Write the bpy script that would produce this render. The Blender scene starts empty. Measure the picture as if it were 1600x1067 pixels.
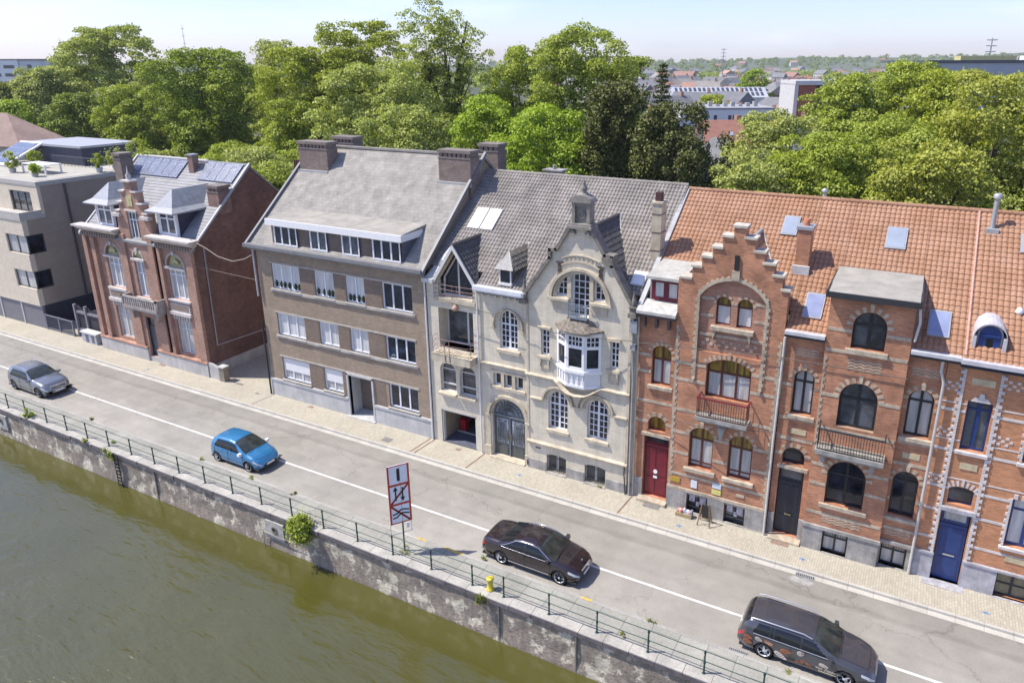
import bpy, math, random
import numpy as np
from mathutils import Vector, Matrix
from mathutils.geometry import tessellate_polygon
random.seed(7); RNG = np.random.default_rng(7)
PI = math.pi
scene = bpy.context.scene
COL = scene.collection

# ------------------------------------------------------------------ helpers
ORG = {}
def tag(o, label=None, cat=None, group=None, kind=None):
    if label: o['label'] = label
    if cat: o['category'] = cat
    if group: o['group'] = group
    if kind: o['kind'] = kind
    return o
def thing(name, loc, label, cat, group=None, rz=0.0):
    o = bpy.data.objects.new(name, None); COL.objects.link(o)
    o.empty_display_size = .3
    o.location = loc; o.rotation_euler = (0, 0, rz)
    # meshes under an unrotated thing are given in world metres; under a rotated one in its own frame
    ORG[o] = Vector((0, 0, 0)) if rz else Vector(loc)
    return tag(o, label, cat, group)
def org(p):
    return ORG.get(p, Vector((0, 0, 0))) if p is not None else Vector((0, 0, 0))
def copy_tree(o, parent=None):
    c = o.copy(); COL.objects.link(c); c.parent = parent
    for ch in o.children: copy_tree(ch, c)
    return c

class MB:
    def __init__(s): s.v = []; s.f = []; s.m = []; s.sm = []
    def add(s, vs, fs, m=0, sm=False):
        b = len(s.v); s.v += [tuple(v) for v in vs]
        for f in fs: s.f.append([b + i for i in f]); s.m.append(m); s.sm.append(sm)
        return s
    def box(s, x0, x1, y0, y1, z0, z1, m=0):
        v = [(x0,y0,z0),(x1,y0,z0),(x1,y1,z0),(x0,y1,z0),(x0,y0,z1),(x1,y0,z1),(x1,y1,z1),(x0,y1,z1)]
        return s.add(v, [(0,3,2,1),(4,5,6,7),(0,1,5,4),(1,2,6,5),(2,3,7,6),(3,0,4,7)], m)
    def hexa(s, v, m=0):
        return s.add(v, [(0,3,2,1),(4,5,6,7),(0,1,5,4),(1,2,6,5),(2,3,7,6),(3,0,4,7)], m)
    def quad(s, a, b, c, d, m=0): return s.add([a,b,c,d], [(0,1,2,3)], m)
    def poly(s, vs, m=0): return s.add(vs, [tuple(range(len(vs)))], m)
    def prism(s, pts, y0, y1, m=0, m2=None):
        """pts = (x,z) outline counter-clockwise seen from -y; solid from y0 (front) to y1"""
        n = len(pts); v = [(x,y0,z) for x,z in pts] + [(x,y1,z) for x,z in pts]
        t = tessellate_polygon([[Vector((x,z,0)) for x,z in pts]])
        fs = []
        for a in t:
            p = [pts[i] for i in a]
            cr = (p[1][0]-p[0][0])*(p[2][1]-p[0][1]) - (p[1][1]-p[0][1])*(p[2][0]-p[0][0])
            a = a if cr > 0 else a[::-1]
            fs.append(tuple(a)); fs.append(tuple(n+i for i in a[::-1]))
        s.add(v, fs, m)
        s.add(v, [(i, i+n, (i+1)%n+n, (i+1)%n) for i in range(n)], m if m2 is None else m2)
        return s
    def tube(s, path, r, n=6, m=0, r2=None, sm=True):
        P = [Vector(p) for p in path]; rings = []
        for i, p in enumerate(P):
            d = (P[min(i+1, len(P)-1)] - P[max(i-1, 0)]).normalized()
            a = Vector((0,0,1)) if abs(d.z) < .9 else Vector((1,0,0))
            u = d.cross(a).normalized(); w = d.cross(u)
            rr = r if r2 is None else r + (r2-r)*i/(len(P)-1)
            rings.append([p + (u*math.cos(2*PI*k/n) + w*math.sin(2*PI*k/n))*rr for k in range(n)])
        v = [q for R_ in rings for q in R_]; fs = []
        for i in range(len(P)-1):
            for k in range(n):
                fs.append((i*n+k, i*n+(k+1)%n, (i+1)*n+(k+1)%n, (i+1)*n+k))
        s.add(v, fs, m, sm)
        return s.add(v, [tuple(range(n))[::-1], tuple((len(P)-1)*n+k for k in range(n))], m)
    def lathe(s, prof, cx, cy, z0=0, n=12, m=0, sm=True):
        v = []; fs = []
        for r, z in prof:
            for k in range(n): v.append((cx+r*math.cos(2*PI*k/n), cy+r*math.sin(2*PI*k/n), z0+z))
        for i in range(len(prof)-1):
            for k in range(n): fs.append((i*n+k, i*n+(k+1)%n, (i+1)*n+(k+1)%n, (i+1)*n+k))
        s.add(v, fs, m, sm)
        return s.add(v, [tuple(range(n))[::-1], tuple((len(prof)-1)*n+k for k in range(n))], m)
    def ring(s, cx, cz, r0, r1, a0, a1, y0, y1, n=16, m=0, rz=1.0):
        """arched band in the facade plane, angles in degrees"""
        pts = []
        for k in range(n+1):
            a = math.radians(a0+(a1-a0)*k/n); pts.append((cx+r1*math.cos(a), cz+r1*rz*math.sin(a)))
        inn = []
        for k in range(n+1):
            a = math.radians(a0+(a1-a0)*k/n); inn.append((cx+r0*math.cos(a), cz+r0*rz*math.sin(a)))
        for k in range(n):
            q = [inn[k], pts[k], pts[k+1], inn[k+1]]
            v = [(x,y0,z) for x,z in q] + [(x,y1,z) for x,z in q]
            s.add(v, [(0,1,2,3),(1,5,6,2),(3,7,4,0)] + ([(0,4,5,1)] if k == 0 else []) + ([(2,6,7,3)] if k == n-1 else []), m)
        return s
    def build(s, name, mat, parent=None, smooth=False, label=None):
        me = bpy.data.meshes.new(name); o0 = org(parent)
        me.from_pydata([(x-o0.x, y-o0.y, z-o0.z) for x,y,z in s.v], [], s.f)
        for mm in (mat if isinstance(mat, (list, tuple)) else [mat]): me.materials.append(mm)
        me.polygons.foreach_set('material_index', s.m)
        me.polygons.foreach_set('use_smooth', [True]*len(s.f) if smooth else s.sm)
        me.update()
        o = bpy.data.objects.new(name, me); COL.objects.link(o)
        if parent is not None: o.parent = parent; ORG[o] = o0
        else: ORG[o] = Vector((0,0,0))
        if label: o['label'] = label
        return o

# ------------------------------------------------------------------ materials
MATS = {}
def M(name, col, rough=.8, n=(3.0, .12), n2=None, brick=None, bump=0.0, bscale=40., metal=0., spec=.5, coat=0., streak=0., plane='wall', col2=None, nz=1.0):
    if name in MATS: return MATS[name]
    m = bpy.data.materials.new(name); m.use_nodes = True
    nt = m.node_tree; N = nt.nodes; L = nt.links; b = N['Principled BSDF']
    b.inputs['Roughness'].default_value = rough; b.inputs['Metallic'].default_value = metal
    b.inputs['Specular IOR Level'].default_value = spec; b.inputs['Coat Weight'].default_value = coat
    tc = N.new('ShaderNodeTexCoord'); src = tc.outputs['Object']
    def mix(a, bb, fac, mode='MULTIPLY'):
        x = N.new('ShaderNodeMix'); x.data_type = 'RGBA'; x.blend_type = mode
        if isinstance(fac, float): x.inputs[0].default_value = fac
        else: L.new(fac, x.inputs[0])
        for s_, q in ((a, 6), (bb, 7)):
            if isinstance(s_, tuple): x.inputs[q].default_value = (*s_, 1)
            else: L.new(s_, x.inputs[q])
        return x.outputs[2]
    def ramp(v, lo, hi, c0, c1):
        r = N.new('ShaderNodeMapRange'); L.new(v, r.inputs[0])
        r.inputs[1].default_value = lo; r.inputs[2].default_value = hi; r.inputs[3].default_value = c0; r.inputs[4].default_value = c1
        return r.outputs[0]
    def noise(scale, sx=1, sy=1, sz=1, det=5, ro=.55):
        mp = N.new('ShaderNodeMapping'); L.new(src, mp.inputs[0]); mp.inputs['Scale'].default_value = (sx, sy, sz)
        t = N.new('ShaderNodeTexNoise'); L.new(mp.outputs[0], t.inputs[0]); t.inputs['Scale'].default_value = scale
        t.inputs['Detail'].default_value = det; t.inputs['Roughness'].default_value = ro
        return t.outputs[0]
    out = tuple(col); bh = None
    if col2 is not None:
        out = mix(tuple(col), tuple(col2), ramp(noise(.9, 1, 1, .6), .42, .6, 0, 1), 'MIX')
    if brick:
        sx = N.new('ShaderNodeSeparateXYZ'); L.new(src, sx.inputs[0])
        cb = N.new('ShaderNodeCombineXYZ')
        if plane == 'wall':
            ad = N.new('ShaderNodeMath'); ad.operation = 'ADD'; L.new(sx.outputs[0], ad.inputs[0]); L.new(sx.outputs[1], ad.inputs[1])
            L.new(ad.outputs[0], cb.inputs[0]); L.new(sx.outputs[2], cb.inputs[1])
        elif plane == 'ground':
            L.new(sx.outputs[1], cb.inputs[0]); L.new(sx.outputs[0], cb.inputs[1])
        else:
            L.new(sx.outputs[0], cb.inputs[0]); L.new(sx.outputs[1], cb.inputs[1])
        t = N.new('ShaderNodeTexBrick'); L.new(cb.outputs[0], t.inputs[0]); t.inputs['Scale'].default_value = 1
        bw, bhh, mc, ms = brick[:4]; var = brick[4] if len(brick) > 4 else .14
        t.inputs['Brick Width'].default_value = bw; t.inputs['Row Height'].default_value = bhh
        t.inputs['Mortar Size'].default_value = ms; t.inputs['Mortar Smooth'].default_value = .3
        t.inputs['Bias'].default_value = 0
        base = out if isinstance(out, tuple) else tuple(col)
        t.inputs['Color1'].default_value = (*[c*(1+var) for c in base], 1)
        t.inputs['Color2'].default_value = (*[c*(1-var) for c in base], 1)
        t.inputs['Mortar'].default_value = (*mc, 1)
        if not isinstance(out, tuple):
            k = mix((1,1,1), tuple(c2/max(c1,.001) for c1, c2 in zip(col, col2)), ramp(noise(.9, 1, 1, .6), .42, .6, 0, 1), 'MIX')
            out = mix(t.outputs[0], k, 1.0)
        else: out = t.outputs[0]
        bh = t.outputs['Fac']
    for nn in (n, n2):
        if nn:
            out = mix(out, _gray(N, L, ramp(noise(nn[0], 1, 1, nz), .28, .72, 1-nn[1]*1.6, 1+nn[1]*1.1)), 1.0)
    if streak:
        sx_ = _gray(N, L, ramp(noise(1.0, 3.2, 3.2, .22, 6, .65), .45, .75, 1, 1-streak)); out = mix(out, sx_, 1.0)
    if isinstance(out, tuple): b.inputs['Base Color'].default_value = (*out, 1)
    else: L.new(out, b.inputs['Base Color'])
    if bump or bh:
        bp = N.new('ShaderNodeBump'); bp.inputs['Distance'].default_value = .02; bp.inputs['Strength'].default_value = .5
        if bh is not None:
            inv = N.new('ShaderNodeMath'); inv.operation = 'MULTIPLY_ADD'; L.new(bh, inv.inputs[0]); inv.inputs[1].default_value = -.4
            L.new(noise(bscale), inv.inputs[2]); L.new(inv.outputs[0], bp.inputs['Height'])
        else: L.new(noise(bscale), bp.inputs['Height']); bp.inputs['Distance'].default_value = bump
        L.new(bp.outputs[0], b.inputs['Normal'])
    MATS[name] = m; return m
def _gray(N, L, v):
    c = N.new('ShaderNodeCombineColor')
    for i in range(3): L.new(v, c.inputs[i])
    return c.outputs[0]

def glass(name, col, rough=.06, curtain=None, vert=9.0):
    """window glass with what stands behind it (room or net curtain) in its colour"""
    if name in MATS: return MATS[name]
    m = bpy.data.materials.new(name); m.use_nodes = True; N = m.node_tree.nodes; L = m.node_tree.links; b = N['Principled BSDF']
    tc = N.new('ShaderNodeTexCoord'); mp = N.new('ShaderNodeMapping'); L.new(tc.outputs['Object'], mp.inputs[0])
    mp.inputs['Scale'].default_value = (1, 1, .10 if curtain else 1)
    t = N.new('ShaderNodeTexNoise'); t.inputs['Scale'].default_value = vert if curtain else 1.3; t.inputs['Detail'].default_value = 3
    L.new(mp.outputs[0], t.inputs[0])
    r = N.new('ShaderNodeMapRange'); L.new(t.outputs[0], r.inputs[0]); r.inputs[1].default_value = .35; r.inputs[2].default_value = .65
    x = N.new('ShaderNodeMix'); x.data_type = 'RGBA'; L.new(r.outputs[0], x.inputs[0])
    x.inputs[6].default_value = (*[c*.55 for c in col], 1); x.inputs[7].default_value = (*(curtain or [c*2.6+.006 for c in col]), 1)
    L.new(x.outputs[2], b.inputs['Base Color'])
    b.inputs['Roughness'].default_value = rough if not curtain else .35
    b.inputs['Specular IOR Level'].default_value = .5
    b.inputs['Coat Weight'].default_value = .5 if name!='dark_glass' else .25; b.inputs['Coat Roughness'].default_value = .03
    MATS[name] = m; return m

cream = M('cream_glazed_brick', (.68,.62,.495), .5, (1.2,.08), (14,.05), (.42,.095,(.55,.48,.36),.006,.05), streak=.20)
creamb = M('cream_brick_garage', (.70,.63,.50), .65, (1.5,.08), None, (.24,.075,(.5,.46,.38),.008,.08), streak=.08)
stone = M('weathered_cream_stone', (.56,.49,.37), .8, (2.5,.16), (25,.08), streak=.28, bump=.01)
dstone = M('dark_weathered_stone', (.21,.19,.165), .9, (3,.25), (20,.12), bump=.01)
white = M('white_paint', (.80,.80,.80), .45, (6,.03))
upvc = M('white_window_plastic', (.78,.80,.84), .35, (6,.02))
greyfr = M('light_grey_frame', (.60,.60,.58), .45, (6,.03))
apt = M('brown_brick_apartment', (.33,.245,.165), .9, (.8,.10), None, (.22,.075,(.30,.26,.22),.010,.16), streak=.08)
aptpl = M('pale_stone_band', (.44,.41,.36), .8, (2,.12), streak=.15)
concrete = M('pale_concrete', (.50,.50,.49), .85, (1.2,.12), (12,.06), streak=.18)
villab = M('villa_red_brick', (.42,.235,.165), .85, (1.0,.12), None, (.21,.07,(.32,.24,.20),.009,.18), streak=.1)
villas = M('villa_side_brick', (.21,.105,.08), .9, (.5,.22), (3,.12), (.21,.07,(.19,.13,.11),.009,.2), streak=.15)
moderns = M('modern_light_brick', (.72,.625,.48), .85, (1.2,.05), None, (.3,.06,(.42,.39,.35),.006,.07))
moderng = M('modern_grey_panel', (.17,.17,.19), .6, (2,.06))
modernd = M('modern_dark_navy', (.035,.038,.06), .5, (2,.15))
orange = M('orange_brick', (.46,.195,.10), .85, (1.1,.22), None, (.21,.07,(.40,.27,.19),.009,.2), streak=.12)
orange2 = M('warm_orange_brick', (.53,.225,.10), .8, (1.1,.12), None, (.21,.07,(.42,.27,.18),.009,.18), streak=.08)
ob3 = M('brown_orange_brick', (.40,.185,.115), .8, (1.1,.14), None, (.21,.07,(.36,.26,.2),.009,.2), streak=.12)
creamst = M('cream_band_stone', (.48,.405,.305), .85, (3,.20), (14,.10), streak=.28)
bluest = M('grey_blue_stone', (.36,.345,.325), .85, (2.2,.22), (18,.12), streak=.35)
whitest = M('pale_lilac_stone', (.60,.56,.54), .75, (3,.12), streak=.2)
tilegrey = M('grey_roof_tile', (.245,.222,.198), .85, (1.0,.14), (9,.14), streak=.0, col2=(.30,.272,.242))
tiledark = M('dark_roof_tile', (.10,.095,.095), .7, (2.0,.18), (9,.2))
tileor = M('orange_roof_tile', (.335,.18,.105), .9, (.9,.08), (10,.12), col2=(.375,.215,.135))
slate = M('slate_roof', (.20,.21,.235), .6, (1.5,.14), (8,.1), (.3,.2,(.13,.14,.16),.008,.1), plane='xy')
aptroof = M('fibre_cement_roof', (.315,.295,.265), .95, (1.3,.16), (24,.16), (.30,.19,(.235,.22,.195),.008,.07), plane='xy', streak=.18)
lead = M('lead_flashing', (.33,.34,.36), .55, (3,.12), metal=.2)
zinc = M('zinc_gutter', (.40,.41,.42), .5, (3,.1), metal=.3)
felt = M('roof_felt', (.33,.31,.27), .95, (1.6,.14), (20,.06))
blackp = M('black_paint', (.02,.021,.024), .4, (5,.2))
iron = M('iron_grille', (.035,.04,.045), .45, (5,.2))
irong = M('grey_iron', (.13,.15,.17), .45, (5,.2))
redp = M('dark_red_paint', (.17,.014,.028), .35, (4,.12))
bluep = M('blue_paint', (.018,.045,.17), .35, (4,.12))
navy = M('navy_paint', (.012,.018,.035), .35, (4,.12))
brownp = M('brown_red_frame', (.10,.028,.022), .4, (5,.1))
greenp = M('green_rail_paint', (.012,.055,.045), .45, (8,.25))
rust = M('rusty_rail', (.30,.20,.19), .7, (8,.2))
rustc = M('rusty_channel', (.20,.12,.08), .85, (8,.3))
terra = M('terracotta', (.45,.17,.09), .8, (5,.15))
chbrick = M('chimney_brown_brick', (.22,.165,.14), .9, (2,.12), None, (.21,.07,(.2,.17,.15),.009,.2))
wood = M('brown_wood', (.22,.15,.09), .7, (8,.2))
gdark = glass('dark_glass', (.010,.012,.018))
gmid = glass('grey_glass', (.040,.044,.05))
gcurt = glass('curtained_glass', (.62,.62,.60), curtain=(.52,.52,.50), vert=6)
gcurt2 = glass('net_curtain_glass', (.85,.85,.84), curtain=(.66,.66,.65), vert=4)
gamber = glass('amber_glass', (.16,.09,.01), curtain=(.36,.23,.02), vert=7)
gsky = M('skylight_glass', (.30,.34,.40), .12, (2,.06), coat=1.0)
gskyw = M('skylight_blind', (.72,.75,.77), .3, (2,.06), coat=1.0)
gskyb = M('skylight_blue', (.26,.30,.46), .10, (1.2,.15), coat=1.0)
solar = M('solar_panel', (.13,.15,.21), .22, (1.2,.05), None, (.5,.8,(.30,.32,.38),.012,.03), plane='xy', coat=.3)

# ------------------------------------------------------------------ openings
class Op:
    def __init__(s, x0, x1, z0, z1, kind='r', rise=0., n=12):
        s.x0, s.x1, s.z0, s.z1, s.kind = x0, x1, z0, z1, kind
        s.rise = (x1-x0)/2 if kind == 'a' else (rise if kind == 's' else 0.)
        s.n = n
    def top(s, x):
        if s.rise <= 0: return s.z1
        w = (s.x1-s.x0)/2; r = (w*w + s.rise**2)/(2*s.rise); cz = s.z1-r; dx = x-(s.x0+s.x1)/2
        return cz + math.sqrt(max(r*r-dx*dx, 0))
    def pts(s, i=0.):
        x0, x1, z0 = s.x0+i, s.x1-i, s.z0+i
        if s.rise <= 0: return [(x0,z0),(x1,z0),(x1,s.z1-i),(x0,s.z1-i)]
        w = (s.x1-s.x0)/2; r = (w*w+s.rise**2)/(2*s.rise); cz = s.z1-r; cx = (s.x0+s.x1)/2
        ri = r-i; wi = w-i; a0 = math.acos(min(1, wi/ri)); P = [(x0,z0),(x1,z0)]
        for k in range(s.n+1):
            a = a0+(PI-2*a0)*k/s.n; P.append((cx+ri*math.cos(a), cz+ri*math.sin(a)))
        return P
def facade(mb, outline, ops, y, rd=.18, m=0, thick=.35, mr=None, sides=True):
    """wall face at depth y with real openings and reveals of depth rd"""
    loops = [outline] + [o.pts() if isinstance(o, Op) else o for o in ops]
    tess = tessellate_polygon([[Vector((x,z,0)) for x,z in l] for l in loops])
    flat = [p for l in loops for p in l]
    fs = []
    for a in tess:
        p = [flat[i] for i in a]; cr = (p[1][0]-p[0][0])*(p[2][1]-p[0][1]) - (p[1][1]-p[0][1])*(p[2][0]-p[0][0])
        if abs(cr) < 1e-9: continue
        fs.append(tuple(a) if cr > 0 else tuple(a[::-1]))
    mb.add([(x,y,z) for x,z in flat], fs, m)
    for l in loops[1:]:
        k = len(l); mb.add([(x,y,z) for x,z in l]+[(x,y+rd,z) for x,z in l], [(i, (i+1)%k, (i+1)%k+k, i+k) for i in range(k)], m if mr is None else mr)
    if sides:
        l = outline; k = len(l); mb.add([(x,y,z) for x,z in l]+[(x,y+thick,z) for x,z in l], [(i, i+k, (i+1)%k+k, (i+1)%k) for i in range(k)], m)
def window(th, op, y, fm, gm, fw=.07, cols=(), rows=(), mun=.035, fd=.07, split=None, name='window', munt=None, sill=None, sm=None, upper=None, pane=True, label=None):
    """op outline at depth y: frame ring, mullions at fractions cols, bars at heights rows, pane, sill"""
    mb = MB(); P = op.pts(); Q = op.pts(fw); k = len(P)
    v = [(x,y,z) for x,z in P]+[(x,y,z) for x,z in Q]+[(x,y+fd,z) for x,z in Q]
    mb.add(v, [(i,(i+1)%k,(i+1)%k+k,i+k) for i in range(k)]+[(i+k,(i+1)%k+k,(i+1)%k+2*k,i+2*k) for i in range(k)])
    W = op.x1-op.x0
    for c in cols:
        f, w = (c if isinstance(c, tuple) else (c, mun)); x = op.x0+W*f
        zt = min(op.top(x-w/2), op.top(x+w/2))-.01
        mb.box(x-w/2, x+w/2, y+.006, y+fd-.012, op.z0+fw*.5, zt-fw*.5)
    for r in rows:
        z, w = (r if isinstance(r, tuple) else (r, mun))
        a, b = op.x0, op.x1
        if z+w/2 > op.z1-op.rise and op.rise > 0:
            xs = [op.x0+W*i/60 for i in range(61) if op.top(op.x0+W*i/60) > z+w/2]
            if not xs: continue
            a, b = xs[0], xs[-1]
        mb.box(a+fw*.5, b-fw*.5, y+.009, y+fd-.015, z-w/2, z+w/2)
    o = mb.build(name, fm, th, label=label)
    if pane:
        if split:      # glass above height split differs
            za, gu = split
            lo = [(x, z) for x, z in Op(op.x0, op.x1, op.z0, za).pts(fw*.6)]; MB().poly([(x,y+fd-.02,z) for x,z in lo]).build('pane', gm, o)
            up = [p for p in op.pts(fw*.6) if p[1] > za]; up = [(op.x0+fw*.6, za-fw*.6), (op.x1-fw*.6, za-fw*.6)]+up
            MB().poly([(x,y+fd-.02,z) for x,z in up]).build('pane', gu, o)
        else:
            MB().poly([(x,y+fd-.02,z) for x,z in op.pts(fw*.6)]).build('pane', gm, o)
    if sill:
        ex, dp, hh, yy = sill
        MB().hexa([(op.x0-ex,yy-dp,op.z0-hh),(op.x1+ex,yy-dp,op.z0-hh),(op.x1+ex,y,op.z0-hh),(op.x0-ex,y,op.z0-hh),
                   (op.x0-ex,yy-dp,op.z0-.04),(op.x1+ex,yy-dp,op.z0-.04),(op.x1+ex,y,op.z0),(op.x0-ex,y,op.z0)]).build('sill', sm or stone, o)
    return o

def tiles(mb, O, u, v, W, H, tw=.20, th=.28, amp=.058, step=.034, lo=None, hi=None, m=0, ns=6, seed=1):
    """pantiles laid on the plane O + a*u + b*v, a in 0..W, b in 0..H; lo(b), hi(b) clip each course"""
    O = Vector(O); u = Vector(u).normalized(); v = Vector(v).normalized(); n = u.cross(v).normalized()
    rows = max(1, int(round(H/th))); hh = H/rows; rr = random.Random(seed)
    for r in range(rows):
        b0, b1 = r*hh, (r+1)*hh
        l0, h0 = (lo(b0) if lo else 0), (hi(b0) if hi else W); l1, h1 = (lo(b1) if lo else 0), (hi(b1) if hi else W)
        if h0-l0 < .02 and h1-l1 < .02: continue
        k0 = int(min(l0, l1)//tw); k1 = int(max(h0, h1)//tw)+1; A = []; jit = rr.uniform(-.006, .006)
        for k in range(k0, k1+1):
            dj = rr.uniform(-.007, .007)
            for q in range(ns):
                t = q/ns; A.append(((k+t)*tw, amp*abs(math.cos(PI*(t-.5+.5)))**.75 + dj*0.5))
        V = []
        for a, h in A:
            a0 = min(max(a, l0), h0); a1 = min(max(a, l1), h1)
            V.append(O+u*a0+v*(b0+jit-.02)+n*(h*.2-.01)); V.append(O+u*a0+v*(b0+jit-.02)+n*(h+step)); V.append(O+u*a1+v*(b1+.02)+n*h)
        F_ = []
        for i in range(len(A)-1):
            if min(A[i+1][0], max(h0, h1)) - max(A[i][0], min(l0, l1)) <= 0: continue
            F_.append((3*i, 3*i+3, 3*i+4, 3*i+1)); F_.append((3*i+1, 3*i+4, 3*i+5, 3*i+2))
        mb.add(V, F_, m)
def ridge_tiles(mb, a, b, r=.11, seg=.36, m=0):
    a = Vector(a); b = Vector(b); L_ = (b-a).length; n = max(1, int(L_/seg)); d = (b-a)/n
    for i in range(n):
        mb.tube([a+d*i, a+d*(i+.97)], r*1.05, 8, m, r*.92)
def skylight(th, x0, x1, y0, y1, z0, s, gm, fm=None, fr=.06, name='skylight'):
    """roof window lying on plane z = z0 + s*y"""
    nrm = Vector((0,-s,1)).normalized(); Z = lambda y: z0+s*y
    P = [Vector((x0,y0,Z(y0))), Vector((x1,y0,Z(y0))), Vector((x1,y1,Z(y1))), Vector((x0,y1,Z(y1)))]
    up = nrm*.13
    mb = MB(); mb.hexa([*[p+nrm*.0 for p in P], *[p+up for p in P]]); o = mb.build(name, fm or lead, th)
    sl = Vector((0,y1-y0,Z(y1)-Z(y0))).normalized()
    Q = [P[0]+Vector((fr,0,0))+sl*fr, P[1]+Vector((-fr,0,0))+sl*fr, P[2]+Vector((-fr,0,0))-sl*fr*1.5, P[3]+Vector((fr,0,0))-sl*fr*1.5]
    MB().hexa([*[q+up*.9 for q in Q], *[q+up*1.08 for q in Q]]).build('pane', gm, o)
    return o
def quoin(mb, x, z0, z1, y, w0=.10, w1=.16, h=.15, side=1, m=1, d=.02):
    z = z0; k = 0
    while z < z1:
        ww = w1 if k % 2 else w0
        a, b = (x, x+ww*side) if side > 0 else (x-ww, x)
        mb.box(a, b, y-d, y+.05, z, min(z+h-.012, z1), m); z += h; k += 1
def voussoir(mb, op, y, t0=.02, t1=.26, n=15, m=1, d=.02, key=True):
    """alternating stone blocks round the head of an arched opening"""
    w = (op.x1-op.x0)/2; r = (w*w+op.rise**2)/(2*op.rise); cz = op.z1-r; cx = (op.x0+op.x1)/2; a0 = math.degrees(math.acos(min(1, w/r)))
    for k in range(0, n, 2):
        b0 = a0+(180-2*a0)*k/n; b1 = a0+(180-2*a0)*(k+1)/n
        mb.ring(cx, cz, r+t0, r+(t1 if not (key and k == n//2) else t1+.1), b0, b1, y-d-(.015 if k == n//2 else 0), y+.03, 2, m)
def gable_side(mb, x, y0, y1, z0, ze, yr, zr, m=0, zb=None):
    zb = ze if zb is None else zb
    mb.add([(x,y0,z0),(x,y1,z0),(x,y1,zb),(x,yr,zr),(x,y0,ze)], [(0,1,2,3,4)], m)
def pipe(th, pts, r=.05, mat=None, name='drainpipe'):
    return MB().tube(pts, r, 7).build(name, mat or zinc, th)
SUN_E,SKY_E,HAZE,EXPO=3.3,.10,.00013,.95
# ------------------------------------------------------------------ garage house
def roof_prism(mb, x0, x1, y0, z0, yr, zr, y1, z1, t=.12, m=0):
    """two-sided roof deck, closed"""
    P = [(y0,z0),(yr,zr),(y1,z1),(y1,z1-t),(yr,zr-t-.05),(y0,z0-t)]
    v = [(x0,y,z) for y,z in P]+[(x1,y,z) for y,z in P]
    mb.add(v, [(0,1,7,6),(1,2,8,7),(2,3,9,8),(3,4,10,9),(4,5,11,10),(5,0,6,11),(5,4,1,0),(4,3,2,1),(6,7,10,11),(7,8,9,10)], m)

gh = thing('garage_house', (1.65,0,0), 'narrow cream brick house with open garage, balcony and pointed gable window', 'house')
mb = MB()
og = Op(.57,2.96,.0,2.08); o1 = Op(.62,1.69,3.28,5.10,'a'); o2 = Op(1.95,3.02,3.28,5.10,'a')
o3 = Op(.70,2.98,5.98,8.30); o4p = [(.76,8.95),(3.04,8.95),(3.04,10.0),(1.93,11.66),(.82,10.0),(.76,9.95)]
facade(mb, [(-.04,-.3),(3.38,-.3),(3.38,9.8),(3.15,10.1),(1.93,11.78),(.70,10.0),(-.04,9.9)], [og,o1,o2,o3,o4p], 0, .28)
for l in (o3.pts(),):          # deeper reveal of the middle loggia
    k = len(l); mb.add([(x,.28,z) for x,z in l]+[(x,.85,z) for x,z in l], [(i,(i+1)%k,(i+1)%k+k,i+k) for i in range(k)])
mb.box(-.04,3.38,.36,13.4,-.3,.0); mb.box(-.04,.5,.3,9,-.2,9.7); 
mb.box(-.04,3.38,9.0,9.3,0,9.9)
mb.build('wall', creamb, gh)
mb = MB(); mb.box(.56,.60,.28,5.2,0,2.3); mb.box(2.96,3.0,.28,5.2,0,2.3); mb.box(.56,3.0,5.2,5.25,0,2.3); mb.box(.56,3.0,.28,5.2,2.15,2.25)
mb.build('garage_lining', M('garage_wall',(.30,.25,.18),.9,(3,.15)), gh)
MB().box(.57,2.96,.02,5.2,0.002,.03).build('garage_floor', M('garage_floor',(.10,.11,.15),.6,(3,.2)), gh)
MB().box(.60,.66,.05,.25,.03,2.08).box(2.87,2.93,.05,.25,.03,2.08).box(.60,2.93,.05,.25,2.0,2.07).build('garage_frame', greyfr, gh)
for o in (o1,o2):
    window(gh, o, .18, greyfr, gmid, .06, rows=[(4.62,.07),(3.72,.09)], sill=(.06,.22,.16,.0), sm=stone)
window(gh, Op(.72,2.96,6.0,8.28), .80, greyfr, gmid, .09, cols=[(.62,.12)], rows=[])
o = MB(); 
pts=[(.80,8.97),(3.0,8.97),(3.0,9.98),(1.93,11.56),(.86,9.98)]
def polywin(th, P, y, fm, gm, inset=.88, bars=()):
    cx = sum(p[0] for p in P)/len(P); cz = sum(p[1] for p in P)/len(P); Q = [(cx+(x-cx)*inset, cz+(z-cz)*inset) for x,z in P]; k=len(P)
    m_=MB(); m_.add([(x,y,z) for x,z in P]+[(x,y,z) for x,z in Q]+[(x,y+.07,z) for x,z in Q],[(i,(i+1)%k,(i+1)%k+k,i+k) for i in range(k)]+[(i+k,(i+1)%k+k,(i+1)%k+2*k,i+2*k) for i in range(k)])
    for b in bars: m_.box(*b)
    w = m_.build('window', fm, th); MB().poly([(x,y+.05,z) for x,z in Q]).build('pane', gm, w); return w
polywin(gh, pts, .44, greyfr, gdark, .90, [(1.80,1.90,.445,.50,9.0,11.2)])
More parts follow.
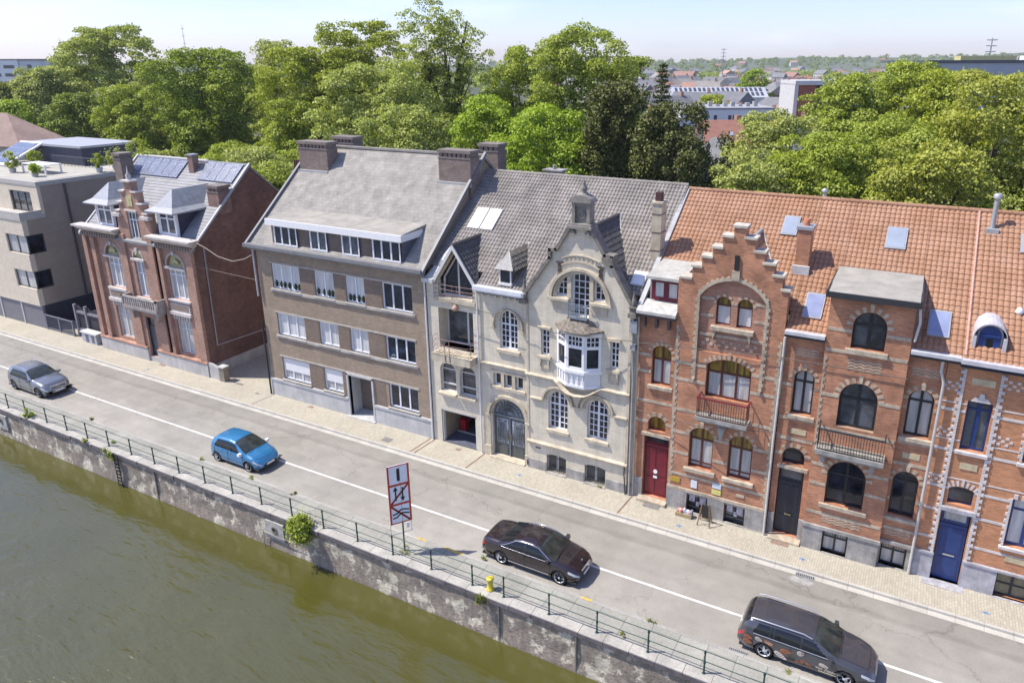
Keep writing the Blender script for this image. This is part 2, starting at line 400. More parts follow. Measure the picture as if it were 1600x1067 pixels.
# floor slabs and railings
mb = MB(); mb.box(.50,3.2,-.12,.85,8.72,8.94)
mb.box(.70,2.98,.05,.85,5.86,5.98)
mb.build('loggia_slab', stone, gh)
mb = MB()
mb.prism([(.62,5.40),(3.15,5.40),(3.15,5.86),(.62,5.86)], -.72, .0)
for k in range(11): mb.box(.70+k*.235,.90+k*.235,-.735,-.05,5.86,5.885)
mb.build('balcony', stone, gh)
mb = MB()
for z in (6.12,6.42,6.74):
    mb.tube([(.45,-.02,z),(.58,-.45,z),(.68,-.62,z),(1.7,-.72,z),(2.9,-.62,z),(3.2,-.35,z),(3.36,-.02,z)], .018, 5)
for x,y in ((.68,-.62),(1.55,-.74),(1.85,-.74),(3.1,-.5)): mb.tube([(x,y,5.5),(x,y,6.76)], .018, 5)
mb.build('balcony_railing', rust, gh)
mb = MB()
for z in (9.15,9.42,9.68): mb.tube([(.50,-.05,z),(1.9,-.14,z),(3.1,-.05,z)], .018, 5)
for x in (.55,1.75,2.05,3.08): mb.tube([(x,-.1,8.85),(x,-.1,9.7)], .016, 5)
mb.build('loggia_railing', rust, gh)
mb = MB(); mb.lathe([(.02,0),(.17,.05),(.2,.22),(.1,.3),(.05,.42)],1.9,-.05,8.28,8)
mb.build('wall_ornament', M('ochre_ornament',(.50,.33,.24),.7,(6,.2)), gh)
# gable roof
mb = MB(); k=(11.93-10.05)/(3.22-1.93)
L=math.hypot(1,k); hz=lambda b: 10.02+b*k/L
tiles(mb, (3.27,-.12,10.0), (0,1,0), (-1,0,k), 4, 2.28, .24,.30, lo=lambda b:0, hi=lambda b: max(.3,(hz(b)-10.0)/.742+.18), seed=5)
tiles(mb, (.59,2.9,10.0), (0,-1,0), (1,0,k), 4, 2.28, .24,.30, lo=lambda b: max(0,2.9-(hz(b)-10.0)/.742), hi=lambda b: 3.02, seed=6)
ridge_tiles(mb,(1.93,-.18,11.98),(1.93,2.65,11.98))
mb.build('gable_roof', tiledark, gh)
mb = MB()
for s in (-1,1):
    e = (1.93+s*1.36, 9.98); a=(1.93, 12.0); 
    n_=Vector((k*s,0,1)).normalized()*.2
    P=[(e[0],e[1]),(a[0],a[1]),(a[0],a[1]-.28),(e[0]-s*.05,e[1]-.24)]
    if s<0: P=P[::-1]
    mb.prism(P[::-1], -.20, -.12)
mb.build('bargeboard', M('pale_bargeboard',(.62,.62,.60),.6,(4,.06)), gh)
mb=MB()
for s in (-1,1):
    a=[(1.93+s*1.20,-.12,10.04),(1.93,-.12,11.70),(1.93,.44,11.62),(1.93+s*1.15,.44,10.02)]
    mb.poly(a if s>0 else a[::-1])
mb.build('soffit', redp, gh)
mb = MB(); mb.box(-.12,.62,-.30,.05,9.72,9.95); mb.hexa([(-.1,-.1,9.9),(.62,-.1,9.9),(.62,.2,9.9),(-.1,.2,9.9),(.35,1.6,11.2),(.62,1.6,11.4),(.62,1.9,11.4),(.35,1.9,11.2)])
mb.build('gutter_box', M('pale_gutter',(.55,.55,.53),.6,(4,.08)), gh)
pipe(gh, [(-.10,-.08,0),(-.10,-.08,9.8)], .055, M('white_pipe',(.70,.71,.71),.5,(4,.05)))
pipe(gh, [(3.36,-.10,0.0),(3.33,-.10,9.75)], .05, MATS['white_pipe'])

# ------------------------------------------------------------------ main house
mh = thing('art_nouveau_house', (7.8,0,0), 'cream house with curved gable, white bay window and arched iron door', 'house')
Y2 = -.12
mb = MB()
wl = Op(4.65,5.74,6.62,8.80,'a'); t3 = [Op(4.19,4.67,4.37,5.15),Op(4.87,5.36,4.37,5.15),Op(5.57,6.03,4.37,5.15)]
dr = Op(4.05,6.13,.10,3.64,'a',n=20)
facade(mb, [(3.38,-.3),(6.5,-.3),(6.5,10.0),(3.38,10.0)], [wl,dr]+t3, 0, .22)
b1 = Op(7.52,8.68,.04,1.12,'s',.1); b2 = Op(9.77,10.95,.04,1.12,'s',.1)
wA = Op(7.62,8.75,2.66,4.87,'a'); wB = Op(9.87,10.99,2.66,4.87,'a'); s1 = Op(7.20,7.68,6.78,8.17); s2 = Op(11.04,11.49,6.78,8.17)
cx, cz, Rg = 9.39, 10.02, 1.36
def arcseg(xa, xb, z0, R=Rg, n=9, mid=None):
    P = [(xa,z0),(xb,z0)]
    for k in range(n+1):
        x = xb+(xa-xb)*k/n; P.append((x, cz+math.sqrt(max(R*R-(x-cx)**2, .0004))))
    return P
gl = arcseg(8.07,8.68,10.12); gr_ = arcseg(10.10,10.71,10.12); gc = arcseg(8.93,9.87,9.18)
gable = [(6.38,-.3),(12.08,-.3),(12.08,10.15),(10.98,11.95),(10.98,12.33),(10.66,12.36),(9.88,13.62),(8.90,13.62),(8.12,12.38),(7.84,12.34),(7.84,12.0),(6.38,10.0)]
facade(mb, gable, [b1,b2,wA,wB,s1,s2,gl,gr_,gc], Y2, .26, thick=.42)
mb.box(3.38,12.08,.3,9.2,-.2,.0); mb.box(3.38,3.5,.35,9,0,9.9)
mb.box(11.9,12.05,.3,9.0,0,9.9)
gable_side(mb, 12.05, .0, 13.2, 0, 10.0, 6.6, 14.8, 0, 9.9)
mb.build('wall', cream, mh)
# grey plinth
mb = MB(); mb.box(12.12,12.42,-.06,.1,-.2,.56); mb.box(6.40,7.48,Y2-.05,Y2+.1,-.2,.56); mb.box(8.72,9.73,Y2-.05,Y2+.1,-.2,.56); mb.box(10.99,12.12,Y2-.05,Y2+.1,-.2,.56)
mb.box(7.48,8.72,Y2-.16,Y2+.3,-.2,.035); mb.box(9.73,10.99,Y2-.16,Y2+.3,-.2,.035)
mb.build('plinth', bluest, mh)
mb = MB()
# ledge over plinth storey, string courses, hoods
def course(x0,x1,z,h,d,y=Y2):
    mb.hexa([(x0,y-d*.55,z-h*.5),(x1,y-d*.55,z-h*.5),(x1,y+.03,z-h*.5),(x0,y+.03,z-h*.5),(x0,y-d,z),(x1,y-d,z),(x1,y+.03,z+h*.25),(x0,y+.03,z+h*.25)])
    mb.box(x0,x1,y-d-.02,y+.03,z-h*.14,z+h*.05)
course(6.36,12.16,1.68,.28,.16)
course(3.42,6.40,5.64,.22,.13,0); course(6.30,8.0,5.60,.22,.16); course(10.62,12.16,5.60,.22,.16)
# swag under the bay
P=[(7.95,5.60),(8.25,5.50),(8.55,5.30),(8.85,5.16),(9.36,5.10),(9.87,5.16),(10.15,5.30),(10.45,5.50),(10.66,5.60)]
for i in range(len(P)-1):
    a,b=P[i],P[i+1]; d0=.16+.42*math.sin(PI*i/8); d1=.16+.42*math.sin(PI*(i+1)/8)
    mb.hexa([(a[0],Y2-d0*.45,a[1]-.13),(b[0],Y2-d1*.45,b[1]-.13),(b[0],Y2+.02,b[1]-.13),(a[0],Y2+.02,a[1]-.13),(a[0],Y2-d0,a[1]),(b[0],Y2-d1,b[1]),(b[0],Y2+.02,b[1]+.1),(a[0],Y2+.02,a[1]+.1)])
# bracket ornament under bay
mb.prism([(9.05,5.02),(9.67,5.02),(9.5,4.72),(9.36,4.30),(9.22,4.72)][::-1], Y2-.20, Y2+.02)
# arched hoods over ground floor windows
for c in (8.18,10.43):
    mb.ring(c,4.28,.80,.90,0,180,Y2-.14,Y2+.02,18); mb.ring(c,4.28,.66,.72,0,180,Y2-.05,Y2+.02,18)
for a,b in ((6.56,7.30),(9.06,9.55),(11.31,12.06)): mb.box(a,b,Y2-.13,Y2+.02,4.20,4.29); 
for a in (6.62,11.40):
    for k in range(7): mb.box(a+k*.085,a+.045+k*.085,Y2-.06,Y2+.02,4.10,4.20)
mb.ring(5.09,2.60,1.17,1.33,0,180,-.16,.02,22); mb.ring(5.09,2.60,1.05,1.10,0,180,-.05,.02,22)
mb.box(3.70,3.95,-.17,.02,2.50,2.62); mb.box(6.22,6.50,-.22,.02,2.50,2.62)
mb.ring(5.19,8.0,.84,.93,-12,192,-.15,.02,18); mb.box(4.20,4.40,-.16,.02,7.72,7.84); mb.box(5.98,6.18,-.16,.02,7.72,7.84)
# surrounds of three small windows
mb.box(4.02,6.2,-.10,.02,4.20,4.36); mb.box(4.67,4.87,-.03,.05,4.37,5.15); mb.box(5.36,5.57,-.03,.05,4.37,5.15); mb.box(4.05,6.18,-.04,.02,5.15,5.30)
# side window hoods and panels
for x0,x1 in ((7.20,7.68),(11.04,11.49)):
    mb.box(x0-.14,x1+.12,Y2-.13,Y2+.02,8.24,8.36); mb.box(x0-.16,x1+.12,Y2-.14,Y2+.02,6.60,6.74)
    mb.box(x0-.02,x1+.02,Y2-.05,Y2+.02,6.05,6.56)
    mb.prism([(x0-.02,6.6),(x0-.02,6.15),(x0+.08,6.6)],Y2-.12,Y2-.02); mb.prism([(x1+.02,6.6),(x1-.08,6.6),(x1+.02,6.15)],Y2-.12,Y2-.02)
    mb.box(x0-.05,x1+.05,Y2-.03,Y2+.02,5.95,6.03)
# lunette mouldings
mb.ring(cx,cz,1.52,1.66,0,180,Y2-.16,Y2+.02,28); mb.ring(cx,cz,1.39,1.46,0,180,Y2-.06,Y2+.02,28)
mb.box(7.66,8.82,Y2-.20,Y2+.02,9.92,10.05); mb.box(9.96,11.10,Y2-.20,Y2+.02,9.92,10.05)
mb.box(7.90,8.80,Y2-.05,Y2+.02,9.42,9.9); mb.box(9.98,10.86,Y2-.05,Y2+.02,9.42,9.9)
mb.box(8.69,8.91,Y2-.04,Y2+.1,10.1,11.2); mb.box(9.89,10.09,Y2-.04,Y2+.1,10.1,11.2)
mb.ring(cx,cz-.2,2.12,2.20,62,118,Y2-.07,Y2+.02,12); mb.ring(cx,cz-.2,2.44,2.50,66,114,Y2-.07,Y2+.02,12)
for k in range(8):
    a=math.radians(70+k*5.7); x=cx+2.32*math.cos(a); z=cz-.2+2.32*math.sin(a)
    mb.box(x-.05,x+.04,Y2-.045,Y2+.02,z-.07,z+.07)
# right corner pilaster, bay corner
mb.box(12.0,12.14,Y2-.04,Y2+.3,.5,10.1); mb.box(12.14,12.44,.0,.3,-.2,9.9); mb.box(6.36,6.48,Y2-.03,Y2+.1,1.8,9.9)
mb.box(3.56,3.98,-.12,.02,-.2,.62); mb.box(6.15,6.36,-.12,.02,-.2,.62); mb.box(3.62,3.94,-.05,.02,.62,2.5); mb.box(6.18,6.34,-.05,.02,.62,2.5)
mb.build('stone_trim', stone, mh)
# coping of the gable
mb = MB()
segs = [((12.25,10.02),(11.06,11.98)),((11.06,11.98),(11.06,12.42)),((11.06,12.42),(10.68,12.46)),((10.68,12.46),(9.92,13.70)),((8.86,13.70),(8.10,12.48)),((8.10,12.48),(7.76,12.44)),((7.76,12.44),(7.76,12.02)),((7.76,12.02),(6.20,9.85))]
for a,b in segs:
    a=Vector((a[0],0,a[1])); b=Vector((b[0],0,b[1])); d=(b-a).normalized(); nn=Vector((-d.z,0,d.x))*.10
    if nn.dot(Vector((9.4,0,10))-a) > 0: nn=-nn
    e=d*.06; q=[a-e-nn*.9,b+e-nn*.9,b+e+nn*.8,a-e+nn*.8]
    v=[(p.x,Y2-.16,p.z) for p in q]+[(p.x,Y2+.46,p.z) for p in q]
    mb.add(v,[(0,1,2,3),(4,7,6,5),(0,4,5,1),(1,5,6,2),(2,6,7,3),(3,7,4,0)])
mb.box(10.55,11.08,Y2-.17,Y2+.4,12.05,12.40)
mb.build('gable_coping', dstone, mh)
mb = MB()
for x,z in ((12.2,9.98),(6.28,9.80)):
    mb.box(x-.20,x+.20,-.42,.10,z-.32,z-.1); mb.box(x-.14,x+.14,-.36,.06,z-.1,z+.14); mb.box(x-.18,x+.18,-.40,.08,z+.14,z+.2)
    mb.lathe([(.13,0),(.15,.08),(.10,.30),(.05,.55),(.02,.74)],x,-.16,z+.2,8)
mb.build('pinnacle', dstone, mh)
# niche with pediment and finial on the gable top
mb = MB()
mb.box(8.80,10.02,Y2-.26,.42,13.62,13.76); mb.box(8.86,9.96,Y2-.20,.38,13.76,13.86)
mb.box(8.95,9.10,Y2-.10,.34,13.86,14.86); mb.box(9.72,9.87,Y2-.10,.34,13.86,14.86); mb.box(9.10,9.72,Y2+.06,.34,13.86,14.86)
mb.box(9.10,9.72,Y2-.06,.1,14.70,14.86); mb.box(8.86,9.96,Y2-.18,.4,14.86,14.94)
mb.prism([(8.84,14.94),(9.98,14.94),(9.90,15.06),(9.70,15.18),(9.41,15.24),(9.12,15.18),(8.92,15.06)],Y2-.18,.4)
mb.ring(9.41,14.30,.16,.20,0,360,Y2+.0,Y2+.08,14)
mb.lathe([(.26,0),(.22,.07),(.12,.12),(.18,.22),(.17,.36),(.08,.44),(.10,.50),(.05,.62),(.015,.74)],9.41,.1,15.2,10)
mb.ring(9.02,13.42,.0,.13,0,360,Y2-.2,Y2,10); mb.ring(9.80,13.42,.0,.13,0,360,Y2-.2,Y2,10)
mb.build('gable_niche', M('grey_niche_stone',(.26,.24,.21),.9,(3,.2),(20,.1),bump=.01), mh)
mb = MB()
for x in (8.28,10.46):
    mb.ring(x,11.72,.05,.12,0,360,Y2-.05,Y2+.01,8)
    for dx in (-.13,0,.13): mb.tube([(x+dx,Y2-.03,11.9),(x+dx*.4,Y2-.04,11.5),(x+dx*.9,Y2-.03,11.12)],.022,5)
    mb.box(x-.19,x+.19,Y2-.045,Y2+.01,11.80,11.86); mb.box(x-.11,x+.11,Y2-.045,Y2+.01,11.42,11.47)
mb.build('wall_anchor', M('rust_iron',(.10,.075,.05),.8,(8,.3)), mh)
# eaves with brackets
mb = MB(); mb.box(3.36,6.36,-.52,.04,9.80,10.02); mb.box(3.36,6.30,-.56,-.40,9.86,10.06); mb.box(3.38,6.3,-.3,.02,9.68,9.80)
mb.build('gutter', M('white_gutter',(.66,.68,.72),.5,(3,.08)), mh)
mb = MB()
for k in range(7):
    x=3.72+k*.40; mb.prism([(x,9.72),(x,9.50),(x+.05,9.44),(x+.10,9.50),(x+.10,9.72)][::-1],-.24,.02)
mb.build('eaves_bracket', M('pale_bracket',(.60,.58,.52),.7,(4,.1)), mh)
# windows
gw = dict(fm=upvc, gm=gdark)
def gridrows(z0,z1,n): return [z0+(z1-z0)*k/n for k in range(1,n)]
for o in (wA,wB):
    window(mh,o,Y2+.20,upvc,gdark,.065,cols=[.25,(.5,.11),.75],rows=[(4.06,.085)]+gridrows(o.z0+.05,4.03,4)+[4.45],sill=(.10,.10,.20,Y2),sm=stone)
window(mh,wl,.16,upvc,gdark,.065,cols=[.25,(.5,.11),.75],rows=[(7.98,.085)]+gridrows(6.68,7.95,4)+[8.36],sill=(.16,.12,.22,0),sm=stone)
for o in t3: window(mh,o,.17,upvc,gdark,.08)
for o in (s1,s2): window(mh,o,Y2+.16,upvc,gdark,.055,cols=[(.5,.05)],rows=[(z,.05) for z in gridrows(6.82,8.14,4)])
def lun(P,bars,label=None):
    ccx=sum(p[0] for p in P)/len(P); ccz=sum(p[1] for p in P)/len(P)
    w=max(p[0] for p in P)-min(p[0] for p in P); k=len(P)
    Q=[(p[0]+(.06 if p[0]<ccx else -.06), p[1]+(.06 if p[1]<ccz else -.07)) for p in P]; y=Y2+.20
    m_=MB(); m_.add([(x,y,z) for x,z in P]+[(x,y,z) for x,z in Q]+[(x,y+.06,z) for x,z in Q],[(i,(i+1)%k,(i+1)%k+k,i+k) for i in range(k)]+[(i+k,(i+1)%k+k,(i+1)%k+2*k,i+2*k) for i in range(k)])
    for b in bars: m_.box(b[0],b[1],y+.006,y+.045,b[2],b[3])
    wd=m_.build('window',upvc,mh); MB().poly([(x,y+.05,z) for x,z in Q]).build('pane',gdark,wd)
zt=lambda x: cz+math.sqrt(max(Rg*Rg-(x-cx)**2,0))-.03
lun(gl,[(8.36,8.395,10.15,zt(8.37)),(8.12,8.66,10.48,10.515),(8.3,8.66,10.80,10.83)])
lun(gr_,[(10.38,10.415,10.15,zt(10.41)),(10.12,10.66,10.48,10.515),(10.12,10.5,10.80,10.83)])
lun(gc,[(9.22,9.255,9.2,zt(9.24)),(9.545,9.58,9.2,zt(9.56)),(8.95,9.85,10.30,10.335),(8.95,9.85,10.62,10.655),(8.95,9.85,10.94,10.975),(8.95,9.85,10.0,10.04),(8.95,9.85,9.6,9.635)])
# basement windows with grilles
for o in (b1,b2):
    w = window(mh,o,Y2+.16,greyfr,gmid,.05,cols=[(.5,.11)],rows=[])
    m_=MB(); 
    for k in range(10): x=o.x0+.06+(o.x1-o.x0-.12)*k/9; m_.tube([(x,Y2+.02,o.z0+.02),(x,Y2+.02,o.top(x)-.03)],.012,4)
    for z in (.16,.28,.92): m_.box(o.x0+.02,o.x1-.02,Y2+.012,Y2+.03,z-.014,z+.014)
    for k in range(9):
        x=o.x0+.12+(o.x1-o.x0-.12)*k/9; m_.ring(x,.22,.025,.045,0,360,Y2+.01,Y2+.025,6)
    m_.build('window_grille',iron,w)
# front door: double leaf with ironwork, fanlight
d = MB(); d.box(4.05,4.13,.16,.24,.12,2.6); d.box(6.05,6.13,.16,.24,.12,2.6); d.box(4.05,6.13,.12,.24,2.50,2.62); d.box(5.05,5.13,.13,.22,.12,2.5); d.ring(5.09,2.61,.95,1.035,0,180,.14,.22,20)
df = d.build('door_frame', irong, mh)
for x0,x1,hx in ((4.13,5.05,4.98),(5.13,6.05,5.2)):
    m_=MB(); m_.box(x0,x1,.19,.24,.12,2.5,0); m_.box(x0+.13,x1-.13,.165,.19,.20,.62,0); m_.box(x0+.09,x1-.09,.175,.19,.85,2.36,1)
    c=(x0+x1)/2
    for dx in (-.26,-.15,-.05,.05,.15,.26): m_.tube([(c+dx,.16,.88),(c+dx*1.1,.15,1.5),(c+dx*.8,.15,2.1)],.016,4,2)
    for z in (.95,2.2,2.05): m_.tube([(c-.3,.155,z),(c,.14,z+.07),(c+.3,.155,z)],.014,4,2)
    for zz,r in ((2.0,.13),(1.05,.12)): m_.ring(c,zz,r-.03,r,0,360,.14,.16,12,2)
    for sx in (-1,1): m_.ring(c+sx*.2,2.22,.04,.075,0,360,.14,.16,8,2); m_.ring(c+sx*.2,.92,.04,.075,0,360,.14,.16,8,2)
    dl=m_.build('door_leaf',[M('grey_green_door',(.085,.095,.095),.4,(5,.15)),glass('door_glass',(.16,.18,.20)),irong],mh)
    MB().tube([(hx,.12,1.1),(hx,.10,1.2),(hx,.10,1.42),(hx,.12,1.5)],.018,5).build('door_handle',M('brass',(.4,.3,.12),.35,metal=.8),dl)
m_=MB(); m_.poly([(5.09+.96*math.cos(math.radians(a)),.20,2.62+.96*math.sin(math.radians(a))) for a in range(0,181,9)])
fl=m_.build('fanlight',glass('fan_glass',(.10,.12,.13)),mh)
m_=MB()
for a in range(18,170,16): m_.tube([(5.09+.22*math.cos(math.radians(a)),.17,2.66+.2*math.sin(math.radians(a))),(5.09+.6*math.cos(math.radians(a+10)),.165,2.64+.6*math.sin(math.radians(a+10))),(5.09+.94*math.cos(math.radians(a)),.17,2.63+.94*math.sin(math.radians(a)))],.018,4)
for r in (.25,.55,.75): m_.ring(5.09,2.64,r-.02,r+.012,0,180,.155,.18,14)
m_.build('fanlight_ironwork',irong,fl)
MB().box(3.92,6.2,-.28,.3,-.1,.06).build('door_step', stone, mh)
MB().box(6.85,7.15,Y2-.02,Y2+.02,1.28,1.34).box(6.34,6.40,Y2-.08,Y2-.02,.15,.42).build('letter_slot', blackp, mh)
# bay window
bay = [(8.15,Y2),(8.87,-.58),(9.86,-.58),(10.57,Y2)]
def wallpoly(mb,pl,z0,z1,off=0.,m=0,cap=True):
    n=len(pl); c=Vector((9.36,.3)); Q=[]
    for i,(x,y) in enumerate(pl):
        dx=(x-9.36); Q.append((9.36+dx*(1+off/1.1), y-off if y<Y2-.01 else y))
    v=[(x,y,z0) for x,y in Q]+[(x,y,z1) for x,y in Q]
    mb.add(v,[(i,i+1,i+1+n,i+n) for i in range(n-1)]+([tuple(range(n))[::-1],tuple(range(n,2*n))] if cap else []),m)
mb=MB(); wallpoly(mb,bay,5.62,6.38,-.03); wallpoly(mb,bay,6.34,6.50,.07); wallpoly(mb,bay,8.36,8.62,.03); wallpoly(mb,bay,5.56,5.70,.02); wallpoly(mb,bay,6.5,6.58,.0)
for i in range(3):
    a=Vector((*bay[i],0)); b=Vector((*bay[i+1],0)); d=(b-a).normalized(); L_=(b-a).length; n_=Vector((d.y,-d.x,0))
    def bar(u0,u1,z0,z1,t0=-.0,t1=.09):
        p=[a+d*u0+n_*t0,a+d*u1+n_*t0,a+d*u1-n_*t1,a+d*u0-n_*t1]; mb.hexa([(q.x,q.y,z0) for q in p]+[(q.x,q.y,z1) for q in p])
    bar(0,.13,6.5,8.4,.015); bar(L_-.13,L_,6.5,8.4,.015); bar(.0,L_,7.66,7.82,.005); bar(.0,L_,8.28,8.4,.005); bar(.0,L_,6.5,6.66,.005)
    nn=4 if i==1 else 3
    for k in range(1,nn): u=.13+(L_-.26)*k/nn; bar(u-.02,u+.02,7.8,8.3,-.01,.06)
    bar(.1,L_-.1,8.03,8.07,-.01,.06)
    for k in range(4): u=.06+(L_-.12)*k/3; bar(u-.025,u+.025,5.74,6.3,.03,-.0)
bw=mb.build('bay_window', white, mh)
mb=MB()
for i in range(3):
    a=Vector((*bay[i],0)); b=Vector((*bay[i+1],0)); d=(b-a).normalized(); n_=Vector((d.y,-d.x,0)); p=a-n_*.05+d*.03; q=b-n_*.05-d*.03
    mb.quad((p.x,p.y,6.55),(q.x,q.y,6.55),(q.x,q.y,8.38),(p.x,p.y,8.38))
mb.build('pane', gdark, bw)
mb=MB(); E_=[(7.93,-.02),(8.66,-.90),(10.02,-.90),(10.80,-.02)]; T_=[(8.55,-.10,9.02),(9.0,-.18,9.12),(9.75,-.18,9.12),(10.15,-.10,9.02)]
# concave hipped roof, three slopes
mid=[(8.35,-.06,8.80),(8.86,-.48,8.84),(9.86,-.48,8.84),(10.38,-.06,8.80)]
v=[(x,y,8.60 if 0<i<3 else 8.66) for i,(x,y) in enumerate(E_)]+mid+T_+[(x,y,8.55) for x,y in E_]
mb.add(v,[(0,1,5,4),(1,2,6,5),(2,3,7,6),(4,5,9,8),(5,6,10,9),(6,7,11,10),(8,9,10,11),(12,13,1,0),(13,14,2,1),(14,15,3,2),(12,15,14,13)])
mb.build('bay_roof', M('mossy_bay_roof',(.22,.19,.155),.95,(6,.4),(22,.3),bump=.03), mh)
# iron balconette
mb=MB()
for k in range(12): x=8.88+k*.0873; mb.tube([(x,-.36,9.18),(x,-.36,9.88)],.011,4)
for z in (9.18,9.42,9.62,9.88): mb.box(8.86,9.86,-.372,-.348,z-.014,z+.014)
for k in range(6):
    for z in (9.30,9.75): mb.ring(8.95+k*.165,z,.045,.07,0,360,-.37,-.35,8)
for x in (8.86,9.86): mb.tube([(x,-.36,9.18),(x,-.1,9.18)],.014,4); mb.tube([(x,-.36,9.88),(x,-.1,9.88)],.014,4); mb.box(x-.02,x+.02,-.38,-.34,9.15,9.92)
mb.box(8.86,9.86,-.38,-.1,9.12,9.15)
mb.build('balconette', M('blue_grey_iron',(.24,.28,.34),.4,(5,.1)), mh)
# roof
SM=.742
def split_roof(mb,x0,x1,z0,s,yr,ov,segs,tw,th,m=0,m2=1,seed=1,amp=.058,yb=13.2,zb=9.9):
    H=math.hypot(1,s)*(yr+ov); rows=int(round(H/th)); dy=(yr+ov)/rows
    for a,b,full in segs:
        k=0 if full else int(math.ceil((.50+ov)/dy)); y=-ov+k*dy
        tiles(mb,(a,y,z0+s*y+.02),(1,0,0),(0,1,s),b-a,H-k*dy*math.hypot(1,s),tw,dy*math.hypot(1,s),amp,.034,seed=seed,m=m)
        roof_prism(mb,a,b,y+.04,z0+s*y-.08,yr,z0+s*yr-.10,yb,zb,.1,m2)
mb=MB(); split_roof(mb,-.1,12.5,10.0,SM,6.6,.28,[(-.1,3.38,False),(3.38,6.36,True),(6.36,12.5,False)],.20,.28)
ridge_tiles(mb,(-.05,6.60,14.93),(12.5,6.60,14.93),.12,.42)
mb.build('roof',[tilegrey,tiledark],mh)
mb=MB(); k=(13.42-10.15)/(11.95-9.39); L_=math.hypot(1,k); hz=lambda b:10.1+b*k/L_
tiles(mb,(11.95,.30,10.10),(0,1,0),(-1,0,k),6,4.16,.24,.30,lo=lambda b:0,hi=lambda b:max(.0,(hz(b)-10.0)/SM-.30),seed=9)
tiles(mb,(6.83,4.7,10.10),(0,-1,0),(1,0,k),6,4.16,.24,.30,lo=lambda b:max(0,4.7-(hz(b)-10.0)/SM),hi=lambda b:4.4,seed=10)
ridge_tiles(mb,(9.39,.3,13.45),(9.39,4.65,13.45))
mb.build('gable_roof',tiledark,mh)
mb=MB(); mb.tube([(11.9,.25,10.2),(10.4,2.65,12.0),(9.42,4.62,13.5)],.07,6); mb.tube([(3.22,.05,10.1),(2.5,1.5,11.1),(1.95,2.6,12.0)],.05,6)
mb.build('valley_mortar',M('pale_mortar',(.48,.47,.44),.9,(8,.3)),mh)
skylight(mh,.86,1.64,2.90,4.15,10.02,SM,gskyw,greyfr); skylight(mh,1.72,2.52,2.90,4.15,10.02,SM,gskyw,greyfr)
skylight(mh,11.52,12.22,1.02,1.72,10.02,SM,gskyw,greyfr)
# small dormer
DY=-.30; DZ=.10; DXx=.24
mb=MB(); mb.box(4.66,4.74,.04,.9,10.10,11.05); mb.box(5.32,5.40,.04,.9,10.10,11.05); mb.box(4.66,5.40,.06,.14,10.97,11.07); mb.box(4.62,5.44,-.04,.16,10.16,10.28)
dm=mb.build('dormer',greyfr,mh)
mb=MB(); mb.add([(5.41,.06,10.1),(5.41,1.45,11.05),(5.41,.06,11.05)],[(0,1,2)]); mb.add([(4.65,.06,10.1),(4.65,.06,11.05),(4.65,1.45,11.05)],[(0,1,2)]); mb.build('dormer_cheek',M('slate_cheek',(.10,.105,.115),.7,(5,.2)),mh)
MB().quad((4.72,.10,10.25),(5.34,.10,10.25),(5.34,.10,11.0),(4.72,.10,11.0)).build('pane',gdark,dm)
mb=MB(); e0=(4.46,-.14,11.02); e1=(5.60,-.14,11.02); ap=(5.03,.50,11.84); bk=(5.03,2.50,11.86)
mb.add([e0,e1,ap],[(0,1,2)]); mb.add([e0,ap,bk,(4.46,1.42,11.04)],[(0,1,2,3)],1); mb.add([e0,e1,(5.60,1.4,10.97),(4.46,1.4,10.97)],[(3,2,1,0)])
kk=(11.84-11.02)/.57; l2=math.hypot(1,kk)
tiles(mb,(5.62,-.14,11.0),(0,1,0),(-1,0,kk),3,.57*l2,.2,.24,lo=lambda b:.62*b/(.57*l2),hi=lambda b:1.50+b/(.57*l2)*1.10,m=1)
mb.tube([(5.60,1.38,11.06),(5.06,2.52,11.92)],.045,5,2); mb.tube([(5.60,-.16,11.04),(5.03,.50,11.88)],.04,5,2)
mb.build('dormer_roof',[M('pale_slate_face',(.36,.35,.33),.8,(6,.15)),M('mossy_dormer_tile',(.22,.20,.155),.85,(6,.3)),MATS['pale_mortar']],mh)
# chimneys
mb=MB(); mb.box(12.02,12.50,2.35,3.05,11.2,14.62,0); mb.box(11.98,12.54,2.30,3.10,14.62,14.72,0)
for z in (12.3,13.2,14.1): mb.box(12.0,12.52,2.33,3.07,z,z+.03,1)
mb.box(12.10,12.40,2.5,2.85,14.72,15.15,1)
mb.build('chimney',[stone,M('dark_pot',(.07,.03,.03),.7,(4,.1))],mh)
mb=MB(); mb.box(11.98,12.54,2.2,2.4,11.2,11.75); mb.box(11.9,12.5,2.1,2.36,11.55,11.66); mb.build('chimney_flashing',lead,mh)
mb=MB(); mb.box(3.75,4.75,6.9,7.5,14.3,15.12); mb.box(3.6,4.9,6.8,7.6,15.12,15.2); mb.lathe([(.1,0),(.1,.25)],4.2,7.2,15.2,6); mb.build('chimney',bluest,mh)
# pipes at the right corner
pipe(mh,[(12.30,-.20,0),(12.30,-.20,6.4),(12.22,-.24,8.1),(12.22,-.26,9.6)],.05)
pipe(mh,[(12.12,-.24,.0),(12.02,-.24,1.2),(12.02,-.22,1.55)],.03,blackp)
mb=MB(); mb.box(12.08,12.45,-.34,-.05,8.9,9.5); mb.box(12.14,12.38,-.32,-.06,8.0,8.3); mb.build('rain_head',lead,mh)
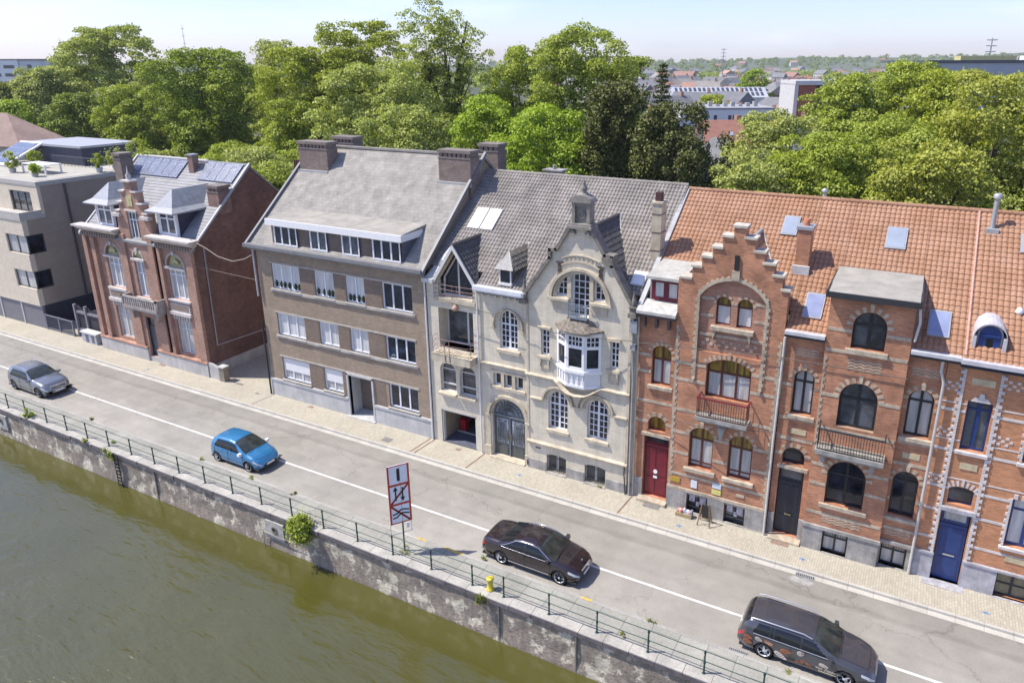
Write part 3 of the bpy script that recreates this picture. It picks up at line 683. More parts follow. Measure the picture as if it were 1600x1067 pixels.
# ------------------------------------------------------------------ apartment block
ap_ = thing('apartment_building', (-6.8,0,0), 'brown brick apartment block with steep grey roof and long flat dormer', 'apartment building')
SA=.854
mb=MB(); AX=dict(A=(-12.12,-9.72),B=(-8.5,-6.93),C=(-6.0,-4.55),D=(-3.25,-1.06)); rows_=[(4.45,5.95),(7.60,9.22)]
wins=[]
for k,(a,b) in AX.items():
    for z0,z1 in rows_: wins.append((k,Op(a,b,z0,z1)))
gw_=[('A',Op(-12.12,-9.72,1.36,2.86)),('B',Op(-8.5,-6.93,1.36,2.86)),('D',Op(-3.25,-1.06,1.36,2.90))]
dor=Op(-6.42,-4.55,.02,2.80)
facade(mb,[(-13.3,-.3),(-.12,-.3),(-.12,10.4),(-13.3,10.4)],[o for _,o in wins]+[o for _,o in gw_]+[dor],0,.16)
gable_side(mb,-13.3,13.4,0,-.3,10.3,6.28,15.75,0,10.3); mb.m[-1]=0
gable_side(mb,-.12,0,13.4,-.3,10.3,6.28,15.75,0,10.3)
mb.quad((-.12,13.4,0),(-13.3,13.4,0),(-13.3,13.4,10.3),(-.12,13.4,10.3))
l=dor.pts(); mb.box(-6.46,-6.42,.16,1.2,0,2.85,1); mb.box(-4.55,-4.51,.16,1.2,0,2.85,1); mb.box(-6.42,-4.55,.16,1.2,2.8,2.84,1)
# brick panels between windows are browner: framed by pale bands
for z in (4.26,7.40): mb.box(-12.3,-.9,-.09,.03,z,z+.17,2)
for z in (5.97,9.24): mb.box(-12.25,-.95,-.035,.03,z,z+.09,2)
mb.box(-12.25,-.95,-.035,.03,2.92,3.02,2)
for a,b in ((-9.68,-8.54),(-6.89,-6.04),(-4.51,-3.29)):
    for z0,z1 in rows_: mb.box(a,b,-.012,.03,z0,z1,3)
mb.box(-9.68,-8.54,-.012,.03,1.3,2.9,3); mb.box(-4.3,-3.5,-.012,.03,1.3,2.9,3); mb.box(-6.89,-6.5,-.012,.03,1.3,2.9,3)
mb.build('wall',[apt,concrete,aptpl,M('panel_brown_brick',(.20,.145,.105),.9,(1,.1),None,(.21,.07,(.24,.2,.17),.009,.18))],ap_)
mb=MB(); mb.box(-13.33,-6.55,-.07,.05,-.3,1.08); mb.box(-4.42,-.10,-.07,.05,-.3,1.08); mb.box(-13.33,-6.55,-.12,.02,1.08,1.22); mb.box(-4.42,-.10,-.12,.02,1.08,1.22)
mb.box(-6.55,-6.42,-.09,.2,0,2.9); mb.box(-4.55,-4.42,-.09,.2,0,2.9); mb.box(-6.55,-4.42,-.09,.1,2.8,2.95); mb.box(-6.6,-4.4,-.25,1.2,-.1,.06)
mb.build('plinth',concrete,ap_)
for k,o in wins+gw_:
    W=3 if k in 'AD' else 2
    cols=[(i/W,.10) for i in range(1,W)]
    g=gcurt2 if k!='D' else gdark
    if o.z0<2 and k!='D':
        w=window(ap_,o,.10,upvc,gcurt,.09,cols=cols,rows=[])
        m_=MB()
        for i in range(9): m_.box(o.x0+.09,o.x1-.09,.085,.105,o.z0+.62+i*.092,o.z0+.70+i*.092)
        m_.build('roller_shutter',white,w)
    else: w=window(ap_,o,.10,upvc,g,.09,cols=cols,rows=[])
    MB().box(o.x0-.08,o.x1+.08,-.13,.1,o.z0-.09,o.z0).build('sill',aptpl,w)
    if k!='D' and o.z0>7:
        m_=MB(); r_=random.Random(int(o.x0*7))
        for i in range(W*2): x=o.x0+.2+(o.x1-o.x0-.4)*i/(W*2-1); m_.lathe([(.06,0),(.09,.12),(.14,.25),(.02,.42)],x+r_.uniform(-.06,.06),.13,o.z0+.09,6)
        m_.build('window_plants',M('dark_houseplant',(.03,.05,.03),.8,(9,.3)),w)
mb=MB(); mb.box(-5.35,-4.62,.95,1.02,.06,2.4,0); dd=mb.build('door',upvc,ap_); MB().box(-5.2,-5.05,.93,.95,1.0,1.3).build('door_handle',zinc,dd)
MB().box(-6.42,-5.35,1.0,1.05,.06,2.8).box(-5.35,-4.55,1.0,1.05,2.4,2.8).build('porch_wall',M('porch_brick',(.16,.12,.1),.9,(1,.1),None,(.21,.07,(.2,.17,.14),.009,.15)),ap_)
# roof
mb=MB(); roof_prism(mb,-13.72,.02,-.35,10.18,6.28,15.86,13.5,9.9,.12,0)
for k in range(34):   # slate courses as thin lips
    y=-.3+6.55*k/34; z=10.45+SA*y; mb.hexa([(-13.72,y,z+.012),(.02,y,z+.012),(.02,y+.19,z+.19*SA+.004),(-13.72,y+.19,z+.19*SA+.004),(-13.72,y,z+.035),(.02,y,z+.035),(.02,y+.19,z+.19*SA+.008),(-13.72,y+.19,z+.19*SA+.008)])
mb.box(-13.72,.02,6.1,6.46,15.80,15.92)
mb.build('roof',aptroof,ap_)
mb=MB(); 
for x in (.0,-13.78): mb.hexa([(x-.06,-.45,10.12),(x+.10,-.45,10.12),(x+.10,6.3,15.95-.05),(x-.06,6.3,15.90),(x-.06,-.45,10.34),(x+.10,-.45,10.34),(x+.10,6.3,16.08),(x-.06,6.3,16.08)])
mb.build('verge_flashing',M('dark_lead',(.14,.15,.17),.5,(3,.12)),ap_)
mb=MB(); mb.box(-13.85,.02,-.52,-.18,10.22,10.42); mb.box(-13.5,-.05,-.40,.02,10.12,10.22); mb.build('gutter',M('dark_gutter',(.20,.20,.21),.6,(3,.1)),ap_)
mb=MB()
mb.box(-11.75,-1.60,.10,1.7,10.4,11.72,0)
DX=[(-11.48,-9.55,3),(-8.48,-7.14,2),(-5.98,-4.66,2),(-3.68,-1.68,3)]
mb.build('dormer_wall',M('dormer_brick',(.18,.135,.11),.9,(1.5,.15),None,(.21,.07,(.2,.17,.15),.009,.15)),ap_)
MB().box(-1.6,-1.57,.10,1.7,10.4,11.72).box(-11.78,-11.75,.10,1.7,10.4,11.72).build('dormer_cheek',M('dark_slate_cheek',(.10,.11,.14),.6,(4,.15)),ap_)
for a,b,W in DX:
    window(ap_,Op(a,b,10.50,11.74),-.02,upvc,gmid if W==2 else gdark,.09,cols=[(i/W,.10) for i in range(1,W)],name='dormer_window')
mb=MB(); mb.box(-11.92,-1.42,-.22,-.10,11.74,12.12); mb.box(-1.54,-1.42,-.10,1.75,11.74,12.12); mb.box(-11.92,-11.8,-.10,1.75,11.74,12.12); mb.build('fascia',white,ap_)
MB().hexa([(-11.9,-.12,11.98),(-1.45,-.12,11.98),(-1.45,2.1,11.98),(-11.9,2.1,11.98),(-11.9,-.12,12.14),(-1.45,-.12,12.14),(-1.45,2.2,12.34),(-11.9,2.2,12.34)]).build('dormer_roof',felt,ap_)
def bigchim(th,x0,x1,y0,y1,z0,zt,band=True,mat=None):
    m_=MB(); m_.box(x0,x1,y0,y1,z0,zt-.5,0); m_.box(x0-.03,x1+.03,y0-.03,y1+.03,zt-.5,zt-.42,1); 
    n=int((x1-x0)/.3)
    for k in range(n): a=x0+(x1-x0)*(k+.15)/n; m_.box(a,a+(x1-x0)/n*.7,y0+.02,y1-.02,zt-.42,zt-.18,0)
    m_.box(x0+.1,x1-.1,y0+.12,y1-.12,zt-.42,zt-.18,2)
    m_.box(x0-.06,x1+.06,y0-.06,y1+.06,zt-.18,zt,1)
    return m_.build('chimney',[mat or chbrick,M('chimney_cap',(.20,.17,.15),.9,(4,.15)),blackp],th)
for x0,x1 in ((-13.55,-11.05),(-2.2,.05)):
    c=bigchim(ap_,x0,x1,4.62,5.6,13.2,16.28)
    MB().box(x0-.05,x1+.05,4.45,4.62,14.2,14.42).build('chimney_flashing',zinc,c)
bigchim(ap_,-13.4,-11.5,7.6,8.6,13.0,16.35); bigchim(ap_,-1.3,.1,7.6,8.6,13.0,16.4)
pipe(ap_,[(-13.42,-.12,0),(-13.42,-.12,5.2)],.06,blackp); pipe(ap_,[(-13.42,-.14,6.9),(-13.42,-.14,10.2)],.06,M('grey_pipe',(.45,.46,.48),.5,(4,.1)))
# ------------------------------------------------------------------ villa
vi = thing('brick_villa', (-25.5,0,0), 'red brick villa with slate roof, two white dormers and stepped centre gable', 'villa')
SV=.912; XR=-19.4; XL=-31.7
mb=MB(); L2_=Op(-29.46,-27.72,5.30,8.58,'a'); C2_=Op(-25.98,-24.88,5.05,8.42,'a'); R2_=Op(-22.50,-20.62,5.40,8.62,'a')
L1_=Op(-29.48,-27.82,1.32,3.75); D1_=Op(-25.9,-24.92,.4,3.5); R1_=Op(-22.48,-20.85,1.30,3.82)
facade(mb,[(XL,-.3),(-27.05,-.3),(-27.05,9.5),(XL,9.5)],[L2_,L1_],0,.22)
facade(mb,[(-23.45,-.3),(XR,-.3),(XR,9.5),(-23.45,9.5)],[R2_,R1_],0,.22)
G_=Op(-25.86,-24.66,9.18,11.30)
st=[(-27.05,-.3),(-23.45,-.3),(-23.45,11.25),(-23.95,11.25),(-23.95,11.9),(-24.35,11.9),(-24.35,12.7),(-24.85,12.7),(-24.85,13.4),(-25.65,13.4),(-25.65,12.7),(-26.15,12.7),(-26.15,11.9),(-26.55,11.9),(-26.55,11.25),(-27.05,11.25)]
facade(mb,st,[C2_,D1_,G_],-.12,.22,thick=.5)
# pilasters
for a,b,z1 in ((XL,-31.25,9.2),(-30.75,-30.3,9.0),(-27.35,-27.05,9.0),(-27.05,-26.55,9.6),(-23.95,-23.45,9.6),(-23.05,-22.75,9.0),(-20.1,XR,9.2),(-26.55,-26.3,5.0),(-24.3,-23.95,5.0)): mb.box(a,b,-.24,.02,.9,z1)
mb.box(XL,XR,.3,11,-.2,0)
mb.build('wall',villab,vi)
mb=MB(); gable_side(mb,XR+.005,0.02,11.2,.78,9.4,5.33,14.15,0,8.9); mb.quad((XL,11.2,0),(XL,0,0),(XL,0,9.4),(XL,11.2,9.4)); gable_side(mb,XL,11.2,0,-.2,8.9,5.33,14.15,0,9.4)
mb.quad((XR,11.2,0),(XL,11.2,0),(XL,11.2,9),(XR,11.2,9))
mb.build('side_wall',villas,vi)
mb=MB(); mb.box(XR-.02,XR+.06,.02,11.2,-.3,.80); mb.box(XL,-26.0,-.30,.02,-.3,.98); mb.box(-24.85,XR+.02,-.30,.02,-.3,.98); mb.box(-25.98,-24.85,-.2,.3,-.3,.38)
mb.box(XL,-26.0,-.34,.02,.98,1.10,1); mb.box(-24.85,XR+.02,-.34,.02,.98,1.10,1)
mb.build('plinth',[M('pale_plinth',(.50,.48,.46),.85,(1,.12),(9,.08),streak=.2),villab],vi)
# stone trim
mb=MB()
for o,y in ((L2_,0),(C2_,-.12),(R2_,0)):
    zz=o.z1-(o.x1-o.x0)/2; mb.box(o.x0-.18,o.x1+.18,y-.14,y+.1,zz-.10,zz+.06,0); mb.ring((o.x0+o.x1)/2,zz+.06,(o.x1-o.x0)/2-.0,(o.x1-o.x0)/2+.08,0,180,y-.05,y+.02,14,0)
    mb.box(o.x0-.22,o.x1+.22,y-.20,y+.02,o.z0-.16,o.z0-.02,0)
    mb.ring((o.x0+o.x1)/2,zz+.30,.10,.34,0,180,y-.02,y+.12,10,1)
    mb.prism([((o.x0+o.x1)/2-.1,o.z1-.05),((o.x0+o.x1)/2+.1,o.z1-.05),((o.x0+o.x1)/2+.14,o.z1+.28),((o.x0+o.x1)/2-.14,o.z1+.28)],y-.12,y+.02,0)
for x0,x1 in ((-29.7,-27.6),(-22.7,-20.6)):
    mb.box(x0,x1,-.12,.02,4.45,5.1,0); mb.box(x0+.15,x1-.15,-.14,-.1,4.6,5.0,2); mb.box(x0-.1,x1+.1,-.22,.02,4.22,4.45,0)
    for k in range(7): mb.box(x0+.15+k*.27,x0+.28+k*.27,-.10,.02,3.86,4.2,0)
for x0,x1 in ((-31.95,-27.1),(-23.4,-18.85)):
    mb.hexa([(x0+.3,-.25,9.42),(x1-.3,-.25,9.42),(x1-.3,.05,9.42),(x0+.3,.05,9.42),(x0,-.66,9.80),(x1,-.66,9.80),(x1,.05,9.80),(x0,.05,9.80)],0)
    mb.box(x0-.03,x1+.03,-.72,.1,9.80,9.92,0)
    for k in range(14): a=x0+.4+k*(x1-x0-.8)/13.5; mb.box(a,a+.16,-.34,.02,9.12,9.40,2)
mb.box(-27.3,-26.4,-.36,.0,10.90,11.12,0); mb.box(-24.1,-23.2,-.36,.0,10.90,11.12,0)
for x,z in ((-26.8,11.25),(-23.7,11.25),(-26.35,11.9),(-24.15,11.9),(-25.9,12.7),(-24.6,12.7)): mb.box(x-.3,x+.3,-.24,.42,z,z+.10,0)
mb.box(-25.75,-24.75,-.26,.42,13.4,13.52,0); mb.box(-25.95,-24.6,-.22,.0,11.34,11.46,0); mb.box(-26.0,-24.5,-.24,.0,9.02,9.16,0)
mb.lathe([(.22,0),(.14,.12),(.2,.3),(.06,.5),(.02,.95)],-25.25,.1,13.5,8)
mb.box(-25.55,-24.95,-.16,.0,11.7,12.5,1)
mb.build('stone_trim',[M('villa_pale_stone',(.55,.51,.48),.8,(2,.12),streak=.2),M('yellow_tympanum',(.50,.46,.24),.8,(5,.3)),M('brown_trim',(.26,.2,.16),.8,(5,.15))],vi)
for o,y,W in ((L2_,.14,3),(R2_,.14,3),(C2_,.02,2)):
    zz=o.z1-(o.x1-o.x0)/2-.1
    window(vi,Op(o.x0,o.x1,o.z0,zz),y,upvc,gcurt,.09,cols=[(i/W,.11) for i in range(1,W)],rows=[(o.z0+1.75,.07)])
    MB().poly([(x,y+.04,z) for x,z in [(o.x0,zz),(o.x1,zz)]+o.pts()[2:]]).build('tympanum',MATS['yellow_tympanum'],vi)
window(vi,L1_,.14,greyfr,gcurt,.09,cols=[(.5,.14)],rows=[(3.1,.08)]); window(vi,R1_,.14,greyfr,gcurt,.09,cols=[(.5,.14)],rows=[(3.15,.08)])
window(vi,G_,.0,upvc,gmid,.09,cols=[(.33,.07),(.66,.07)],rows=[(10.72,.08)])
w=window(vi,D1_,.02,navy,gmid,.10,cols=[],rows=[(2.75,.08)],name='door_surround',pane=False); MB().box(-25.82,-25.0,.06,.10,.42,2.75).build('door',M('slate_blue_door',(.05,.065,.09),.4,(5,.1)),vi)
MB().poly([(-25.82,.08,2.78),(-25.0,.08,2.78),(-25.0,.08,3.42),(-25.82,.08,3.42)]).build('pane',gdark,w)
# balcony
mb=MB(); mb.box(-27.0,-23.1,-.95,-.1,4.32,4.55); mb.box(-26.9,-23.2,-.7,-.1,4.1,4.32)
mb.box(-27.0,-23.1,-.95,-.82,5.12,5.24); 
for k in range(17): mb.box(-26.95+k*.24,-26.83+k*.24,-.93,-.85,4.55,5.12)
mb.box(-27.0,-26.86,-.95,-.1,4.55,5.24); mb.box(-23.24,-23.1,-.95,-.1,4.55,5.24)
mb.prism([(-26.7,4.1),(-26.4,4.1),(-26.4,3.4)][::-1],-.6,-.1); mb.prism([(-23.8,4.1),(-23.5,4.1),(-23.8,3.4)][::-1],-.6,-.1)
mb.build('balcony',M('villa_balcony_stone',(.36,.33,.31),.85,(3,.2),streak=.2),vi)
MB().lathe([(.16,0),(.3,.4),(.26,.42),(.1,.3)],-24.5,-.5,4.56,9).build('balcony_basin',white,vi)
# roof
mb=MB(); roof_prism(mb,XL-.2,XR+.10,-.25,9.17,5.33,14.26,11.3,8.9,.12,0); mb.box(XL-.2,XR+.1,5.2,5.46,14.2,14.32,1)
for k in range(28):
    y=-.25+5.5*k/28; z=9.4+SV*y; mb.hexa([(XL-.2,y,z+.01),(XR+.1,y,z+.01),(XR+.1,y+.19,z+.19*SV+.002),(XL-.2,y+.19,z+.19*SV+.002),(XL-.2,y,z+.03),(XR+.1,y,z+.03),(XR+.1,y+.19,z+.19*SV+.006),(XL-.2,y+.19,z+.19*SV+.006)])
for x in (XR+.02,XL-.2): mb.hexa([(x,-.3,9.1),(x+.16,-.3,9.1),(x+.16,5.33,14.25),(x,5.33,14.25),(x,-.3,9.25),(x+.16,-.3,9.25),(x+.16,5.33,14.42),(x,5.33,14.42)],2)
mb.build('roof',[M('villa_slate',(.25,.25,.26),.6,(1.5,.14),(9,.12)),lead,M('pale_verge',(.45,.45,.46),.6,(3,.1))],vi)
def panelgrid(x0,x1,y0,y1):
    z=lambda y:9.4+SV*y+.10; m_=MB(); nx=max(1,round((x1-x0)/1.0)); 
    for i in range(nx):
        for j in range(1):
            a=x0+(x1-x0)*i/nx+.02; b=x0+(x1-x0)*(i+1)/nx-.02; m_.hexa([(a,y0,z(y0)),(b,y0,z(y0)),(b,y1,z(y1)),(a,y1,z(y1)),(a,y0,z(y0)+.05),(b,y0,z(y0)+.05),(b,y1,z(y1)+.05),(a,y1,z(y1)+.05)])
    m_.build('solar_panel',solar,vi)
panelgrid(-31.3,-25.6,3.95,5.15); panelgrid(-23.4,-19.7,3.98,5.2)
for xa in (-30.0,-22.95):
    xb=xa+1.7; m_=MB(); o=Op(xa,xb,9.95,11.55); facade(m_,[(xa-.12,9.7),(xb+.12,9.7),(xb+.12,11.65),(xa-.12,11.65)],[o],.25,.12,thick=.2); dm=m_.build('dormer',white,vi)
    window(vi,o,.30,upvc,gmid,.12,cols=[(.5,.14)],rows=[(11.05,.10)],name='dormer_window')
    m_=MB()
    for x in (xa-.12,xb+.09): m_.add([(x,.45,9.75),(x,.45,11.65),(x,2.5,11.65),(x+.03,.45,9.75),(x+.03,.45,11.65),(x+.03,2.5,11.65)],[(0,1,2),(3,5,4),(0,3,4,1)])
    m_.build('dormer_cheek',M('dark_cheek',(.045,.045,.075),.5,(4,.15)),vi)
    m_=MB(); c=(xa+xb)/2; e=.62
    base=[(xa-e,-.28,11.58),(xb+e,-.28,11.58),(xb+e,2.5,11.62),(xa-e,2.5,11.62)]; md=[(xa-.1,.15,11.85),(xb+.1,.15,11.85),(xb+.1,2.9,11.85),(xa-.1,2.9,11.85)]; tp=[(c-.02,1.0,12.95),(c+.02,1.0,12.95),(c+.02,3.95,12.98),(c-.02,3.95,12.98)]
    m_.add(base+md+tp,[(0,1,5,4),(4,5,9,8)],0); m_.add(base+md+tp,[(1,2,6,5),(5,6,10,9),(3,0,4,7),(7,4,8,11),(8,9,10,11)],1); m_.box(xa-e,xb+e,-.28,2.5,11.50,11.58,0)
    m_.build('dormer_roof',[M('pale_lead_roof',(.34,.35,.38),.5,(3,.08)),M('grey_lead_roof',(.26,.275,.29),.55,(3,.14))],vi)
bigchim(vi,-20.5,-19.38,2.5,3.5,11.2,13.15,mat=M('villa_chimney_brick',(.26,.15,.12),.9,(2,.15),None,(.21,.07,(.25,.2,.16),.009,.15)))
bigchim(vi,-31.75,-30.85,3.2,4.2,12,14.7); m_=MB(); m_.box(-24.75,-24.2,4.45,4.95,13.2,14.75,0); m_.box(-24.8,-24.15,4.4,5.0,14.75,14.85,1); m_.build('chimney',[MATS['villa_chimney_brick'],lead],vi)
m_=MB(); m_.box(-19.9,-19.3,9.6,10.4,9,13.3,0)
for x in (-19.8,-19.6,-19.4): m_.lathe([(.08,0),(.08,.8)],x,10,13.3,6,1)
m_.build('chimney',[MATS['villa_chimney_brick'],M('red_brown_pot',(.12,.045,.04),.8,(4,.1))],vi)
m_=MB(); m_.tube([(-19.30,.75,9.3),(-19.30,.66,2.15),(-19.30,5.3,1.95)],.07,6); m_.build('wall_pipe',M('pale_grey_pipe',(.36,.33,.32),.6,(4,.1)),vi)
# rear outbuilding behind villa
# ------------------------------------------------------------------ modern block
mo = thing('modern_apartment_block', (-46,0,0), 'pale brick modern apartment block with corner windows and roof terrace', 'apartment building')
XM=-40.15
mb=MB(); v1=Op(-42.9,-40.15-.001,3.45,4.95); v2=Op(-43.0,-40.15-.001,6.40,7.95)
def slabwall(z0,z1,cut=None):
    if cut: mb.box(-56,cut,0,.4,z0,z1,0); 
    else: mb.box(-56,XM,0,.4,z0,z1,0)
slabwall(2.0,3.45); slabwall(3.45,4.95,-42.9); slabwall(4.95,6.40); slabwall(6.40,7.95,-43.0); slabwall(7.95,9.22)
mb.box(-56,-44.4,1.65,1.9,9.5,11.75,0); mb.box(-41.3,XM,1.65,1.9,9.5,11.75,0); mb.box(-44.4,-41.3,1.65,1.9,11.2,11.75,0)
mb.build('wall',moderns,mo)
mb=MB(); 
for z0,z1,c in ((2.0,3.45,.4),(3.45,4.95,1.42),(4.95,6.40,.4),(6.40,7.95,1.42),(7.95,9.22,.4),(9.22,11.75,1.9)): mb.box(XM-.3,XM,c,18,z0,z1,0)
mb.build('side_wall',M('shaded_side_brick',(.37,.30,.235),.9,(.8,.06),None,(.3,.06,(.27,.24,.22),.006,.07)),mo)  # front brick in a darker tone: the side's shade is put into colour
mb=MB(); mb.box(-56,XM+.02,-.06,1.9,9.2,9.5); mb.box(-56,XM+.05,1.6,18,11.75,12.1); mb.box(-56,XM,-.05,.05,9.5,9.85); mb.box(XM-.08,XM+.02,.0,1.65,9.5,9.85); mb.build('cornice_slab',M('modern_slab',(.46,.44,.40),.7,(2,.06)),mo)
mb=MB(); mb.box(-56,XM+.01,.12,.3,-.2,2.0); 
for x in (-46.6,-43.3,-50): mb.box(x,x+.12,.06,.12,-.1,2.0,1)
mb.build('base_panels',[moderng,greyfr],mo)
mb=MB(); mb.box(-56,XM-.02,.3,18,-.2,2.0) ; mb.build('carport_shade',modernd,mo)  # solid dark box stands for the shade inside the open carport
def cornerwin(z0,z1,xa):
    m_=MB(); y0=.12
    for x in (xa,(xa+XM)/2,XM-.1): m_.box(x,x+.08,y0,y0+.1,z0,z1)
    m_.box(xa,XM-.02,y0,y0+.1,z0,z0+.08); m_.box(xa,XM-.02,y0,y0+.1,z1-.08,z1)
    m_.box(XM-.12,XM-.02,y0,1.42,z0,z0+.08); m_.box(XM-.12,XM-.02,y0,1.42,z1-.08,z1); m_.box(XM-.12,XM-.02,1.34,1.42,z0,z1)
    w=m_.build('window',M('dark_frame',(.06,.065,.07),.4,(4,.1)),mo)
    MB().quad((xa,y0+.05,z0),(XM-.06,y0+.05,z0),(XM-.06,y0+.05,z1),(xa,y0+.05,z1)).build('pane',gcurt,w)
    MB().quad((XM-.06,y0+.05,z0),(XM-.06,1.40,z0),(XM-.06,1.40,z1),(XM-.06,y0+.05,z1)).build('pane',gdark,w)
cornerwin(3.45,4.95,-42.9); cornerwin(6.40,7.95,-43.0)
window(mo,Op(-44.4,-41.3,9.52,11.2),1.75,MATS['dark_frame'],gmid,.09,cols=[(.33,.1),(.66,.1)])
pipe(mo,[(XM+.06,3.8,2.0),(XM+.06,3.8,11.7)],.09,M('dark_downpipe',(.07,.06,.07),.5,(4,.1)))
# penthouse level
mb=MB(); mb.box(-56,-46.2,9.2,14.5,12.1,13.75,0); mb.box(-56,-46.0,9.0,14.7,13.75,13.95,1)
mb.build('penthouse',[M('navy_cladding',(.035,.04,.075),.5,(2,.15)),M('pale_fascia',(.36,.37,.39),.5,(2,.05))],mo)
mb=MB(); mb.hexa([(-56,5.6,12.2),(-52.2,5.6,12.2),(-52.2,9.2,13.9),(-56,9.2,13.9),(-56,5.6,12.35),(-52.2,5.6,12.35),(-52.2,9.2,14.05),(-56,9.2,14.05)],0); mb.hexa([(-55.8,5.8,12.46),(-52.5,5.8,12.46),(-52.5,8.9,13.93),(-55.8,8.9,13.93),(-55.8,5.8,12.51),(-52.5,5.8,12.51),(-52.5,8.9,13.98),(-55.8,8.9,13.98)],1); mb.build('solar_canopy',[white,solar],mo)
mb=MB()
for k in range(14): mb.tube([(-49.9+k*.55,8.6,12.1),(-49.9+k*.55,8.6,13.0)],.02,4)
mb.box(-50,-42.6,8.57,8.63,12.98,13.04); mb.build('terrace_railing',M('dark_frame2',(.10,.11,.12),.4,(4,.1)),mo)
MB().box(-56,XM-.3,1.9,9.2,11.8,12.13).build('terrace_floor',M('terrace_paving',(.40,.38,.33),.9,(1,.1)),mo)
tb=thing('terrace_table',(-45.2,5.0,12.13),'white slatted garden table on the roof terrace','table')
m_=MB(); m_.box(-47.0,-43.4,4.3,5.7,12.88,12.95); m_.build('table_top',white,tb)
for x,y in ((-46.9,4.35),(-43.5,4.35),(-46.9,5.65),(-43.5,5.65)): MB().box(x-.06,x+.06,y-.06,y+.06,12.13,12.88).build('leg',white,tb)
# ------------------------------------------------------------------ things between modern block and villa
gt=thing('front_fence',(-38.1,.15,0),'low dark metal fence at the foot of the modern block','fence')
m_=MB(); m_.box(-40.0,-36.2,.12,.18,1.22,1.30); m_.box(-40.0,-36.2,.12,.18,.08,.16); m_.build('rail',M('grey_fence_paint',(.20,.21,.25),.5,(4,.1)),gt)
m_=MB()
for k in range(30): m_.box(-39.95+k*.128,-39.91+k*.128,.135,.165,.16,1.22)
m_.build('infill_bars',M('dark_fence_paint',(.07,.075,.11),.5,(4,.1)),gt)
for x in (-36.2,-38.1,-39.98): MB().box(x-.05,x+.05,.09,.21,0,1.34).build('post',MATS['grey_fence_paint'],gt)
g2=thing('timber_gate',(-34.2,.5,0),'tall dark timber gate beside the red brick villa','gate')
m_=MB()
for k in range(24): m_.box(-36.0+k*.165,-35.86+k*.165,.55,.60,.1,2.5+.12*math.sin(k*.9))
m_.build('board_panel',M('dark_timber',(.045,.043,.055),.7,(6,.3)),g2)
m_=MB(); m_.box(-36.05,-32.0,.45,.55,2.0,2.2); m_.box(-36.05,-32.0,.45,.55,.5,.68); m_.build('rail',M('grey_timber',(.22,.21,.24),.7,(6,.2)),g2)
for x in (-36.05,-34.6,-32.0): MB().box(x-.1,x+.1,.40,.60,0,2.7).build('post',MATS['grey_timber'],g2)
ub=thing('utility_cabinet',(-33.4,-.1,0),'pale grey utility cabinet standing against the villa corner','cabinet')
MB().box(-34.5,-32.6,-.22,.30,.0,.78).build('body',M('cabinet_grey',(.42,.43,.46),.6,(3,.08)),ub); MB().box(-34.6,-32.5,-.28,.36,.78,.90).build('lid',M('cabinet_lid',(.55,.55,.52),.7,(3,.08)),ub)
m_=MB(); m_.box(-34.0,-33.65,-.24,-.22,.1,.7); m_.box(-33.2,-32.9,-.24,-.22,.1,.7); m_.build('door',M('cabinet_dark',(.12,.13,.17),.6,(3,.08)),ub)
# alley: gate pier, ramp wall
pr=thing('gate_pier',(-18.9,-.15,0),'short brown brick pier at the alley mouth by the villa','pier')
MB().box(-18.25,-17.75,-.32,.10,0,1.02).build('shaft',M('pier_brick',(.24,.2,.15),.9,(3,.2),None,(.21,.07,(.3,.27,.22),.009,.15)),pr); MB().box(-18.30,-17.70,-.37,.15,1.02,1.10).build('cap',concrete,pr)
pw=thing('low_alley_wall',(-18.9,0,0),'pale crumbling low wall between villa corner and brick pier','wall')
MB().hexa([(-19.3,-.25,0),(-18.25,-.25,0),(-18.25,-.05,0),(-19.3,-.05,0),(-19.3,-.25,1.15),(-18.25,-.25,.85),(-18.25,-.05,.85),(-19.3,-.05,1.15)]).build('masonry',MATS['pale_plinth'],pw)
aw=thing('alley_back_wall',(-16.4,11,0),'pale rendered wall closing the alley beside the apartment block','wall')
MB().box(-19.3,-13.3,11.0,11.3,0,3.2).build('masonry',concrete,aw); MB().box(-19.3,-13.3,10.95,11.35,3.2,3.3).build('cap',lead,aw)
# ------------------------------------------------------------------ orange houses
SO=.68; OZ=10.25
def orange_roof(th,x0,x1,seed,segs):
    mb=MB(); split_roof(mb,x0,x1,OZ,SO,6.55,.25,segs,.21,.295,seed=seed,amp=.05)
    ridge_tiles(mb,(x0,6.55,OZ+6.55*SO+.06),(x1,6.55,OZ+6.55*SO+.06),.12,.4)
    mb.build('roof',[tileor,tiledark],th)
ARCHN=17
sg = thing('stepped_gable_house', (15.8,0,0), 'orange brick house with crow-stepped gable and dark red door', 'house')
YG=-.15
mb=MB(); A1=Op(12.93,14.22,.16,3.58); A2=Op(13.1,14.0,3.86,4.66,'s',.42); A3=Op(13.15,14.10,6.35,8.38,'s',.34)
facade(mb,[(12.42,-.3),(14.30,-.3),(14.30,10.1),(12.42,10.1)],[A1,A2,A3],0,.24)
c1=Op(15.30,16.34,.0,.98); c2=Op(17.15,18.14,.0,.98); B1=Op(15.25,16.40,2.50,4.68,'s',.40); B2=Op(17.13,18.22,2.46,4.70,'s',.40); BW=Op(15.83,17.86,6.35,8.32,'s',.36)
N1=Op(15.33,18.22,8.55,12.02,'s',.85,n=16)
ST=[(14.42,11.87),(14.90,11.87),(14.90,12.45),(15.30,12.45),(15.30,12.93),(15.74,12.93),(15.74,13.40),(16.16,13.40),(16.16,13.94),(16.60,13.94),(16.60,14.40),(17.10,14.40),(17.10,13.94),(17.54,13.94),(17.54,13.40),(17.96,13.40),(17.96,12.93),(18.40,12.93),(18.40,12.45),(18.80,12.45),(18.80,11.87),(19.08,11.87)]
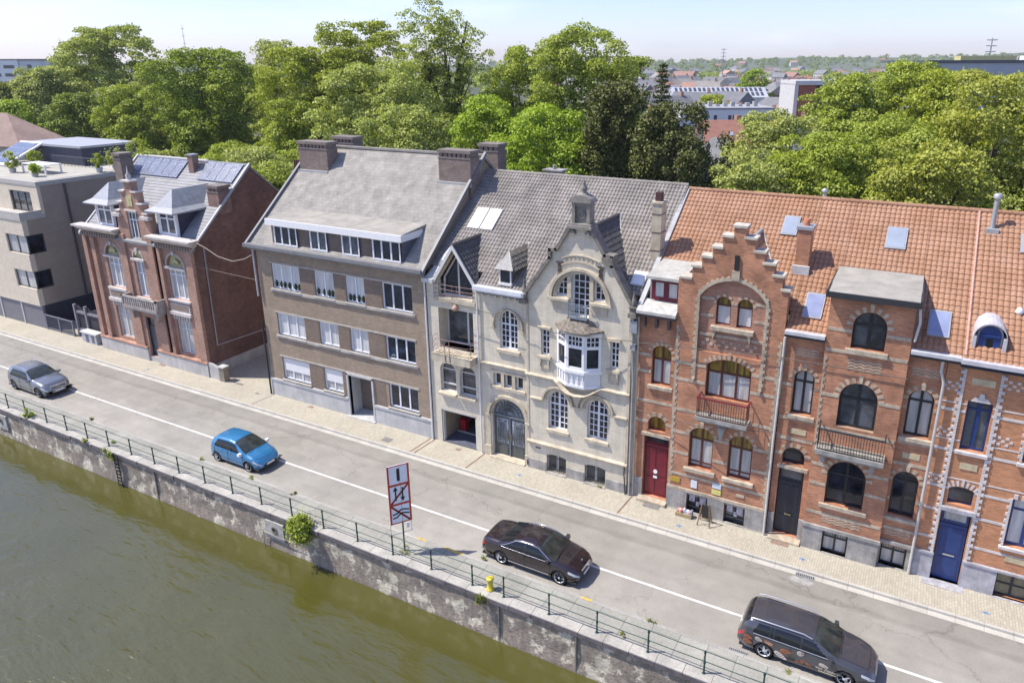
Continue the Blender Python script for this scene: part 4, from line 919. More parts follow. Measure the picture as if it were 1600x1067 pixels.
facade(mb,[(14.30,-.3),(19.08,-.3),(19.08,11.87)]+ST[::-1][1:]+[(14.30,11.87)],[c1,c2,B1,B2,BW,N1],YG,.24,thick=.55)
# recessed brick field of the arch with twin windows
T1=Op(16.04,16.70,9.88,11.22,'a'); T2=Op(16.98,17.64,9.88,11.22,'a')
facade(mb,[(p[0],p[1]) for p in N1.pts()],[T1,T2],YG+.14,.16,m=2,sides=False)
# cream bands
def bands(mb,x0,x1,y,zs,ops,h=.14,m=1,d=.018):
    for z in zs:
        cuts=sorted([(o.x0-.02,o.x1+.02) for o in ops if o.z0-.05<z+h and o.z1+.05>z and o.x1>x0 and o.x0<x1]); a=x0
        for c0,c1_ in cuts:
            if c0>a+.05: mb.box(a,c0,y-d,y+.05,z,z+h,m)
            a=max(a,c1_)
        if x1>a+.05: mb.box(a,x1,y-d,y+.05,z,z+h,m)
opsG=[B1,B2,BW,N1]
bands(mb,14.32,19.06,YG,[1.9+.0,3.05,4.15,5.35,6.9,7.75],opsG); bands(mb,12.44,14.28,0,[4.25,5.35,6.9,7.75],[A1,A2,A3])
mb.box(14.30,19.08,YG-.07,YG+.05,1.10,1.26,1)
for b in (B1,B2,A3): voussoir(mb,b,YG if b is not A3 else 0,.02,.20,13)
voussoir(mb,BW,YG,.02,.24,21); voussoir(mb,A2,0,.02,.22,11)
w=(N1.x1-N1.x0)/2; rN=(w*w+.85**2)/(1.7); czN=N1.z1-rN; a0=math.degrees(math.acos(w/rN))
for k in range(31):
    e=.20 if k%2 else .14; mb.ring(16.775,czN,rN+.0,rN+e,a0+(180-2*a0)*k/31,a0+(180-2*a0)*(k+1)/31,YG-.05,YG+.04,2,1)
for sx,x in ((1,18.22),(-1,15.33)):
    z=7.2
    k=0
    while z<11.15:
        e=.20 if k%2 else .13; a,b=(x,x+e) if sx>0 else (x-e,x); mb.box(a,b,YG-.05,YG+.04,z,z+.15,1); z+=.16; k+=1
    mb.prism([(x-.02 if sx<0 else x-.0,7.2),(x+.14*sx,7.2),(x+.07*sx,6.95)] if sx>0 else [(x-.14,7.2),(x,7.2),(x-.07,6.95)],YG-.12,YG,1)
for o in (T1,T2): voussoir(mb,o,YG+.14,.02,.14,9,key=False)
for z in (10.2,11.0): 
    for a,b in ((15.36,15.95),(17.75,18.2)): mb.box(a,b,YG+.12,YG+.17,z,z+.12,1)
# checker frieze
for k in range(14):
    for j in range(2):
        if (k+j)%2==0: mb.box(15.5+k*.18,15.64+k*.18,YG+.11,YG+.17,8.85+j*.18,8.98+j*.18,1)
mb.box(15.36,18.2,YG+.10,YG+.17,9.3,9.42,1); 
for s_ in (0,1):
    for k in range(len(ST)-1):
        pass
for x0,x1,z in ((14.36,14.90,11.87),(14.84,15.34,12.45),(15.24,15.78,12.93),(15.68,16.20,13.40),(16.10,16.64,13.94),(16.54,17.16,14.40),(17.06,17.60,13.94),(17.48,18.02,13.40),(17.90,18.46,12.93),(18.34,18.86,12.45),(18.74,19.16,11.87)):
    mb.box(x0,x1,YG-.07,YG+.62,z,z+.10,3)
mb.box(16.74,16.92,YG-.08,YG+.02,12.55,13.2,4); mb.box(16.66,17.0,YG-.10,YG+.02,12.08,12.5,1)
mb.box(12.42,14.3,.3,.34,0,0.01); 
quoin(mb,14.34,1.3,9.6,YG,.10,.17,.17,1); quoin(mb,19.04,1.3,9.6,YG,.10,.17,.17,-1)
gable_side(mb,12.42,13,0,0,10,6.5,14.5,0,10)
mb.build('wall',[orange,creamst,ob3,M('cream_coping',(.52,.48,.40),.8,(3,.15),streak=.2),blackp],sg)
mb=MB(); 
for a,b in ((14.30,15.30),(16.34,17.15),(18.14,19.08)): mb.box(a,b,YG-.06,YG+.05,-.3,1.10)
mb.box(14.3,19.1,YG-.10,YG+.02,-.2,.04); mb.box(12.42,12.93,-.05,.02,-.2,1.1); mb.box(14.22,14.30,-.05,.02,-.2,1.1); mb.box(15.25,18.2,YG-.02,YG+.02,.98,1.1)
mb.build('plinth',bluest,sg)
mb=MB(); mb.box(12.82,14.30,-.10,.05,3.58,3.74); mb.box(12.80,14.30,-.45,.25,-.1,.15); mb.build('stone_trim',creamst,sg)
d=MB(); d.box(12.97,14.18,.18,.24,.17,3.05); 
for x0,x1 in ((13.05,13.52),(13.63,14.10)): d.box(x0,x1,.155,.18,.35,1.2); d.box(x0,x1,.155,.18,1.35,2.85)
dd=d.build('door',redp,sg); MB().ring(13.55,1.55,.0,.11,0,360,.12,.16,10).box(13.45,13.65,.13,.155,1.18,1.30).build('door_notice',white,dd)
window(sg,Op(12.97,14.18,3.10,3.56),.2,redp,gdark,.06)
window(sg,A2,.2,redp,gamber,.06); window(sg,A3,.18,brownp,gcurt,.07,cols=[(.5,.09)],rows=[(7.62,.08)],split=(7.62,gamber),sill=(.14,.14,.2,0),sm=creamst)
for o in (B1,B2): window(sg,o,YG+.2,brownp,gcurt,.08,cols=[(.5,.10)],rows=[(3.98,.08),(2.75,.06)],split=(3.98,gamber),sill=(.18,.16,.2,YG),sm=creamst)
window(sg,BW,YG+.2,brownp,gcurt,.09,cols=[(.333,.10),(.667,.10)],rows=[(7.58,.09)],split=(7.58,gamber))
for o in (T1,T2): window(sg,o,YG+.28,brownp,gcurt2,.06,rows=[(10.78,.07)],split=(10.78,gamber))
MB().box(15.88,17.78,YG-.10,YG+.2,9.66,9.84).prism([(16.0,9.66),(16.0,9.2),(16.15,9.66)],YG-.06,YG+.15).prism([(17.66,9.66),(17.51,9.66),(17.66,9.2)],YG-.06,YG+.15).build('twin_sill',creamst,sg)
for o in (c1,c2):
    w=window(sg,o,YG+.16,blackp,gmid,.07,cols=[(.5,.07)],rows=[(.3,.04)])
    m_=MB(); m_.box(o.x0+.1,o.x0+.38,YG+.13,YG+.15,.55,.88); m_.box(o.x1-.42,o.x1-.12,YG+.13,YG+.15,.48,.9); m_.box(o.x0+.45,o.x0+.6,YG+.13,YG+.15,.35,.6); m_.build('window_posters',M('faded_poster',(.50,.48,.52),.7,(9,.3)),w)
# balcony
mb=MB(); mb.box(15.62,17.98,-.85,YG,5.42,5.60); mb.box(15.7,17.9,-.7,YG,5.28,5.42); mb.prism([(16.6,5.28),(17.0,5.28),(16.9,4.75),(16.8,4.4),(16.7,4.75)][::-1],-.6,YG)
mb.build('balcony',M('grey_balcony_stone',(.33,.32,.29),.85,(3,.2),streak=.2),sg)
def railing(th,x0,x1,y,z0,z1,m1,m2,n=None,yw=-.1):
    mb=MB(); n=n or int((x1-x0)/.11)
    for k in range(n+1): x=x0+(x1-x0)*k/n; mb.tube([(x,y,z0),(x,y-.05,(z0+z1)/2-.1),(x,y,z1)],.012,4)
    for k in range(n): mb.ring(x0+(x1-x0)*(k+.5)/n,z0+.35*(z1-z0),.025,.05,0,360,y-.06,y-.035,6)
    for x in (x0,x1):
        for q in range(1,5): yy=y+(yw-y)*q/5; mb.tube([(x,yy,z0),(x,yy,z1)],.012,4)
    mb.box(x0,x1,y-.015,y+.015,z0+.03,z0+.06); 
    o=mb.build('balcony_railing',m1,th)
    m_=MB(); m_.box(x0-.03,x1+.03,y-.035,y+.035,z1,z1+.05); m_.box(x0-.03,x0+.03,y,yw,z1,z1+.05); m_.box(x1-.03,x1+.03,y,yw,z1,z1+.05); m_.build('handrail',m2,o)
railing(sg,15.68,17.92,-.80,5.60,6.50,M('red_brown_iron',(.07,.025,.03),.5,(5,.2)),redp)
# red dormer on the left
m_=MB(); o=Op(12.90,14.30,10.52,11.55); m_.box(12.80,14.42,.33,2.2,10.1,11.62); m_.build('dormer_wall',lead,sg)
window(sg,o,.25,M('dormer_red',(.13,.015,.03),.4,(4,.1)),gcurt2,.17,cols=[(.5,.24)],name='dormer_window')
MB().hexa([(12.70,-.05,11.58),(14.42,-.05,11.58),(14.42,2.4,11.62),(12.70,2.4,11.62),(12.70,-.05,11.72),(14.42,-.05,11.72),(14.42,2.5,11.98),(12.70,2.5,11.98)]).build('dormer_roof',M('pale_zinc_roof',(.42,.41,.37),.7,(3,.15)),sg)
mb=MB(); mb.hexa([(12.42,-.45,9.98),(14.32,-.45,9.98),(14.32,.3,10.0),(12.42,.3,10.0),(12.42,-.45,10.12),(14.32,-.45,10.12),(14.32,.35,10.5),(12.42,.35,10.5)]); mb.build('lead_cornice',M('pale_lead',(.47,.46,.43),.6,(4,.18)),sg)
mb=MB(); mb.box(12.42,14.3,-.30,.02,9.80,9.98); 
for x in (12.75,13.35,13.95): mb.prism([(x-.06,9.8),(x-.06,9.3),(x+.06,9.3),(x+.06,9.8)][::-1],-.26,.02)
mb.build('cornice',M('dark_brown_cornice',(.10,.07,.07),.7,(4,.2)),sg)
orange_roof(sg,12.55,19.2,21,[(12.55,14.3,False),(14.3,19.12,False),(19.12,19.2,True)])
mb=MB(); mb.hexa([(12.38,-.1,10.1),(12.6,-.1,10.1),(12.6,6.5,14.62),(12.38,6.5,14.62),(12.38,-.1,10.34),(12.6,-.1,10.34),(12.6,6.5,14.84),(12.38,6.5,14.84)]); mb.build('verge_flashing',lead,sg)
# gable roof behind steps
mb=MB(); k=1.32; L_=math.hypot(1,k); hz=lambda b:11.0+b*k/L_
tiles(mb,(18.6,.40,11.0),(0,1,0),(-1,0,k),6,1.75*L_,.245,.33,lo=lambda b:0,hi=lambda b:max(.05,(hz(b)-OZ)/SO-.40),seed=31)
tiles(mb,(15.1,5.2,11.0),(0,-1,0),(1,0,k),6,1.75*L_,.245,.33,lo=lambda b:max(0,5.2-(hz(b)-OZ)/SO),hi=lambda b:4.8,seed=32)
mb.tube([(16.85,.4,13.38),(16.85,4.5,13.38)],.1,6,1); mb.tube([(18.62,1.2,11.1),(16.85,4.6,13.42)],.07,5,1)
mb.build('gable_roof',[tileor,lead],sg)
def potchim(th,x0,x1,y0,y1,z0,z1,mat):
    m_=MB(); m_.box(x0,x1,y0,y1,z0,z1,0); m_.box(x0-.06,x1+.06,y0-.06,y1+.06,z1,z1+.14,1); m_.lathe([(.15,0),(.13,.1),(.15,.28),(.12,.3)],(x0+x1)/2,(y0+y1)/2,z1+.14,9,2)
    c=m_.build('chimney',[mat,lead,terra],th); MB().box(x0-.08,x1+.08,y0-.15,y0,z0+.1,z0+.62).build('chimney_flashing',M('bright_lead',(.55,.56,.57),.4,(3,.1)),c)
potchim(sg,18.80,19.38,2.55,3.35,11.75,14.0,orange)
skylight(sg,17.75,18.48,4.35,5.38,OZ+.03,SO,gsky)
pipe(sg,[(19.10,-.30,0),(19.10,-.30,4.6),(19.14,-.26,9.9)],.055,M('pale_pipe',(.52,.50,.47),.6,(4,.1)))
pipe(sg,[(12.46,-.10,0),(12.46,-.10,9.7)],.05,M('cream_pipe',(.50,.46,.36),.6,(4,.1)))

# ------------------------------------------------------------------ balcony house
bh = thing('arched_balcony_house', (22.2,0,0), 'orange brick house with round-arched windows, iron balcony and black door', 'house')
mb=MB(); YP=-.30
H1=Op(19.43,20.53,.10,3.58); H2=Op(19.52,20.47,3.80,4.66,'s',.44); H3=Op(19.65,20.50,6.33,8.42,'a')
facade(mb,[(19.16,-.3),(20.80,-.3),(20.80,10.05),(19.16,10.05)],[H1,H2,H3],0,.24)
P1=Op(21.62,22.68,.02,1.14); P2=Op(21.50,23.05,2.50,4.72,'a'); P3=Op(21.57,23.05,6.30,8.40,'a'); P4=Op(21.73,22.99,9.90,11.52,'a')
facade(mb,[(20.76,-.3),(23.92,-.3),(23.92,12.05),(20.76,12.05)],[P1,P2,P3,P4],YP,.26,thick=.35)
mb.box(20.76,20.80,.05,3.2,10,12.05,0); mb.box(23.88,23.92,.05,3.2,10,12.05,0)
Q1=Op(24.0,25.03,.02,1.02); Q2=Op(24.05,25.03,2.55,4.73,'a'); Q3=Op(24.13,25.08,6.38,8.48,'a')
facade(mb,[(23.92,-.3),(25.28,-.3),(25.28,10.05),(23.92,10.05)],[Q1,Q2,Q3],0,.24)
for o,y,n in ((H3,0,13),(P2,YP,21),(P3,YP,21),(P4,YP,17),(Q2,0,13),(Q3,0,13)): voussoir(mb,o,y,.02,.25 if n>13 else .20,n)
voussoir(mb,H2,0,.02,.22,11)
bands(mb,20.80,23.88,YP,[1.85,3.3,4.25,6.02,7.6,9.62,10.55],[P2,P3,P4]); bands(mb,19.2,20.72,0,[4.25,5.0,6.0,7.6],[H1,H2,H3]); bands(mb,23.96,25.2,0,[1.85,3.3,4.25,5.0,6.0,7.6],[Q2,Q3])
def zig(mb,x0,x1,z0,y,n,rows=3,m=1):
    w=(x1-x0)/n
    for r in range(rows):
        for k in range(n):
            za=z0+r*.13; up=k%2; a=x0+k*w
            mb.prism([(a,za+(.07 if up else 0)),(a+w,za+(0 if up else .07)),(a+w,za+(0 if up else .07)+.06),(a,za+(.07 if up else 0)+.06)],y-.015,y+.03,m)
zig(mb,21.72,23.0,8.92,YP,8,4); zig(mb,19.62,20.55,9.05,0,6,3); zig(mb,24.1,25.1,9.05,0,6,3); zig(mb,21.5,23.1,1.5,YP,10,3); zig(mb,24.05,25.05,1.55,0,6,3)
for a,b,z,y in ((19.75,20.4,5.35,0),(24.25,24.9,5.35,0)): mb.box(a,b,y-.02,y+.03,z,z+.26,3)
quoin(mb,20.80,4.9,9.4,YP,.06,.12,.16,1)
gable_side(mb,25.28,13,0,0,10,6.5,14.5,0,10)
mb.build('wall',[orange,creamst,ob3,M('cream_plaque',(.52,.44,.28),.7,(4,.15))],bh)
mb=MB()
for a,b,y in ((19.16,19.43,0),(20.53,20.76,0),(20.76,21.62,YP),(22.68,23.92,YP),(23.92,24.0,0),(25.03,25.28,0)): mb.box(a,b,y-.05,y+.04,-.3,1.14)
for a,b,y in ((20.72,23.96,YP),(23.92,25.28,0)): mb.box(a,b,y-.10,y+.03,1.14,1.30)
mb.box(21.62,22.68,YP-.1,YP+.2,-.2,.02); mb.box(24.0,25.03,-.1,.2,-.2,.02)
mb.build('plinth',bluest,bh)
mb=MB(); mb.box(19.34,20.66,-.10,.05,3.58,3.74); mb.box(19.3,20.72,-.5,.25,-.1,.09); mb.box(21.3,23.25,YP-.12,YP+.05,2.30,2.48); mb.box(21.55,23.15,YP-.12,YP+.1,9.68,9.88)
mb.build('stone_trim',creamst,bh)
d=MB(); d.box(19.47,20.49,.18,.24,.10,2.85); d.box(19.6,19.93,.16,.18,1.3,2.65); d.box(20.03,20.36,.16,.18,1.3,2.65); d.box(19.6,20.36,.16,.18,.3,1.05)
dd=d.build('door',navy,bh); MB().box(19.86,20.14,.12,.16,1.1,1.17).build('letter_slot',M('brass2',(.4,.36,.2),.4,metal=.7),dd)
window(bh,Op(19.47,20.49,2.88,3.56),.2,navy,gmid,.06); window(bh,H2,.2,navy,gdark,.06)
window(bh,H3,.18,blackp,gcurt,.08,cols=[(.5,.10)],rows=[(7.85,.09)],sill=(.16,.14,.2,0),sm=creamst)
window(bh,P3,YP+.2,blackp,gmid,.10,cols=[(.5,.12)],rows=[(7.62,.12)]); window(bh,P2,YP+.2,blackp,gdark,.08,cols=[(.5,.10)],rows=[(3.95,.09)])
window(bh,P4,YP+.2,blackp,gmid,.09,cols=[(.5,.14)],rows=[(10.9,.12)]); 
window(bh,Q3,.18,blackp,gcurt,.08,cols=[(.5,.10)],rows=[(7.95,.09)],sill=(.14,.14,.2,0),sm=creamst); window(bh,Q2,.18,blackp,gdark,.08,cols=[(.5,.10)],rows=[(4.2,.08)],sill=(.14,.14,.2,0),sm=creamst)
for o,y in ((P1,YP),(Q1,0)):
    w=window(bh,o,y+.16,blackp,gcurt,.07,cols=[(.5,.08)],rows=[(.75,.06)])
    m_=MB()
    for k in range(9): x=o.x0+.1+(o.x1-o.x0-.2)*k/8; m_.box(x-.012,x+.012,y+.10,y+.12,.78,o.z1-.05)
    m_.build('window_grille',iron,w)
mb=MB(); mb.box(20.93,23.62,-1.10,YP,5.22,5.42); mb.box(21.05,23.5,-.95,YP,5.08,5.22)
for x in (21.25,23.2): mb.prism([(x-.1,5.08),(x+.1,5.08),(x+.1,4.75),(x-.1,4.6)][::-1],-.8,YP)
mb.build('balcony',MATS['grey_balcony_stone'],bh)
railing(bh,21.0,23.55,-1.03,5.42,6.36,iron,iron,yw=-.35)
MB().box(20.62,24.06,-.72,3.1,12.05,12.13).box(20.60,24.08,-.76,-.66,12.07,12.30).box(24.0,24.08,-.7,3.2,12.05,12.34).box(20.60,20.68,-.7,3.2,12.05,12.34).build('fascia',M('black_fascia',(.03,.032,.036),.5,(3,.1)),bh)
MB().hexa([(20.66,-.68,12.13),(24.02,-.68,12.13),(24.02,3.1,12.2),(20.66,3.1,12.2),(20.66,-.68,12.30),(24.02,-.68,12.30),(24.02,3.2,12.42),(20.66,3.2,12.42)]).build('pavilion_roof',felt,bh)
orange_roof(bh,19.2,25.83,22,[(19.2,20.74,True),(20.74,23.94,False),(23.94,25.83,True)])
mb=MB()
for a,b in ((19.12,20.74),(23.95,25.7)):
    mb.box(a,b,-.42,.05,9.98,10.10,1); mb.box(a,b,-.46,.30,10.10,10.24,0); mb.hexa([(a,.05,10.2),(b,.05,10.2),(b,.5,10.4),(a,.5,10.4),(a,.05,10.30),(b,.05,10.30),(b,.5,10.62),(a,.5,10.62)],0)
mb.build('gutter',[M('bright_lead2',(.50,.51,.53),.45,(3,.1)),MATS['black_fascia']],bh)
skylight(bh,19.62,20.40,.48,1.62,OZ+.03,SO,gskyb); skylight(bh,24.40,25.20,.48,1.58,OZ+.03,SO,gskyb); skylight(bh,22.29,23.14,4.18,5.28,OZ+.03,SO,gsky)
pipe(bh,[(25.22,-.16,.0),(25.26,-.16,9.0),(25.1,-.2,9.5),(25.1,-.35,10.0)],.06,M('pale_pipe',(.52,.50,.47),.6,(4,.1)))
pipe(bh,[(24.02,-.5,12.1),(24.1,-.45,11.4),(24.02,-.34,10.6)],.05,M('pale_grey_pipe2',(.5,.5,.5),.5,(4,.1)))
m_=MB(); m_.tube([(19.25,6.7,14.7),(19.25,6.7,15.15)],.09,7); m_.lathe([(.16,0),(.16,.08),(.05,.16)],19.25,6.7,15.1,8); m_.build('roof_vent',zinc,bh)

# ------------------------------------------------------------------ blue-trim house
lh = thing('blue_door_house', (28.5,0,0), 'bright orange brick house with blue door and pale toothed quoins', 'house')
mb=MB(); D1=Op(26.02,27.10,.02,3.45); D2=Op(26.13,27.02,3.76,4.60,'s',.14); D3=Op(26.20,27.06,6.25,8.40)
E1=Op(28.35,29.55,.02,1.15); E2=Op(28.35,29.55,2.46,4.60); E3=Op(28.35,29.55,6.25,8.40); E4=Op(30.6,31.8,2.46,4.60); E5=Op(30.6,31.8,6.25,8.40); E6=Op(30.6,31.8,.02,1.15)
facade(mb,[(25.30,-.3),(33.2,-.3),(33.2,10.0),(25.30,10.0)],[D1,D2,D3,E1,E2,E3,E4,E5,E6],0,.22)
ops=[D1,D2,D3,E1,E2,E3,E4,E5,E6]
bands(mb,25.32,33.1,0,[4.40,6.10,7.85,1.95,3.30],ops,h=.11)
bands(mb,25.32,33.1,0,[4.9,6.6,8.2],ops,h=.05); 
for xq,s_ in ((25.98,-1),(27.14,1)): quoin(mb,xq,1.25,9.7,0,.10,.20,.15,s_,1,.06)
for o in (E2,E3,E4,E5):
    quoin(mb,o.x0-.02,o.z0,o.z1,0,.08,.15,.15,-1,1,.05); quoin(mb,o.x1+.02,o.z0,o.z1,0,.08,.15,.15,1,1,.05)
    for k in range(9):
        if k%2==0: a=o.x0+(o.x1-o.x0)*k/9; mb.box(a,a+(o.x1-o.x0)/9,-.05,.03,o.z1+.02,o.z1+.22,1)
voussoir(mb,D2,0,.02,.26,13); mb.prism([(26.3,8.42),(26.96,8.42),(26.86,8.6),(26.74,8.6),(26.7,8.78),(26.56,8.78),(26.52,8.6),(26.4,8.6)],-.06,.02,1)
for a,b,z in ((26.2,27.0,9.1),(26.34,26.95,5.42),(28.5,29.4,1.75),(28.4,29.5,9.0)): mb.box(a,b,-.03,.03,z,z+.28,2)
# star pattern bricks
for cx_,cz_ in ((25.6,4.75),(27.6,6.95),(27.6,9.3),(25.6,8.9),(25.6,6.9),(30.0,6.95)):
    for dx,dz in ((0,0),(.14,.14),(-.14,.14),(.14,-.14),(-.14,-.14),(.28,0),(-.28,0)): mb.box(cx_+dx-.06,cx_+dx+.06,-.02,.03,cz_+dz-.05,cz_+dz+.05,1)
mb.quad((33.2,0,0),(33.2,13,0),(33.2,13,10),(33.2,0,10))
mb.build('wall',[orange2,whitest,MATS['cream_plaque']],lh)
mb=MB()
for a,b in ((25.30,26.02),(27.10,28.35),(29.55,30.6),(31.8,33.2)): mb.box(a,b,-.07,.04,-.3,1.20)
mb.box(25.3,26.02,-.12,.03,1.20,1.30); mb.box(27.1,33.2,-.12,.03,1.20,1.30); mb.box(25.7,27.3,-.5,.22,-.1,.02); mb.box(25.95,27.2,-.16,.05,3.45,3.62); mb.box(28.3,33,-.12,.1,-.2,.02)
mb.build('plinth',M('lilac_grey_stone',(.42,.41,.44),.8,(2.4,.22),(14,.08),streak=.3),lh)
d=MB(); d.box(26.06,27.06,.16,.22,.03,2.72); d.box(26.18,26.94,.14,.16,1.35,2.55); d.box(26.18,26.94,.14,.16,.25,1.1); dd=d.build('door',bluep,lh); MB().box(26.34,26.78,.12,.14,1.2,1.27).build('letter_slot',zinc,dd)
window(lh,Op(26.06,27.06,2.76,3.42),.18,bluep,gcurt,.09); window(lh,D2,.18,bluep,gmid,.04)
window(lh,D3,.18,bluep,gmid,.08,cols=[(.5,.14)],rows=[(8.02,.07)],sill=(.14,.12,.16,0),sm=whitest)
for o in (E2,E3,E4,E5): window(lh,o,.18,bluep,gcurt2,.09,cols=[(.5,.13)],rows=[(o.z1-.5,.08)],sill=(.16,.12,.16,0),sm=whitest)
for o in (E1,E6): window(lh,o,.16,navy,M('yellowish_glass',(.20,.18,.12),.3,(5,.2)),.07,cols=[(.5,.09)],rows=[(.6,.05)])
orange_roof(lh,25.83,33.3,23,[(25.83,33.3,True)])
mb=MB(); mb.box(25.7,33.3,-.44,.05,9.9,10.04,1); mb.box(25.7,33.3,-.48,.32,10.04,10.20,0); mb.build('gutter',[M('lilac_lead',(.50,.49,.52),.5,(3,.1)),navy],lh)
# blue round dormer
m_=MB(); 
P=[(26.12,10.30),(26.98,10.30),(26.98,11.05)]+[(26.55+.43*math.cos(math.radians(a)),11.05+.43*math.sin(math.radians(a))) for a in range(15,180,15)]+[(26.12,11.05)]
m_.prism(P,.45,1.6); dm=m_.build('dormer',M('pale_dormer_cheek',(.42,.40,.42),.6,(3,.1)),lh)
m_=MB(); m_.prism([(x*.86+26.55*.14,z*.9+1.075) for x,z in P],.38,.45); m_.box(26.1,27.0,.30,.5,10.22,10.34); m_.box(26.22,26.88,.33,.38,11.0,11.08); df=m_.build('dormer_window',bluep,lh)
MB().box(26.44,26.66,.36,.378,10.5,10.92).build('pane',gdark,df)
m_=MB(); 
Q=[(26.55+.56*math.cos(math.radians(a)),11.0+.56*math.sin(math.radians(a))) for a in range(0,181,15)]
for i in range(len(Q)-1):
    a,b=Q[i],Q[i+1]; m_.hexa([(a[0],.25,a[1]),(a[0],1.75,a[1]),(b[0],1.75,b[1]),(b[0],.25,b[1]),(a[0]*.985+26.55*.015,.25,a[1]-.05),(a[0]*.985+26.55*.015,1.75,a[1]-.05),(b[0]*.985+26.55*.015,1.75,b[1]-.05),(b[0]*.985+26.55*.015,.25,b[1]-.05)])
m_.box(25.98,26.10,.25,1.5,10.3,11.0); m_.box(27.0,27.12,.25,1.5,10.3,11.0); m_.build('dormer_roof',MATS['lilac_lead'],lh)
skylight(lh,27.42,28.25,4.60,5.5,OZ+.03,SO,gsky)
m_=MB(); m_.tube([(26.35,5.7,14.0),(26.35,5.7,15.55)],.10,8); m_.lathe([(.17,0),(.17,.16),(.11,.2)],26.35,5.7,15.5,8); m_.box(26.1,26.6,5.4,6.0,13.95,14.2); m_.build('flue',zinc,lh)
m_=MB(); m_.lathe([(.1,0),(.16,.08),(.10,.22),(.02,.28)],27.5,1.95,11.6,8); m_.build('roof_vent',white,lh)
m_=MB(); m_.tube([(25.83,-.1,10.28),(25.83,6.5,14.78)],.055,5); m_.build('roof_seam',M('pink_seam',(.50,.30,.24),.8,(5,.2)),lh)
